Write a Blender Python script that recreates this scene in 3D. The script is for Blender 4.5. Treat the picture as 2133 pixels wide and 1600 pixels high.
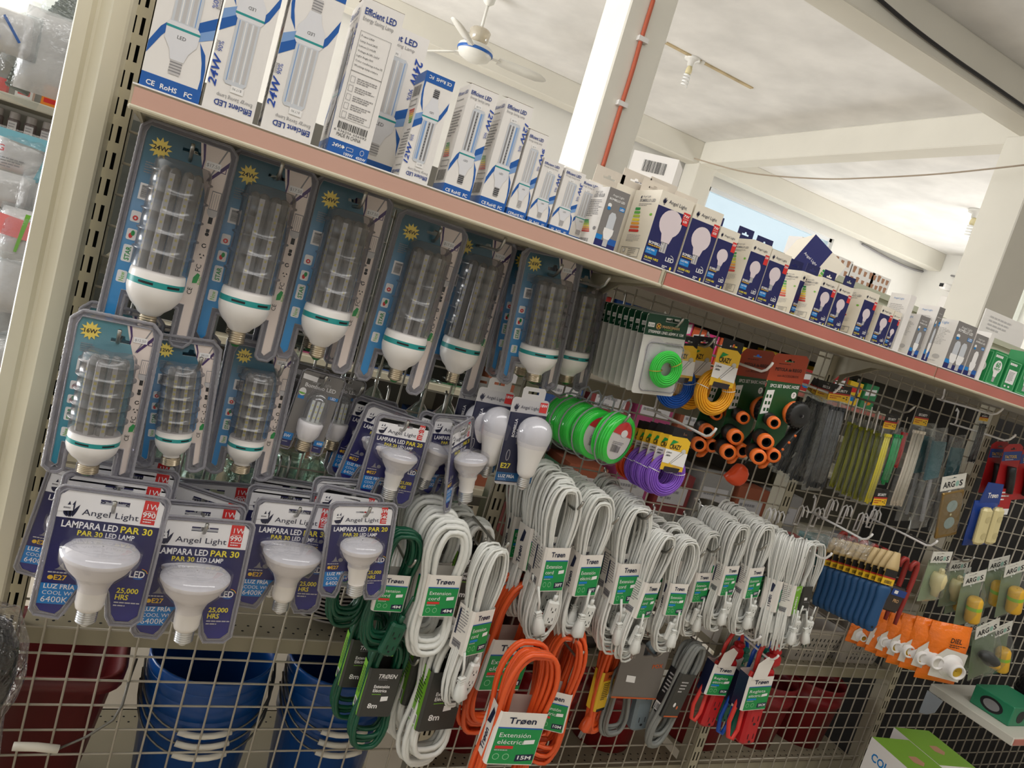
import bpy, math, random
from math import sin, cos, pi, radians
from mathutils import Vector, Matrix
from mathutils.geometry import tessellate_polygon
random.seed(7)
S = bpy.context.scene
COL = S.collection
for o in list(bpy.data.objects):
    bpy.data.objects.remove(o)

# ---------------------------------------------------------------- camera
FOC, ROLL, PITCH, YAW = 1506.09, 0.291107617, -0.121010219, 0.457367360
CAM = Vector((0.0, -1.3314, 1.55))
FW = Vector((sin(YAW) * cos(PITCH), cos(YAW) * cos(PITCH), sin(PITCH)))
_r0 = Vector((cos(YAW), -sin(YAW), 0)); _u0 = _r0.cross(FW)
RT = _r0 * cos(ROLL) + _u0 * sin(ROLL)
UP = -_r0 * sin(ROLL) + _u0 * cos(ROLL)
cd = bpy.data.cameras.new('camera')
cd.sensor_fit = 'HORIZONTAL'; cd.sensor_width = 36.0
cd.lens = FOC * 36.0 / 2133.0
cd.clip_start = 0.02; cd.clip_end = 200
cam = bpy.data.objects.new('camera', cd); COL.objects.link(cam)
cam.matrix_world = Matrix(((RT.x, UP.x, -FW.x, CAM.x), (RT.y, UP.y, -FW.y, CAM.y), (RT.z, UP.z, -FW.z, CAM.z), (0, 0, 0, 1)))
S.camera = cam


def at(px, py, y=None, x=None, z=None, w=None):
    """the point seen at a pixel of the 2133x1600 photograph that lies on a plane of the shop"""
    d = FW + RT * ((px - 1066.5) / FOC) + UP * ((800 - py) / FOC)
    if y is not None: t = (y - CAM.y) / d.y
    elif x is not None: t = (x - CAM.x) / d.x
    elif z is not None: t = (z - CAM.z) / d.z
    else: t = w
    return CAM + d * t


# ---------------------------------------------------------------- daylight and added fill lights
S.view_settings.view_transform = 'Standard'
S.view_settings.look = 'None'
S.view_settings.gamma = 1.0
S.view_settings.exposure = 0.38
S.view_settings.use_curve_mapping = False
S.cycles.transparent_max_bounces = 20
wd = bpy.data.worlds.new('daylight'); S.world = wd; wd.use_nodes = True
bg = wd.node_tree.nodes['Background']
bg.inputs['Color'].default_value = (0.90, 0.95, 1.0, 1); bg.inputs['Strength'].default_value = 0.8


def area(name, loc, target, sx, sy, power, col):
    l = bpy.data.lights.new(name, 'AREA'); l.shape = 'RECTANGLE'; l.size = sx; l.size_y = sy; l.energy = power; l.color = col
    o = bpy.data.objects.new(name, l); COL.objects.link(o); o.location = loc
    o.rotation_euler = (Vector(target) - Vector(loc)).to_track_quat('-Z', 'Y').to_euler()
    return o


area('street_daylight', (-5.8, 4.0, 1.2), (-2.6, 4.2, 4.2), 4.6, 3.0, 420, (1.0, 0.995, 0.99))
area('far_bay_fill', (10.15, 4.3, 1.7), (6.5, 4.8, 3.6), 3.4, 2.2, 150, (1.0, 0.99, 0.97))  # added fill at the solid right wall, brightens the far bay
area('overhead_fill', (0.9, -1.55, 3.8), (0.95, -0.5, 0.9), 5.0, 0.5, 40, (1.0, 0.985, 0.965))  # unseen area light added over the aisle, stands in for light from above

# ---------------------------------------------------------------- materials
MATS = {}


def lin(c):
    c /= 255.0
    return c / 12.92 if c <= 0.04045 else ((c + 0.055) / 1.055) ** 2.4


def M(name, rgb=None, rough=0.5, metal=0.0, alpha=1.0, spec=0.5, noise=0.0, scale=20.0, bump=0.0, trans=0.0):
    """procedural surface: sRGB base colour, a little noise in colour, roughness and relief"""
    if name in MATS: return MATS[name]
    m = bpy.data.materials.new(name); m.use_nodes = True
    nt = m.node_tree; b = nt.nodes['Principled BSDF']
    c = tuple(lin(v) for v in rgb)
    b.inputs['Base Color'].default_value = (*c, 1)
    b.inputs['Roughness'].default_value = rough; b.inputs['Metallic'].default_value = metal
    b.inputs['Alpha'].default_value = alpha; b.inputs['Specular IOR Level'].default_value = spec
    if noise > 0 or bump > 0:
        tc = nt.nodes.new('ShaderNodeTexCoord'); n = nt.nodes.new('ShaderNodeTexNoise')
        n.inputs['Scale'].default_value = scale; n.inputs['Detail'].default_value = 5
        nt.links.new(tc.outputs['Object'], n.inputs['Vector'])
        if noise > 0:
            r = nt.nodes.new('ShaderNodeValToRGB')
            r.color_ramp.elements[0].position = 0.3; r.color_ramp.elements[1].position = 0.7
            r.color_ramp.elements[0].color = (*[max(0, v * (1 - noise)) for v in c], 1)
            r.color_ramp.elements[1].color = (*[min(1, v * (1 + noise)) for v in c], 1)
            nt.links.new(n.outputs['Fac'], r.inputs['Fac']); nt.links.new(r.outputs['Color'], b.inputs['Base Color'])
        if bump > 0:
            bp = nt.nodes.new('ShaderNodeBump'); bp.inputs['Strength'].default_value = bump; bp.inputs['Distance'].default_value = 0.01
            nt.links.new(n.outputs['Fac'], bp.inputs['Height']); nt.links.new(bp.outputs['Normal'], b.inputs['Normal'])
    MATS[name] = m
    return m


def clear(name, rgb=(255, 255, 255), haze=0.08, gloss=0.10, rough=0.06, bump=0.0, scale=40):
    """thin clear plastic: mostly transparent, a little haze, a mirror-like sheen that grows at the edges"""
    if name in MATS: return MATS[name]
    m = bpy.data.materials.new(name); m.use_nodes = True
    nt = m.node_tree; nt.nodes.clear(); N = nt.nodes.new; L = nt.links.new
    out = N('ShaderNodeOutputMaterial'); t = N('ShaderNodeBsdfTransparent'); g = N('ShaderNodeBsdfGlossy'); d = N('ShaderNodeBsdfDiffuse')
    c = tuple(lin(v) for v in rgb)
    t.inputs['Color'].default_value = (*c, 1); d.inputs['Color'].default_value = (*c, 1)
    g.inputs['Roughness'].default_value = rough; g.inputs['Color'].default_value = (1, 1, 1, 1)
    m1 = N('ShaderNodeMixShader'); m1.inputs['Fac'].default_value = haze
    L(t.outputs[0], m1.inputs[1]); L(d.outputs[0], m1.inputs[2])
    lw = N('ShaderNodeLayerWeight'); lw.inputs['Blend'].default_value = 0.25
    mp = N('ShaderNodeMapRange'); mp.inputs['To Min'].default_value = gloss * 0.4; mp.inputs['To Max'].default_value = min(1, gloss * 5)
    L(lw.outputs['Facing'], mp.inputs['Value'])
    m2 = N('ShaderNodeMixShader'); L(mp.outputs[0], m2.inputs['Fac']); L(m1.outputs[0], m2.inputs[1]); L(g.outputs[0], m2.inputs[2])
    if bump > 0:
        tc = N('ShaderNodeTexCoord'); n = N('ShaderNodeTexNoise'); n.inputs['Scale'].default_value = scale; n.inputs['Detail'].default_value = 3
        bp = N('ShaderNodeBump'); bp.inputs['Strength'].default_value = bump; bp.inputs['Distance'].default_value = 0.02
        L(tc.outputs['Object'], n.inputs['Vector']); L(n.outputs['Fac'], bp.inputs['Height']); L(bp.outputs['Normal'], g.inputs['Normal'])
    L(m2.outputs[0], out.inputs['Surface'])
    MATS[name] = m
    return m


def ramp(name, stops, axis=2, rough=0.35):
    """a printed colour blend along one axis of the printed object (stops: position, sRGB)"""
    if name in MATS: return MATS[name]
    m = bpy.data.materials.new(name); m.use_nodes = True
    nt = m.node_tree; b = nt.nodes['Principled BSDF']; b.inputs['Roughness'].default_value = rough
    tc = nt.nodes.new('ShaderNodeTexCoord'); sp = nt.nodes.new('ShaderNodeSeparateXYZ'); r = nt.nodes.new('ShaderNodeValToRGB')
    nt.links.new(tc.outputs['Generated'], sp.inputs[0]); nt.links.new(sp.outputs[axis], r.inputs['Fac'])
    e = r.color_ramp.elements
    while len(e) < len(stops): e.new(0.5)
    for k, (p, c) in enumerate(stops):
        e[k].position = p; e[k].color = (*[lin(v) for v in c], 1)
    nt.links.new(r.outputs['Color'], b.inputs['Base Color'])
    MATS[name] = m
    return m


beige = M('beige_enamel', (208, 202, 184), 0.35, noise=0.03, scale=3)
upr = M('grey_beige_enamel', (168, 160, 138), 0.42, noise=0.05, scale=6)
steel = M('zinc_steel', (176, 174, 168), 0.28, 0.9)
wirem = M('beige_wire', (174, 166, 150), 0.5)
white = M('white_plastic', (236, 232, 228), 0.35)
wcard = M('white_card', (238, 234, 230), 0.5)
gcard = M('grey_card', (128, 124, 120), 0.45)
cream = M('cream_card', (232, 218, 208), 0.4)
black = M('black_ink', (22, 22, 26), 0.5)
grey = M('grey_ink', (140, 138, 140), 0.55)
lgrey = M('pale_grey_ink', (196, 193, 192), 0.55)
navy = M('navy_ink', (32, 36, 100), 0.4)
dnavy = M('dark_navy_ink', (22, 26, 60), 0.4)
royal = M('royal_blue_ink', (26, 92, 172), 0.4)
sky = M('sky_blue_ink', (20, 130, 205), 0.4)
pblue = M('pale_blue_ink', (128, 164, 214), 0.45)
red = M('red_ink', (218, 48, 46), 0.4)
yellow = M('yellow_ink', (240, 222, 60), 0.4)
gold = M('gold_yellow_ink', (240, 194, 50), 0.4)
starm = M('starburst_yellow', (240, 214, 96), 0.4)
orange_i = M('orange_ink', (238, 140, 40), 0.4)
green = M('green_ink', (22, 150, 72), 0.4)
lgreen = M('light_green_ink', (120, 190, 60), 0.4)
teal = M('teal_ink', (40, 150, 148), 0.35)
purple = M('purple_ink', (64, 36, 96), 0.4)
pwhite = M('white_print', (244, 242, 240), 0.45)
capm = M('screw_cap_metal', (196, 182, 158), 0.28, 0.95)
capal = M('aluminium_cap', (205, 203, 200), 0.33, 0.9)
lampw = M('lamp_white', (240, 236, 232), 0.28)
lampd = M('lamp_diffuser', (222, 220, 220), 0.4)
gtip = M('green_insulator', (46, 120, 60), 0.4)
ledstrip = M('led_strip_white', (226, 228, 226), 0.4)
ledm = M('led_yellow', (236, 226, 130), 0.4)
film = clear('clear_blister', (252, 252, 254), 0.008, 0.03, 0.08)
filmrim = clear('blister_edge', (190, 188, 196), 0.42, 0.16, 0.2, 0.6, 400)
tubec = clear('lamp_tube_plastic', (214, 214, 208), 0.30, 0.08, 0.2)
domec = clear('ribbed_blister', (206, 204, 206), 0.10, 0.06, 0.2)
band = clear('blister_flange', (172, 170, 178), 0.34, 0.06, 0.2, 0.5, 500)
bagf = clear('crinkled_bag', (244, 246, 246), 0.025, 0.07, 0.12, 0.7, 30)


# ---------------------------------------------------------------- mesh builder
class MB:
    def __init__(s):
        s.v = []; s.f = []; s.m = []; s.sm = []; s.mats = []

    def mi(s, m):
        if m not in s.mats: s.mats.append(m)
        return s.mats.index(m)

    def add(s, vs, fs, m, smooth=False):
        b = len(s.v); k = s.mi(m)
        s.v.extend([tuple(v) for v in vs])
        for f in fs:
            s.f.append(tuple(i + b for i in f)); s.m.append(k); s.sm.append(smooth)

    def box(s, lo, hi, m, bev=0.0):
        x0, y0, z0 = lo; x1, y1, z1 = hi
        if bev <= 0:
            s.add([(x0, y0, z0), (x1, y0, z0), (x1, y1, z0), (x0, y1, z0), (x0, y0, z1), (x1, y0, z1), (x1, y1, z1), (x0, y1, z1)],
                  [(0, 3, 2, 1), (4, 5, 6, 7), (0, 1, 5, 4), (1, 2, 6, 5), (2, 3, 7, 6), (3, 0, 4, 7)], m)
        else:
            b = min(bev, (x1 - x0) / 2.01, (y1 - y0) / 2.01, (z1 - z0) / 2.01)
            ring = lambda z, i: [(x0 + i + b, y0 + i, z), (x1 - i - b, y0 + i, z), (x1 - i, y0 + i + b, z), (x1 - i, y1 - i - b, z), (x1 - i - b, y1 - i, z), (x0 + i + b, y1 - i, z), (x0 + i, y1 - i - b, z), (x0 + i, y0 + i + b, z)]
            s.loft([ring(z0, b * .6), ring(z0 + b, 0), ring(z1 - b, 0), ring(z1, b * .6)], m, True, False)

    def loft(s, rings, m, caps=True, smooth=True, closed=True):
        n = len(rings[0]); vs = [p for r in rings for p in r]; fs = []
        for k in range(len(rings) - 1):
            for i in range(n if closed else n - 1):
                j = (i + 1) % n
                fs.append((k * n + i, k * n + j, (k + 1) * n + j, (k + 1) * n + i))
        if caps:
            fs.append(tuple(reversed(range(n)))); fs.append(tuple((len(rings) - 1) * n + i for i in range(n)))
        s.add(vs, fs, m, smooth)

    def lathe(s, prof, m, c=(0, 0, 0), seg=24, a0=0.0, a1=2 * pi, smooth=True, axis='z'):
        full = abs(a1 - a0 - 2 * pi) < 1e-6; n = seg if full else seg + 1
        vs = []; fs = []
        for r, z in prof:
            for i in range(n):
                a = a0 + (a1 - a0) * i / seg
                p = (r * cos(a), r * sin(a), z)
                if axis == 'y': p = (p[0], p[2], p[1])
                elif axis == 'x': p = (p[2], p[0], p[1])
                vs.append((p[0] + c[0], p[1] + c[1], p[2] + c[2]))
        for k in range(len(prof) - 1):
            for i in range(seg):
                j = (i + 1) % n
                fs.append((k * n + i, k * n + j, (k + 1) * n + j, (k + 1) * n + i))
        s.add(vs, fs, m, smooth)

    def tube(s, pts, r, m, seg=8, closed=False, caps=True, flat=1.0):
        P = [Vector(p) for p in pts]; n = len(P); rings = []; prev = None
        for i in range(n):
            if closed: t = P[(i + 1) % n] - P[i - 1]
            else: t = P[min(i + 1, n - 1)] - P[max(i - 1, 0)]
            if t.length < 1e-9: t = Vector((0, 0, 1))
            t.normalize()
            if prev is None:
                u = t.orthogonal().normalized()
            else:
                u = prev - t * prev.dot(t)
                u = u.normalized() if u.length > 1e-6 else t.orthogonal().normalized()
            prev = u; w = t.cross(u)
            rr = r[i] if isinstance(r, (list, tuple)) else r
            rings.append([P[i] + (u * cos(2 * pi * k / seg) * flat + w * sin(2 * pi * k / seg)) * rr for k in range(seg)])
        if closed: rings.append(rings[0])
        s.loft(rings, m, caps and not closed, True)

    def prism(s, outer, m, y0, y1, holes=(), side=None):
        """extrude an outline given in (x, z) from y0 (front) to y1 (back)"""
        loops = [outer] + list(holes)
        flat = [p for l in loops for p in l]
        tris = tessellate_polygon([[Vector((p[0], p[1], 0)) for p in l] for l in loops])
        n = len(flat)
        vs = [(p[0], y0, p[1]) for p in flat] + [(p[0], y1, p[1]) for p in flat]
        f1 = []
        for t in tris:
            a, b, c = [Vector(flat[i]) for i in t]
            if (b - a).x * (c - a).y - (b - a).y * (c - a).x < 0: t = (t[0], t[2], t[1])
            f1.append(tuple(t))
        s.add(vs, f1 + [tuple(n + i for i in reversed(t)) for t in f1], m)
        fs = []; b = 0
        for l in loops:
            k = len(l)
            for i in range(k): fs.append((b + i, n + b + i, n + b + (i + 1) % k, b + (i + 1) % k))
            b += k
        s.add(vs, fs, side or m)

    def skin(s, outer, m, y, holes=()):
        """single clear sheet in the plane y"""
        loops = [outer] + list(holes); flat = [p for l in loops for p in l]
        tris = tessellate_polygon([[Vector((p[0], p[1], 0)) for p in l] for l in loops])
        f1 = []
        for t in tris:
            a, b, c = [Vector(flat[i]) for i in t]
            f1.append(tuple(t) if (b - a).x * (c - a).y - (b - a).y * (c - a).x > 0 else (t[0], t[2], t[1]))
        s.add([(p[0], y, p[1]) for p in flat], f1, m)

    def build(s, name, parent=None, mat4=None):
        me = bpy.data.meshes.new(name)
        me.from_pydata(s.v, [], s.f)
        for m in s.mats: me.materials.append(m)
        me.polygons.foreach_set('material_index', s.m)
        me.polygons.foreach_set('use_smooth', s.sm)
        me.update()
        o = bpy.data.objects.new(name, me); COL.objects.link(o)
        if parent is not None: o.parent = parent
        if mat4 is not None: o.matrix_basis = mat4
        return o


_TX = {}


def glyphs(t, bold=False, ital=False, res=2):
    k = (t, bold, ital, res)
    if k in _TX: return _TX[k]
    cu = bpy.data.curves.new('lettering', 'FONT'); cu.body = t; cu.size = 1.0; cu.resolution_u = res
    cu.offset = 0.022 if bold else 0.0
    cu.shear = 0.25 if ital else 0.0
    o = bpy.data.objects.new('lettering', cu)
    me = bpy.data.meshes.new_from_object(o)
    vs = [(v.co.x, v.co.y) for v in me.vertices]; fs = [tuple(p.vertices) for p in me.polygons]
    bpy.data.meshes.remove(me); bpy.data.objects.remove(o); bpy.data.curves.remove(cu)
    if vs:
        x0 = min(v[0] for v in vs); x1 = max(v[0] for v in vs)
    else: x0 = x1 = 0
    vs = [(v[0] - x0, v[1]) for v in vs]
    _TX[k] = (vs, fs, x1 - x0)
    return _TX[k]


class Face:
    """prints flat shapes and lettering on one face of a thing; u runs to the reader's east, v upward"""
    def __init__(s, mb, O, U=(1, 0, 0), V=(0, 0, 1), N=(0, -1, 0), step=0.0003):
        s.mb = mb; s.O = Vector(O); s.U = Vector(U); s.V = Vector(V); s.N = Vector(N); s.st = step

    def P(s, u, v, l): return s.O + s.U * u + s.V * v + s.N * (s.st * l)

    def poly(s, pts, m, l=1):
        n = len(pts)
        ar = sum(pts[i][0] * pts[(i + 1) % n][1] - pts[(i + 1) % n][0] * pts[i][1] for i in range(n))
        if ar < 0: pts = list(reversed(pts))
        vs = [s.P(u, v, l) for u, v in pts]
        if n <= 4: s.mb.add(vs, [tuple(range(n))], m)
        else:
            tr = tessellate_polygon([[Vector((p[0], p[1], 0)) for p in pts]])
            out = []
            for t in tr:
                a, b, c = [Vector(pts[i]) for i in t]
                out.append(t if (b - a).x * (c - a).y - (b - a).y * (c - a).x > 0 else (t[0], t[2], t[1]))
            s.mb.add(vs, out, m)

    def rect(s, u0, v0, u1, v1, m, l=1): s.poly([(u0, v0), (u1, v0), (u1, v1), (u0, v1)], m, l)

    def ell(s, u, v, ru, rv, m, l=1, n=20, a0=0.0, a1=2 * pi):
        s.poly([(u + ru * cos(a0 + (a1 - a0) * i / n), v + rv * sin(a0 + (a1 - a0) * i / n)) for i in range(n)], m, l)

    def frame(s, u0, v0, u1, v1, w, m, l=1):
        s.rect(u0, v0, u1, v0 + w, m, l); s.rect(u0, v1 - w, u1, v1, m, l); s.rect(u0, v0, u0 + w, v1, m, l); s.rect(u1 - w, v0, u1, v1, m, l)

    def line(s, a, b, w, m, l=1):
        d = Vector((b[0] - a[0], b[1] - a[1])); d.normalize(); n = Vector((-d.y, d.x)) * w / 2
        s.poly([(a[0] - n.x, a[1] - n.y), (b[0] - n.x, b[1] - n.y), (b[0] + n.x, b[1] + n.y), (a[0] + n.x, a[1] + n.y)], m, l)

    def path(s, pts, w, m, l=1):
        for a, b in zip(pts, pts[1:]): s.line(a, b, w, m, l)

    def text(s, t, u, v, h, m, l=2, al='l', bold=False, ital=False, rot=0.0, width=None, res=2):
        """h: height of a capital letter; width: squeeze or stretch the line to this width"""
        vs, fs, w = glyphs(t, bold, ital, res)
        k = h / 0.7; kx = width / w if width and w > 0 else k
        off = {'l': 0, 'c': -w * kx / 2, 'r': -w * kx}[al]
        c, sn = cos(rot), sin(rot)
        pts = []
        for x, y in vs:
            x = x * kx + off; y = y * k
            pts.append(s.P(u + x * c - y * sn, v + x * sn + y * c, l))
        s.mb.add(pts, fs, m)

    def lines(s, u, v, w, n, gap, m=None, l=2, th=None, seed=0):
        """rows of print too small to read"""
        r = random.Random(seed)
        for i in range(n):
            x = u; e = u + w * (r.uniform(.75, 1) if i < n - 1 else r.uniform(.4, .8))
            while x < e:
                x2 = min(e, x + r.uniform(.06, .2) * w)
                s.rect(x, v - i * gap, x2, v - i * gap + (th or gap * .4), m or grey, l); x = x2 + w * .025

    def bars(s, u, v, w, h, m=None, l=2, seed=1, vert=False):
        r = random.Random(seed); x = 0; L = h if vert else w
        while x < L:
            a = r.choice((.012, .02, .03)) * L; b = min(L, x + a)
            if vert: s.rect(u, v + x, u + w, v + b, m or black, l)
            else: s.rect(u + x, v, u + b, v + h, m or black, l)
            x = b + r.choice((.015, .02, .03)) * L


# ---------------------------------------------------------------- things, parts, copies
THINGS = []


def thing(name, label, cat, mat4=None, group=None):
    o = bpy.data.objects.new(name, None); COL.objects.link(o); o.empty_display_size = 0.02
    if mat4 is not None: o.matrix_world = mat4
    o['label'] = label; o['category'] = cat
    if group: o['group'] = group
    THINGS.append(o)
    return o


def tag(o, label, cat, group=None):
    o['label'] = label; o['category'] = cat
    if group: o['group'] = group
    return o


def struct(o): o['kind'] = 'structure'; return o


def dup(root, mat4, label, group=None, drop=()):
    """copy a thing, its parts and their sub-parts"""
    def cp(o, par):
        c = o.copy(); COL.objects.link(c)
        c.parent = par
        for ch in o.children:
            if ch.name.split('.')[0] not in drop: cp(ch, c)
        return c
    r = cp(root, None); r.matrix_world = mat4; r['label'] = label
    if group: r['group'] = group
    return r


def placed(kind, make, mat4, label, group=None, drop=()):
    """first one of a kind is built, every further one is a copy"""
    if kind not in PROTO:
        PROTO[kind] = t = make()
        t.matrix_world = mat4; t['label'] = label
        if group: t['group'] = group
        return t
    return dup(PROTO[kind], mat4, label, group, drop)


PROTO = {}


def pose(o, x, y, z, sc=1.0, lean=0.0, yaw=0.0, pitch=0.0):
    return Matrix.Translation((x, y, z)) @ Matrix.Rotation(lean, 4, 'Y') @ Matrix.Rotation(yaw, 4, 'Z') @ Matrix.Rotation(pitch, 4, 'X') @ Matrix.Scale(sc, 4)


def hang(top, bot, y, L, yaw=0.0, pitch=0.0, yb=None, zlo=0.0):
    """pose of a hanging pack whose upper mark (local z = L) and lower mark (local z = zlo) are seen at two pixels, at depth y"""
    a = at(*top, y=y); b = at(*bot, y=y if yb is None else yb)
    d = a - b; sc = d.length / (L - zlo); d.normalize()
    xa = Vector((d.z, 0, -d.x)).normalized(); ya = d.cross(xa)
    R = Matrix(((xa.x, ya.x, d.x, 0), (xa.y, ya.y, d.y, 0), (xa.z, ya.z, d.z, 0), (0, 0, 0, 1)))
    return Matrix.Translation(b - d * zlo * sc) @ R @ Matrix.Rotation(yaw, 4, 'Z') @ Matrix.Rotation(pitch, 4, 'X') @ Matrix.Scale(sc, 4)


def rrect(x0, z0, x1, z1, r, n=4):
    out = []
    for cx, cz, a in ((x1 - r, z0 + r, -pi / 2), (x1 - r, z1 - r, 0), (x0 + r, z1 - r, pi / 2), (x0 + r, z0 + r, pi)):
        for i in range(n + 1):
            t = a + pi / 2 * i / n
            out.append((cx + r * cos(t), cz + r * sin(t)))
    return out


def slot(cx, cz, w, h):
    """euro hang hole: a wide slot with a raised middle"""
    return [(cx - w / 2, cz), (cx - w / 2, cz + h * .5), (cx - w * .18, cz + h * .5), (cx - w * .12, cz + h), (cx + w * .12, cz + h), (cx + w * .18, cz + h * .5), (cx + w / 2, cz + h * .5), (cx + w / 2, cz)]


def screw_cap(mb, r, z0, z1, m=None, tip=None, c=(0, 0), seg=20):
    """ribbed lamp thread with a contact tip at the lower end"""
    m = m or capm; h = z1 - z0; pr = [(0.001, z0), (r * .35, z0 + h * .02), (r * .62, z0 + h * .16)]
    mb.lathe(pr, tip or black, (c[0], c[1], 0), seg)
    pr = [(r * .62, z0 + h * .16), (r * .9, z0 + h * .24)]
    n = 5
    for k in range(n):
        a = z0 + h * (.26 + .62 * k / n); g = h * .62 / n
        pr += [(r * .9, a), (r, a + g * .3), (r, a + g * .55), (r * .9, a + g * .9)]
    pr += [(r * .93, z0 + h * .9), (r * .93, z1)]
    mb.lathe(pr, m, (c[0], c[1], 0), seg)
# ---------------------------------------------------------------- the shop: floor, walls, ceiling, beams, columns
wallm = M('white_wall_paint', (238, 236, 230), 0.8, noise=0.03, scale=1.5, bump=0.15)
ceilm = M('limewashed_ceiling', (238, 236, 233), 0.85, noise=0.10, scale=2.2, bump=1.0)
beamm = M('cream_beam_paint', (230, 226, 214), 0.75, noise=0.03, scale=2, bump=0.2)
floorm = M('pale_floor_tiles', (186, 176, 160), 0.3, noise=0.05, scale=4)
ZC = 4.0


def sbox(name, lo, hi, m, bev=0.0):
    mb = MB(); mb.box(lo, hi, m, bev); return struct(mb.build(name))


sbox('floor', (-7, -6, -0.1), (10.6, 7.2, 0), floorm)
sbox('ceiling', (-7, -6, ZC), (10.6, 7.2, ZC + 0.15), ceilm)
mb = MB()
mb.prism([(-7, 0), (10.3, 0), (10.3, ZC), (-7, ZC)], wallm, 6.7, 6.9, holes=[[(5.9, 2.75), (8.3, 2.75), (8.3, 3.62), (5.9, 3.62)]])
struct(mb.build('wall_far'))
sbox('wall_front', (-7, -6, 0), (10.3, -5.8, ZC), wallm)
sbox('wall_right', (10.3, -6, 0), (10.5, 6.9, ZC), wallm)
framew = M('white_window_frame', (232, 234, 236), 0.4)
for n, (x0, x1, z0, z1) in enumerate(((5.9, 8.3, 2.75, 3.62),)):
    mb = MB()
    for a, b in (((x0, z0), (x1, z0 + .05)), ((x0, z1 - .05), (x1, z1)), ((x0, z0), (x0 + .05, z1)), ((x1 - .05, z0), (x1, z1))):
        mb.box((a[0], 6.74, a[1]), (b[0], 6.8, b[1]), framew)
    w = struct(mb.build('window_%d' % (n + 1)))
    mb = MB(); mb.box((x0 + .05, 6.765, z0 + .05), (x1 - .05, 6.77, z1 - .05), clear('window_glass', (240, 248, 250), 0.02, 0.04))
    mb.build('pane', w)
# beams under the ceiling and the columns that carry them
yb = at(1758, 0, z=3.727).y
sbox('trim_1', (-7, yb, 3.727), (10.3, yb + .215, ZC), beamm, .01)
sbox('trim_2', (5.4, yb + .215, 3.73), (5.62, 6.4, ZC), beamm, .01)
sbox('trim_3', (-7, 6.4, 3.73), (10.3, 6.62, ZC), beamm, .01)
yc = 2.17
xl, xr = at(1211, 349, y=yc).x, at(1304, 360, y=yc).x
yk = at(1163, 335, x=xl).y
sbox('trim_4', (xl, yc, 0), (xr, min(yk, yc + .4), 3.73), beamm, .008)
xa, xb_ = at(1444, 390, y=6.36).x, at(1476, 395, y=6.36).x
sbox('trim_5', (xa - .02, 6.36, 0), (xb_ + .02, 6.66, 3.74), beamm, .008)
xc0, xc1 = at(2034, 680, y=2.19).x, at(2112, 660, y=2.19).x
sbox('trim_6', (xc0, 2.19, 0), (xc1, 2.5, 3.73), beamm, .008)
print('columns', xl, xr, yk, xa, xb_, xc0, xc1)
# old cable channel across the ceiling
a, b = at(1386, 90, z=3.99), at(1566, 185, z=3.99)
d = (b - a).normalized(); n = Vector((-d.y, d.x, 0)) * .02
mb = MB(); mb.add([a - n, b - n, b + n, a + n, a - n + Vector((0, 0, .012)), b - n + Vector((0, 0, .012)), b + n + Vector((0, 0, .012)), a + n + Vector((0, 0, .012))],
                  [(0, 3, 2, 1), (0, 1, 5, 4), (2, 3, 7, 6)], M('yellowed_channel', (206, 186, 146), 0.7, noise=.2, scale=9))
struct(mb.build('trim_7'))


def rope(name, label, cat, pts, r, m, sub=6, seg=6):
    P = [Vector(p) for p in pts]; out = []
    for i in range(len(P) - 1):
        p0, p1, p2, p3 = P[max(i - 1, 0)], P[i], P[i + 1], P[min(i + 2, len(P) - 1)]
        for k in range(sub):
            t = k / sub
            out.append(0.5 * ((2 * p1) + (p2 - p0) * t + (2 * p0 - 5 * p1 + 4 * p2 - p3) * t * t + (3 * p1 - p0 - 3 * p2 + p3) * t ** 3))
    out.append(P[-1])
    mb = MB(); mb.tube(out, r, m, seg)
    return tag(mb.build(name), label, cat)


owire = M('orange_wire', (196, 96, 66), 0.5)
o = rope('wall_wire', 'orange wire clipped down the face of the square cream column', 'wire', [at(*p, y=yc - .012) for p in ((1361, 0), (1335, 85), (1318, 145), (1296, 215), (1276, 280), (1255, 349))], .012, owire)
for p in ((1338, 83), (1295, 217)):
    mb = MB(); q = at(*p, y=yc - .012); mb.box((q.x - .03, q.y - .016, q.z - .012), (q.x + .03, q.y + .012, q.z + .012), white); mb.build('clip', o)
blackw = M('black_cable', (36, 36, 40), 0.5)
rope('ceiling_cable', 'black cable running along the side of the nearest ceiling beam', 'cable', [at(*p, y=yb - .02) for p in ((1822, -10), (1900, 56), (1985, 120), (2060, 172), (2140, 228))], .012, blackw)
rope('hanging_cable', 'thin pale cable sagging from the corner column under the cream beam', 'cable', [at(*p, w=d_) for p, d_ in (((1446, 330), 7.0), ((1560, 360), 6.6), ((1700, 372), 6.2), ((1800, 371), 5.9), ((1960, 362), 5.5), ((2140, 343), 5.0))], .006, M('pale_cable', (166, 150, 130), 0.6))
rope('wall_cable', 'grey cable drooping along the far white wall to the camera', 'cable', [at(*p, y=6.66) for p in ((1796, 508), (1850, 538), (1900, 560), (1944, 570))] + [at(*p, x=10.26) for p in ((1990, 576), (2003, 590), (2001, 606))], .016, grey)

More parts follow.
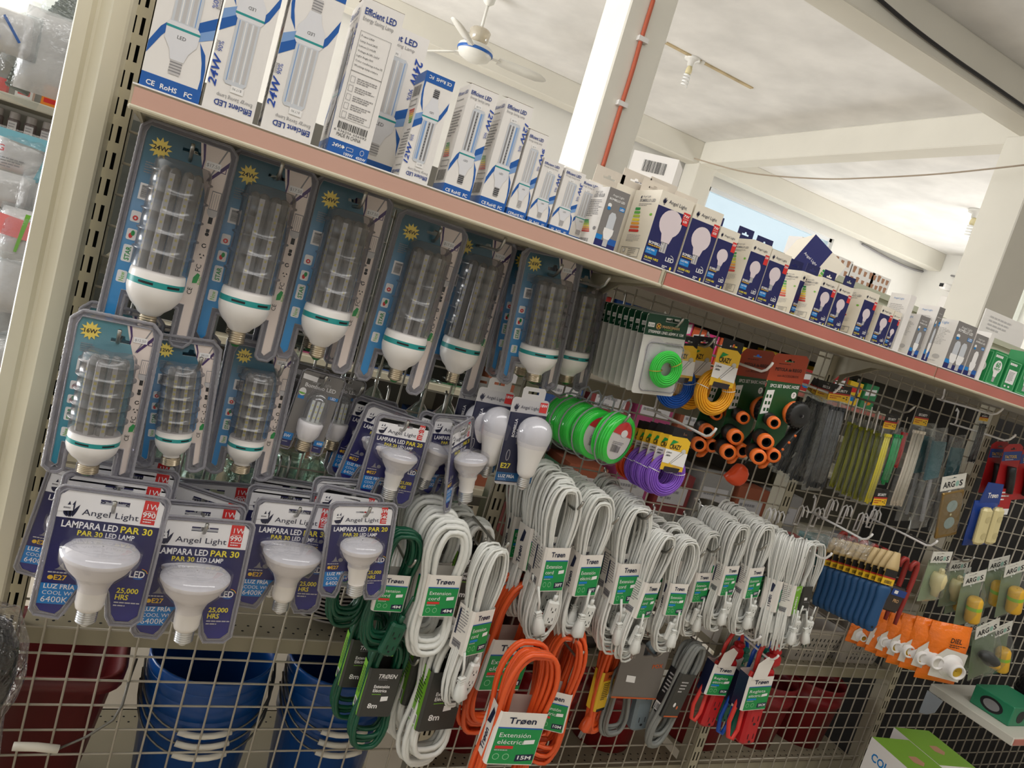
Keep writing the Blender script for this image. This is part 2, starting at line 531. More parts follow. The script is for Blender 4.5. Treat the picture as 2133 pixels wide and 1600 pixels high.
# ceiling fan
fanw = M('fan_white_enamel', (226, 224, 216), 0.4)
h = at(990, 106, w=6.4)
t = thing('ceiling_fan', 'white three-blade ceiling fan with a blue ring on a long rod', 'ceiling fan', Matrix.Translation(h))
mb = MB(); mb.lathe([(0, -.1), (.06, -.095), (.135, -.06), (.155, -.02), (.16, 0), (.155, .03), (.12, .05), (.05, .06), (0, .06)], fanw, seg=32); mo = mb.build('motor', t)
mb = MB(); mb.lathe([(.158, -.022), (.163, -.012), (.163, .0), (.158, .006)], royal, seg=32); mb.build('ring', mo)
mb = MB(); mb.lathe([(.05, .06), (.085, .09), (.095, .17), (.075, .19), (.02, .2), (0, .2)], clear('cloudy_cover', (222, 214, 196), .5, .12), seg=20); mb.build('coupling_cover', t)
mb = MB(); mb.tube([(0, 0, .06), (0, 0, ZC - h.z - .02)], .014, fanw); mb.build('rod', t)
mb = MB(); mb.lathe([(.014, ZC - h.z - .12), (.05, ZC - h.z - .09), (.06, ZC - h.z), (0, ZC - h.z)], fanw, seg=20); mb.build('canopy', t)
for k, ang in enumerate((-.1, 2.0, 4.1)):
    mb = MB(); mb.box((.13, -.02, -.014), (.24, .02, -.004), fanw)
    ws = [(.22, .05), (.30, .062), (.5, .066), (.62, .06), (.68, .03), (.70, .004)]
    mb.loft([[(x, -w, -.010 + w * .3), (x, w, -.010 - w * .3), (x, w, -.004 - w * .3), (x, -w, -.004 + w * .3)] for x, w in ws], fanw)
    bl = mb.build('blade', t); bl.rotation_euler = (0, 0, ang)


def bulb_lamp(px, label, spiral_lean=0.0, s=1.0):
    p = at(*px, z=ZC)
    t = thing('ceiling_bulb', label, 'light bulb', Matrix.Translation(p) @ Matrix.Scale(s, 4))
    mb = MB(); mb.lathe([(0, 0), (.075, 0), (.07, -.025), (.035, -.035), (.03, -.075), (0, -.075)], M('porcelain', (236, 234, 228), .25), seg=24); mb.build('lamp_holder', t)
    mb = MB(); mb.lathe([(0, -.075), (.02, -.075), (.028, -.1), (.03, -.13), (.022, -.14), (0, -.14)], M('ballast_yellowed', (226, 214, 170), .4), seg=16); mb.build('ballast', t)
    mb = MB(); n = 60
    mb.tube([(.028 * cos(a), .028 * sin(a), -.14 - .11 * k / n) for k in range(n + 1) for a in [k / n * 2 * pi * 4]], .008, M('frosted_tube', (246, 246, 244), .2), 8)
    mb.build('spiral_tube', t)
    return t


bulb_lamp((1443, 121), 'spiral bulb in a white holder on the stained ceiling channel')
bulb_lamp((2036, 438), 'spiral bulb hanging from the bright far ceiling bay', s=1.25)
t = thing('junction_cover', 'small round white cover beside the spiral bulb holder', 'cover', Matrix.Translation(at(1462, 128, z=ZC)))
mb = MB(); mb.lathe([(0, 0), (.035, 0), (.03, -.015), (0, -.015)], fanw, seg=16); mb.build('cover_plate', t)
# things on the right wall of the far bay
p = at(1986, 608, x=10.25)
t = thing('security_camera', 'white security camera on a bracket on the far wall', 'camera', Matrix.Translation(p))
mb = MB(); mb.box((-.12, -.05, .05), (.05, .05, .09), white, .01); mb.box((-.3, -.05, -.02), (-.05, .05, .07), white, .02); mb.build('body', t)
mb = MB(); mb.box((-.31, -.03, 0), (-.3, .03, .05), black); mb.build('lens', t)
mb = MB(); mb.box((-.16, -.07, -.3), (.05, .07, -.1), white, .02); mb.build('junction_box', t)
p = at(2040, 628, x=10.25)
t = thing('air_conditioner', 'pale wall cabinet beside the security camera', 'air conditioner', Matrix.Translation(p))
mb = MB(); mb.box((-.15, -.62, -.36), (.04, .28, .36), M('pale_green_grey', (214, 218, 208), .4), .06); mb.build('body', t)
mb = MB(); mb.box((-.16, -.45, -.6), (.05, .35, -.42), framew, .01); mb.build('louvre_frame', t)
# ---------------------------------------------------------------- the steel display rack
hole_dark = M('slot_shadow', (20, 20, 18), 0.9)
pinkA = M('pale_pink_strip', (206, 164, 148), 0.35, noise=.03, scale=5)
pinkB = M('salmon_strip', (192, 116, 104), 0.35, noise=.06, scale=7)
panelm = M('shelf_enamel', (196, 188, 164), 0.4, noise=.03, scale=4)
UX = (-0.128, 0.700, 1.5145, 2.222)
UPL = ('slotted beige upright beside the wide cream post', 'slotted beige upright behind the white extension cords', 'slotted beige upright between cords and cable ties', 'slotted beige upright where the corner shelf begins')
for k, ux in enumerate(UX):
    t = thing('upright', UPL[k], 'upright', Matrix.Translation((ux, 0, 0)))
    mb = MB(); w = .034
    xs = (-w / 2, -.0085, -.0035, .0035, .0085, w / 2); zs = [0.0]
    z = .06; ztop = 2.0 if k == 0 else 1.632
    while z < ztop - .05: zs += [z, z + .026]; z += .0415
    zs.append(ztop)
    for i in range(5):
        for j in range(len(zs) - 1):
            if i in (1, 3) and j % 2 == 1: continue
            mb.add([(xs[i], -.004, zs[j]), (xs[i + 1], -.004, zs[j]), (xs[i + 1], -.004, zs[j + 1]), (xs[i], -.004, zs[j + 1])], [(0, 1, 2, 3)], upr)
    mb.box((-w / 2, -.004, 0), (-w / 2 + .0015, .04, ztop), upr); mb.box((w / 2 - .0015, -.004, 0), (w / 2, .04, ztop), upr)
    mb.box((-w / 2 + .0015, .036, 0), (w / 2 - .0015, .04, ztop), hole_dark); mb.build('slotted_face', t)
    mb = MB(); mb.box((-.03, -.12, 0), (.03, .3, .05), upr, .004); mb.build('foot', t)

# wire grids: squares of 5 cm
GX0, GZ0 = -0.07146, 0.719
GL = ('wire grid behind the lamp blisters, first from the cream post', 'wire grid behind the white cords and trimmer lines', 'wire grid behind the cable ties and orange bags')
for k in range(3):
    x0, x1 = UX[k] + .018, UX[k + 1] - .018
    t = thing('wire_grid', GL[k], 'wire grid', Matrix.Translation((0, 0, 0)))
    mb = MB(); r = .0021
    i = math.ceil((x0 - GX0) / .05)
    while GX0 + i * .05 < x1:
        x = GX0 + i * .05; mb.tube([(x, 0, .07), (x, 0, 1.633)], r, wirem, 6); i += 1
    for j in range(-12, 19):
        z = GZ0 + j * .05
        mb.tube([(x0, .0035, z), (x1, .0035, z)], r, wirem, 6)
    mb.build('wire_mesh', t)

# top shelves with their price strips
ZS, ZT = 1.636, 1.6655          # underside and rim of the shelf front
SX = (-0.098, 0.757, 1.536, 2.42)
SL = ('long top shelf with a pale pink price strip', 'top shelf with a salmon price strip beside the pale pink one', 'top shelf with a salmon price strip under the green boxes')
under = M('shelf_underside', (120, 116, 102), 0.5)
for k in range(3):
    a, b = SX[k] + .0015, SX[k + 1] - .0015
    t = thing('top_shelf', SL[k], 'shelf', Matrix.Translation(((a + b) / 2, 0, ZS)))
    L = (b - a) / 2; mb = MB(); hh = ZT - ZS
    mb.box((-L, -.249, .002), (L, .02, .0275), panelm)
    mb.build('shelf_panel', t)
    mb = MB()
    mb.box((-L, -.2535, hh - .002), (L, -.248, hh), pwhite); mb.box((-L, -.258, -.003), (L, -.248, .003), panelm, .002)
    mb.box((-L, -.2505, .003), (L, -.249, hh - .002), panelm)
    if k == 0:
        mb.box((L - .006, -.254, .0), (L, -.249, hh), panelm, .001)
    mb.build('front_channel', t)
    mb = MB(); mb.box((-L + .003, -.2535, .003), (L - (.007 if k == 0 else .0), -.2507, hh - .0045), pinkA if k == 0 else pinkB); mb.build('price_strip', t)
    for sx, nm in ((-L + .012, 'bracket'), (L - .012, 'bracket')):
        mb = MB()
        vs = [(0, -.245, -.002), (0, -.10, -.012), (0, -.02, -.05), (0, 0, -.075), (0, .0, -.001), (0, -.245, -.0005)]
        mb.add([(sx - .002, y, z) for _, y, z in vs] + [(sx + .002, y, z) for _, y, z in vs], [tuple(range(5, -1, -1)), tuple(range(6, 12))] + [(i, (i + 1) % 6, 6 + (i + 1) % 6, 6 + i) for i in range(6)], upr)
        mb.build(nm, t)
# rear top rail seen above the small boxes
t = thing('rear_rail', 'grey green rail along the rear of the rack behind the boxes', 'rail', Matrix.Translation((1.75, .06, 1.69)))
mb = MB(); mb.box((-.55, 0, 0), (.95, .006, .135), M('grey_green_enamel', (186, 188, 168), .4)); mb.box((-.55, -.008, .125), (.95, .02, .14), M('grey_green_enamel')); mb.build('rail_board', t)

# rear shelves seen through the grid
rearm = M('shaded_shelf_enamel', (146, 138, 116), .45, noise=.04, scale=4)  # shelf enamel darkened: the shade behind the grid is put into its colour
def rear_shelf(x0, x1, z, label, d=.235, holes=True):
    t = thing('rear_shelf', label, 'shelf', Matrix.Translation(((x0 + x1) / 2, .012, z)))
    L = (x1 - x0) / 2; mb = MB()
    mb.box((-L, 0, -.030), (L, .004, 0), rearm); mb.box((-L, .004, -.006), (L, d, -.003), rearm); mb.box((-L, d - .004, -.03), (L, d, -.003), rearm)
    if holes:
        f = Face(mb, (0, 0, -.003), (1, 0, 0), (0, 1, 0), (0, 0, 1))
        x = -L + .02
        while x < L - .01:
            f.ell(x, .03, .0028, .0028, hole_dark, 1, 8); f.ell(x + .012, .05, .0028, .0028, hole_dark, 1, 8)
            f.ell(x, d - .03, .0028, .0028, hole_dark, 1, 8); f.ell(x + .012, d - .05, .0028, .0028, hole_dark, 1, 8); x += .025
    mb.build('shelf_board', t)
    return t
RZ = .762
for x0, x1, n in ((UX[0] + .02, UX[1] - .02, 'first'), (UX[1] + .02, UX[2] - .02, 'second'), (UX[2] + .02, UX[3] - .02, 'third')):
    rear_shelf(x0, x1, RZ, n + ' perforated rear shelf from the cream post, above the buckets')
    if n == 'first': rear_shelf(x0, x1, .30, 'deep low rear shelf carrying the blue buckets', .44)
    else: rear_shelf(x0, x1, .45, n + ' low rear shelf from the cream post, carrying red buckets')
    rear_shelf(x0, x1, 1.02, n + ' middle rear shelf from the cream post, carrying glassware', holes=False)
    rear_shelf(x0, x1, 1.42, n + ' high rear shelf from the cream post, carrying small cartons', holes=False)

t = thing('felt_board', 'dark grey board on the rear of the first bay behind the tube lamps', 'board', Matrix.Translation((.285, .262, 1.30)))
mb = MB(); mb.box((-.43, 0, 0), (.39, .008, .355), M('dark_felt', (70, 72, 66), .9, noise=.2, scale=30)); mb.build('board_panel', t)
t = thing('added_dark_panel', 'added black panel hiding the bright wall behind the corner bay grid', 'sheet', Matrix.Translation((2.95, .30, .0)))
mb = MB(); mb.box((-.70, 0, 0), (1.6, .008, 1.62), M('backdrop_black', (30, 29, 30), .8, noise=.3, scale=12)); mb.build('sheet_panel', t)  # panel added to keep the background dark where the bright wall would show
# wide cream end post
t = thing('end_post', 'wide cream steel post with a groove at the end of the rack', 'post', Matrix.Translation((0, 0, 0)))
mb = MB(); yp = -.10
e = [at(p, 400, y=yp).x for p in (76, 108, 117, 148, 153, 190)]
prof = [(e[0], -.03), (e[0], yp + .004), (e[0] + .002, yp), (e[1], yp + .004), (e[2], yp + .012), (e[2] + .004, yp + .012), (e[3], yp - .002), (e[4], yp - .004), (e[5] - .003, yp + .004), (e[5], yp + .008), (e[5], -.03)]
mb.loft([[(x, y, z) for x, y in prof] for z in (0.0, 2.3)], M('cream_post_enamel', (222, 215, 192), .3, noise=.02, scale=5), smooth=False)
mb.build('post_channel', t)

# ---------------------------------------------------------------- blister packs with LED tube lamps
cardblue = ramp('blue_card_print', [(0.0, (24, 142, 210)), (0.35, (72, 150, 205)), (0.62, (120, 165, 205)), (0.85, (56, 110, 132)), (1.0, (22, 74, 88))])
cardteal = ramp('teal_card_print', [(0.0, (28, 140, 168)), (0.4, (70, 150, 170)), (0.8, (110, 155, 168)), (1.0, (70, 130, 140))])
RODS = {}


def burst(f, u, v, r, m, l=2, n=12, k=.62):
    f.poly([(u + (r if i % 2 == 0 else r * k) * cos(pi * i / n), v + (r if i % 2 == 0 else r * k) * sin(pi * i / n)) for i in range(2 * n)], m, l)


def mini_lamp(f, u, v, h, l=2):
    """outline drawing of a tube lamp, printed"""
    w = h * .33
    f.rect(u - w * .42, v + h * .42, u + w * .42, v + h, grey, l); f.rect(u - w * .36, v + h * .45, u + w * .36, v + h * .97, cream, l + .5)
    for k in (-.2, 0, .2): f.line((u + k * w, v + h * .46), (u + k * w, v + h * .93), h * .012, grey, l + 1)
    f.poly([(u - w * .5, v + h * .42), (u + w * .5, v + h * .42), (u + w * .44, v + h * .3), (u + w * .2, v + h * .2), (u - w * .2, v + h * .2), (u - w * .44, v + h * .3)], lgrey, l)
    f.rect(u - w * .18, v, u + w * .18, v + h * .2, black, l)


def tube_pack(watt, W, H, D, Dt, L, blue, price='$17.50'):
    """LED tube lamp in a ribbed blister on a blue and cream card. L: hang hole above the lamp's tip"""
    s = L / .293
    t = thing('lamp_blister_pack', 'x', 'blister pack')
    hw = W / 2; nz = .045 * s; nw = D * .47           # notch that bares the screw cap
    out = [(-hw, 0), (-nw, 0), (-nw, nz), (nw, nz), (nw, 0), (hw, 0)]
    out = rrect(-hw, -.012 * s, hw, H, .012)
    k0 = [(-hw + .010, -.012 * s), (-nw - .006, -.012 * s), (-nw, -.004 * s), (-nw, nz), (nw, nz), (nw, -.012 * s), (nw + .006, -.018 * s), (hw - .010, -.018 * s)]
    out = k0 + [(hw, -.006 * s), (hw, H - .012), (hw - .012, H), (-hw + .012, H), (-hw, H - .012), (-hw, -.0)]
    i = .0075
    inner = [(x - i * (1 if x > 0 else -1) if abs(abs(x) - hw) < .011 else x + (i if x > 0 else -i) * (1 if abs(abs(x) - nw) < .007 else 0), z + (-i if z > H - .02 else (i if z < nz - .001 else i))) for x, z in out]
    # printed card
    mb = MB(); hz = L; hole = slot(.008, hz - .004, W * .24, .010)
    mb.prism(inner, blue, -.0006, .0002, holes=[hole], side=wcard)
    f = Face(mb, (0, -.0008, 0))
    xr = hw - i; zb = -.018 * s + i
    f.poly([(nw + i, zb), (xr, zb), (xr, H - i - .004), (xr - .006, H - i), (W * .10, H - i), (W * .14, H * .90), (W * .26, H * .74), (W * .30, H * .6), (W * .30, nz + .03), (W * .12, nz + i), (nw + i, nz + i)], cream, .6)
    burst(f, -hw * .55, H * .885, W * .12, starm); f.text(watt, -hw * .55, H * .885 - W * .026, W * .052, black, 3, 'c', True)
    f.poly([(W * .125, H - i), (W * .155, H - i), (W * .185, H * .90), (W * .18, H * .85), (W * .165, H * .85), (W * .165, H * .9)], purple, 1.5)
    f.poly([(xr, H * .93), (xr, H * .90), (W * .27, H * .80), (W * .25, H * .81)], purple, 1.5)
    f.line((W * .39, H - i), (W * .25, H * .80), W * .016, grey, 1.4)
    f.rect(W * .20, H * .865, W * .36, H * .9, pwhite, 2.5); f.text(price, W * .28, H * .874, H * .016, grey, 3, 'c')
    f.frame(W * .375, H * .86, W * .425, H * .885, W * .008, purple, 2.6)
    f.lines(-hw + .016, H * .80, W * .16, 5, H * .012, grey, 2, seed=3)
    f.rect(-hw + .016, H * .62, -hw + .016 + W * .13, H * .70, pwhite, 1); f.bars(-hw + .019, H * .63, W * .09, H * .06, black, 2, 4, True)
    r = W * .10
    for k, z in enumerate((.505, .415, .305, .20)):
        u = -hw + .013; hgt = H * (.055, .055, .085, .06)[k]
        f.poly([(u + p[0], H * z + p[1]) for p in rrect(0, 0, r, hgt, r * .18, 3)], pwhite, 1)
        if k == 0: f.ell(u + r * .5, H * z + hgt * .36, r * .28, r * .28, red, 2); burst(f, u + r * .5, H * z + hgt * .36, r * .16, pwhite, 3, 5, .45)
        elif k == 1: f.ell(u + r * .42, H * z + hgt * .38, r * .2, r * .3, red, 2); f.ell(u + r * .6, H * z + hgt * .64, r * .2, r * .3, green, 2.4)
        elif k == 2: f.text('STAR', u + r * .78, H * z + hgt * .1, r * .5, green, 2, 'l', True, rot=pi / 2, width=hgt * .8); f.lines(u + r * .05, H * z + hgt * .9, r * .15, 1, .001, lgrey)
        else: f.text('New', u + r * .75, H * z + hgt * .12, r * .52, lgreen, 2, 'l', rot=pi / 2, width=hgt * .76)
    x = W * .385
    mini_lamp(f, x, H * .60, H * .165)
    f.ell(x, H * .545, W * .022, W * .02, black, 2); f.rect(x - W * .018, H * .555, x + W * .018, H * .572, black, 2)
    f.ell(x, H * .485, W * .026, W * .026, black, 2); f.ell(x, H * .485, W * .015, W * .015, cream, 3); f.rect(x, H * .485, x + W * .03, H * .49, cream, 3)
    for a in range(3): f.poly([(x + W * .03 * cos(2 * pi * a / 3 + b), H * .432 + W * .03 * sin(2 * pi * a / 3 + b)) for b in (0, .5, 1.0)] + [(x + W * .012 * cos(2 * pi * a / 3 + .5), H * .432 + W * .012 * sin(2 * pi * a / 3 + .5))], black, 2)
    f.text('FC', x + W * .025, H * .35, W * .055, black, 2, 'l', rot=pi / 2)
    f.poly([(x - W * .03, H * .285), (x + W * .02, H * .29), (x + W * .035, H * .335), (x + W * .005, H * .342), (x - W * .03, H * .315)], green, 2); f.text('RoHS', x + W * .055, H * .285, W * .028, lgreen, 2, 'l', rot=pi / 2)
    f.text('CE', x - W * .01, H * .225, W * .05, black, 2, 'l', rot=pi / 2)
    mb.build('backing_card', t)
    # clear shell: flange, beaded rim, ribbed dome
    mb = MB()
    mb.skin(out, film, -.0022, holes=[hole]); mb.skin(out, band, -.0019, holes=[inner])
    P = [(x, -.0016, z) for x, z in out]
    dense = []
    for a, b in zip(P, P[1:] + P[:1]):
        n = max(1, int((Vector(b) - Vector(a)).length / .004))
        dense += [tuple(Vector(a).lerp(Vector(b), k / n)) for k in range(n)]
    mb.tube(dense, [(.0030 if k % 2 else .0024) for k in range(len(dense))], filmrim, 6, True)
    for a, b in zip(inner, inner[1:] + inner[:1]): pass
    mb.tube([(x, -.0018, z) for x, z in inner], .0011, filmrim, 5, True)
    R = Dt / 2 + .005; z0 = .100 * s; z1 = L - .022 * s; pr = []
    n = 5
    for k in range(n):
        a = z0 + (z1 - .02 * s - z0) * k / n; g = (z1 - .02 * s - z0) / n
        pr += [(R, a), (R, a + g * .82), (R + .0035, a + g * .88), (R + .0035, a + g * .95)]
    pr += [(R, z1 - .02 * s), (R - .001, z1 - .008 * s), (R * .86, z1 - .001), (R * .6, z1), (.001, z1)]
    yc_ = -R * .62
    mb.lathe(pr, domec, (0, yc_, 0), 24, pi * 1.0 - .45, 2 * pi + .45)
    mb.build('blister_shell', t)
    # the lamp
    r = D / 2; c = (0, yc_, 0)
    mb = MB()
    mb.lathe([(.0125, .027 * s), (r * .42, .030 * s), (r * .52, .036 * s), (r * .74, .044 * s), (r * .93, .056 * s), (r, .068 * s), (r, .0755 * s)], lampw, c, 32)
    mb.lathe([(r * 1.002, .0755 * s), (r * 1.004, .085 * s)], teal, c, 32)
    mb.lathe([(r, .085 * s), (r * .985, .094 * s), (r * .96, .098 * s), (r * .9, .099 * s), (0, .099 * s)], lampw, c, 32)
    for a in (-2.2, -1.15):
        mb.lathe([(r * 1.006, .0785 * s), (r * 1.006, .082 * s)], black, c, 5, a, a + .55)
    lamp = mb.build('lamp_body', t)
    mb = MB(); screw_cap(mb, .0135, .0, .029 * s, capm, gtip, (0, yc_)); mb.build('screw_cap', lamp)
    rt = Dt / 2 * .62; zt = z1 - .022 * s
    mb = MB(); rt0 = rt; rt = rt * 1.08 + Dt * .118
    for k in range(8):
        a = pi / 2 + 2 * pi * (k + .5) / 8; ca, sa = cos(a), sin(a); w = Dt * .055
        q = [(rt * ca - w * sa, yc_ + rt * sa + w * ca), (rt * ca + w * sa, yc_ + rt * sa - w * ca)]
        mb.add([(*q[0], .099 * s), (*q[1], .099 * s), (*q[1], zt), (*q[0], zt)], [(0, 1, 2, 3)], ledstrip)
        if sa < .3:
            z = .108 * s; e = 1.01; cx, cy = rt * e * ca, yc_ + rt * e * sa
            while z < zt - .01:
                d_ = .0018; mb.add([(cx - d_ * -sa, cy - d_ * ca, z), (cx + d_ * -sa, cy + d_ * ca, z), (cx + d_ * -sa, cy + d_ * ca, z + .0038), (cx - d_ * -sa, cy - d_ * ca, z + .0038)], [(0, 1, 2, 3)], ledm); z += .0108 * s
    mb.build('led_strip', lamp)
    mb = MB(); rt = rt0
    for k in range(8):
        a = pi / 2 + 2 * pi * (k + .5) / 8
        mb.lathe([(Dt * .115, .099 * s), (Dt * .115, zt), (Dt * .09, zt + .007 * s), (.001, zt + .010 * s)], tubec, (rt * 1.08 * cos(a), yc_ + rt * 1.08 * sin(a), 0), 6, pi, 2 * pi)
    mb.build('glass_tube', lamp)
    return t


def p24(): return tube_pack('24W', .140, .318, .082, .074, .293, cardblue)
def p16(): return tube_pack('16W', .108, .214, .064, .056, .188, cardblue, '$12.50')
def p16t(): return tube_pack('16W', .108, .218, .064, .056, .188, cardteal, '$12.50')
def p12(): return tube_pack('12W', .096, .195, .050, .044, .172, cardblue, '$8.50')


G24 = 'tube lamp blister packs hanging under the pink shelf'
rows = [('24', p24, (394, 312), (303, 684), -.150, .293, 'large tube lamp pack nearest the cream post, upper row of blue cards'),
        ('24', p24, (571, 366), (487, 716), -.135, .293, 'second large tube lamp pack from the cream post, price tag at its top corner'),
        ('24', p24, (736, 417), (652, 744), -.130, .293, 'third large tube lamp pack from the cream post, hook tip over its corner'),
        ('24', p24, (899, 484), (812, 790), -.120, .293, 'fourth large tube lamp pack from the cream post, in front of a shaded one'),
        ('24', p24, (1009, 512), (930, 796), -.045, .293, 'fifth large tube lamp pack from the cream post, set deeper in shade'),
        ('16', p16, (1147, 558), (1098, 793), -.085, .188, 'medium tube lamp pack hanging beside the green trimmer line cards'),
        ('16', p16, (1212, 580), (1166, 795), -.030, .188, 'shaded medium tube lamp pack half hidden by the green trimmer cards'),
        ('16t', p16t, (240, 706), (184, 979), -.200, .188, 'medium tube lamp pack with teal card, first of the second row'),
        ('12', p12, (386, 735), (354, 964), -.150, .172, 'small tube lamp pack on blue card, between two others in second row'),
        ('12', p12, (548, 749), (497, 980), -.105, .172, 'small tube lamp pack on blue card beside the grey bulb packs')]
for k, fn, a, b, y, L, lab in rows: placed(k, fn, hang(a, b, y, L), lab, G24)
# packs seen behind the first ones on the same hooks
BK = (('24', 0, .085, 'large tube lamp pack hidden behind the one nearest the cream post'), ('24', 1, .08, 'large tube lamp pack hidden behind the second one of the top row'), ('24', 2, .08, 'large tube lamp pack hidden behind the third one of the top row'),
      ('16', 5, .06, 'medium tube lamp pack hidden behind the one beside the trimmer cards'), ('12', 9, .06, 'small tube lamp pack hidden behind the one beside the grey packs'), ('12', 8, .075, 'small tube lamp pack hidden behind the first small one'), ('16t', 7, .09, 'medium tube lamp pack hidden behind the teal one beside the post'))
for k, i, dy, lab in BK:
    _, fn, a, b, y, L, _l = rows[i]
    placed(k, fn, Matrix.Translation((0, dy, 0)) @ hang(a, b, y, L), lab, G24)


# ---------------------------------------------------------------- peg hooks
def hook(tip, y, label, length=None, mat=None, up=.022, r=.0028, ground=0.0, shape='flat'):
    """single prong hook clipped to the wire grid; its upturned tip is seen at a pixel"""
    p = at(*tip, y=y)
    t = thing('peg_hook', label, 'hook', Matrix.Translation((p.x, 0, p.z - up)), 'peg hooks on the wire grid')
    m = mat or steel; d = -y
    mb = MB(); mb.tube([(0, -.004, 0), (0, -d * .5, 0), (0, -d + .022, -.002), (0, -d + .010, .004), (0, -d + .002, up * .7), (0, -d, up)], r, m, 8)
    mb.build('prong', t)
    mb = MB(); mb.tube([(0, -.004, 0), (0, -.005, .012), (0, -.001, .04), (0, .006, .047), (0, .006, .038)], r * .9, m, 6); mb.build('clip', t)
    mb = MB(); mb.tube([(-.02, -.004, 0), (.02, -.004, 0)], r * .9, m, 6); mb.build('cross_wire', t)
    return t


for tip, y, lab in (((403, 300), -.17, 'peg hook through the pack nearest the cream post'), ((590, 338), -.20, 'peg hook holding the second large tube lamp'), ((763, 400), -.20, 'peg hook holding the third large tube lamp'),
                    ((920, 475), -.15, 'peg hook holding the fourth large tube lamp'), ((1054, 495), -.17, 'peg hook holding the fifth large tube lamp'), ((1172, 551), -.13, 'peg hook holding the medium tube lamp'),
                    ((1272, 575), -.19, 'peg hook poking out under the shelf bracket'), ((250, 688), -.215, 'peg hook through the teal medium tube lamp card'), ((420, 745), -.18, 'peg hook holding the first small tube lamp'),
                    ((590, 760), -.17, 'peg hook holding the second small tube lamp')):
    hook(tip, y, lab)
# ---------------------------------------------------------------- navy blister packs with reflector lamps
packnavy = ramp('navy_card_print', [(0.0, (40, 42, 128)), (0.4, (34, 34, 98)), (0.75, (38, 38, 84)), (1.0, (38, 38, 84))])
lamptint = clear('lamp_dome_plastic', (248, 248, 252), 0.02, 0.07, 0.05)
refl = M('reflector_plastic', (236, 230, 224), 0.32)
lens = M('lamp_lens', (206, 204, 204), 0.25, noise=.05, scale=60)


def wing(f, u, v, s, m, l=2):
    """the feathered bulb mark beside the maker's name"""
    def leaf(x0, z0, x1, z1, w):
        n = 7; d = (x1 - x0, z1 - z0); L = []; R = []
        for i in range(n + 1):
            t = i / n; k = w * sin(pi * t ** .8); L.append((u + s * (x0 + d[0] * t - k * d[1]), v + s * (z0 + d[1] * t + k * d[0]))); R.append((u + s * (x0 + d[0] * t + k * d[1] * .35), v + s * (z0 + d[1] * t - k * d[0] * .35)))
        f.poly(L + R[-2:0:-1], m, l)
    leaf(.0, -.42, -.12, .55, .22); leaf(.06, -.42, .16, .62, .16); leaf(.14, -.40, .42, .40, .16); leaf(-.10, -.40, -.36, .18, .2)
    f.rect(u - .10 * s, v - .58 * s, u + .14 * s, v - .47 * s, m, l)


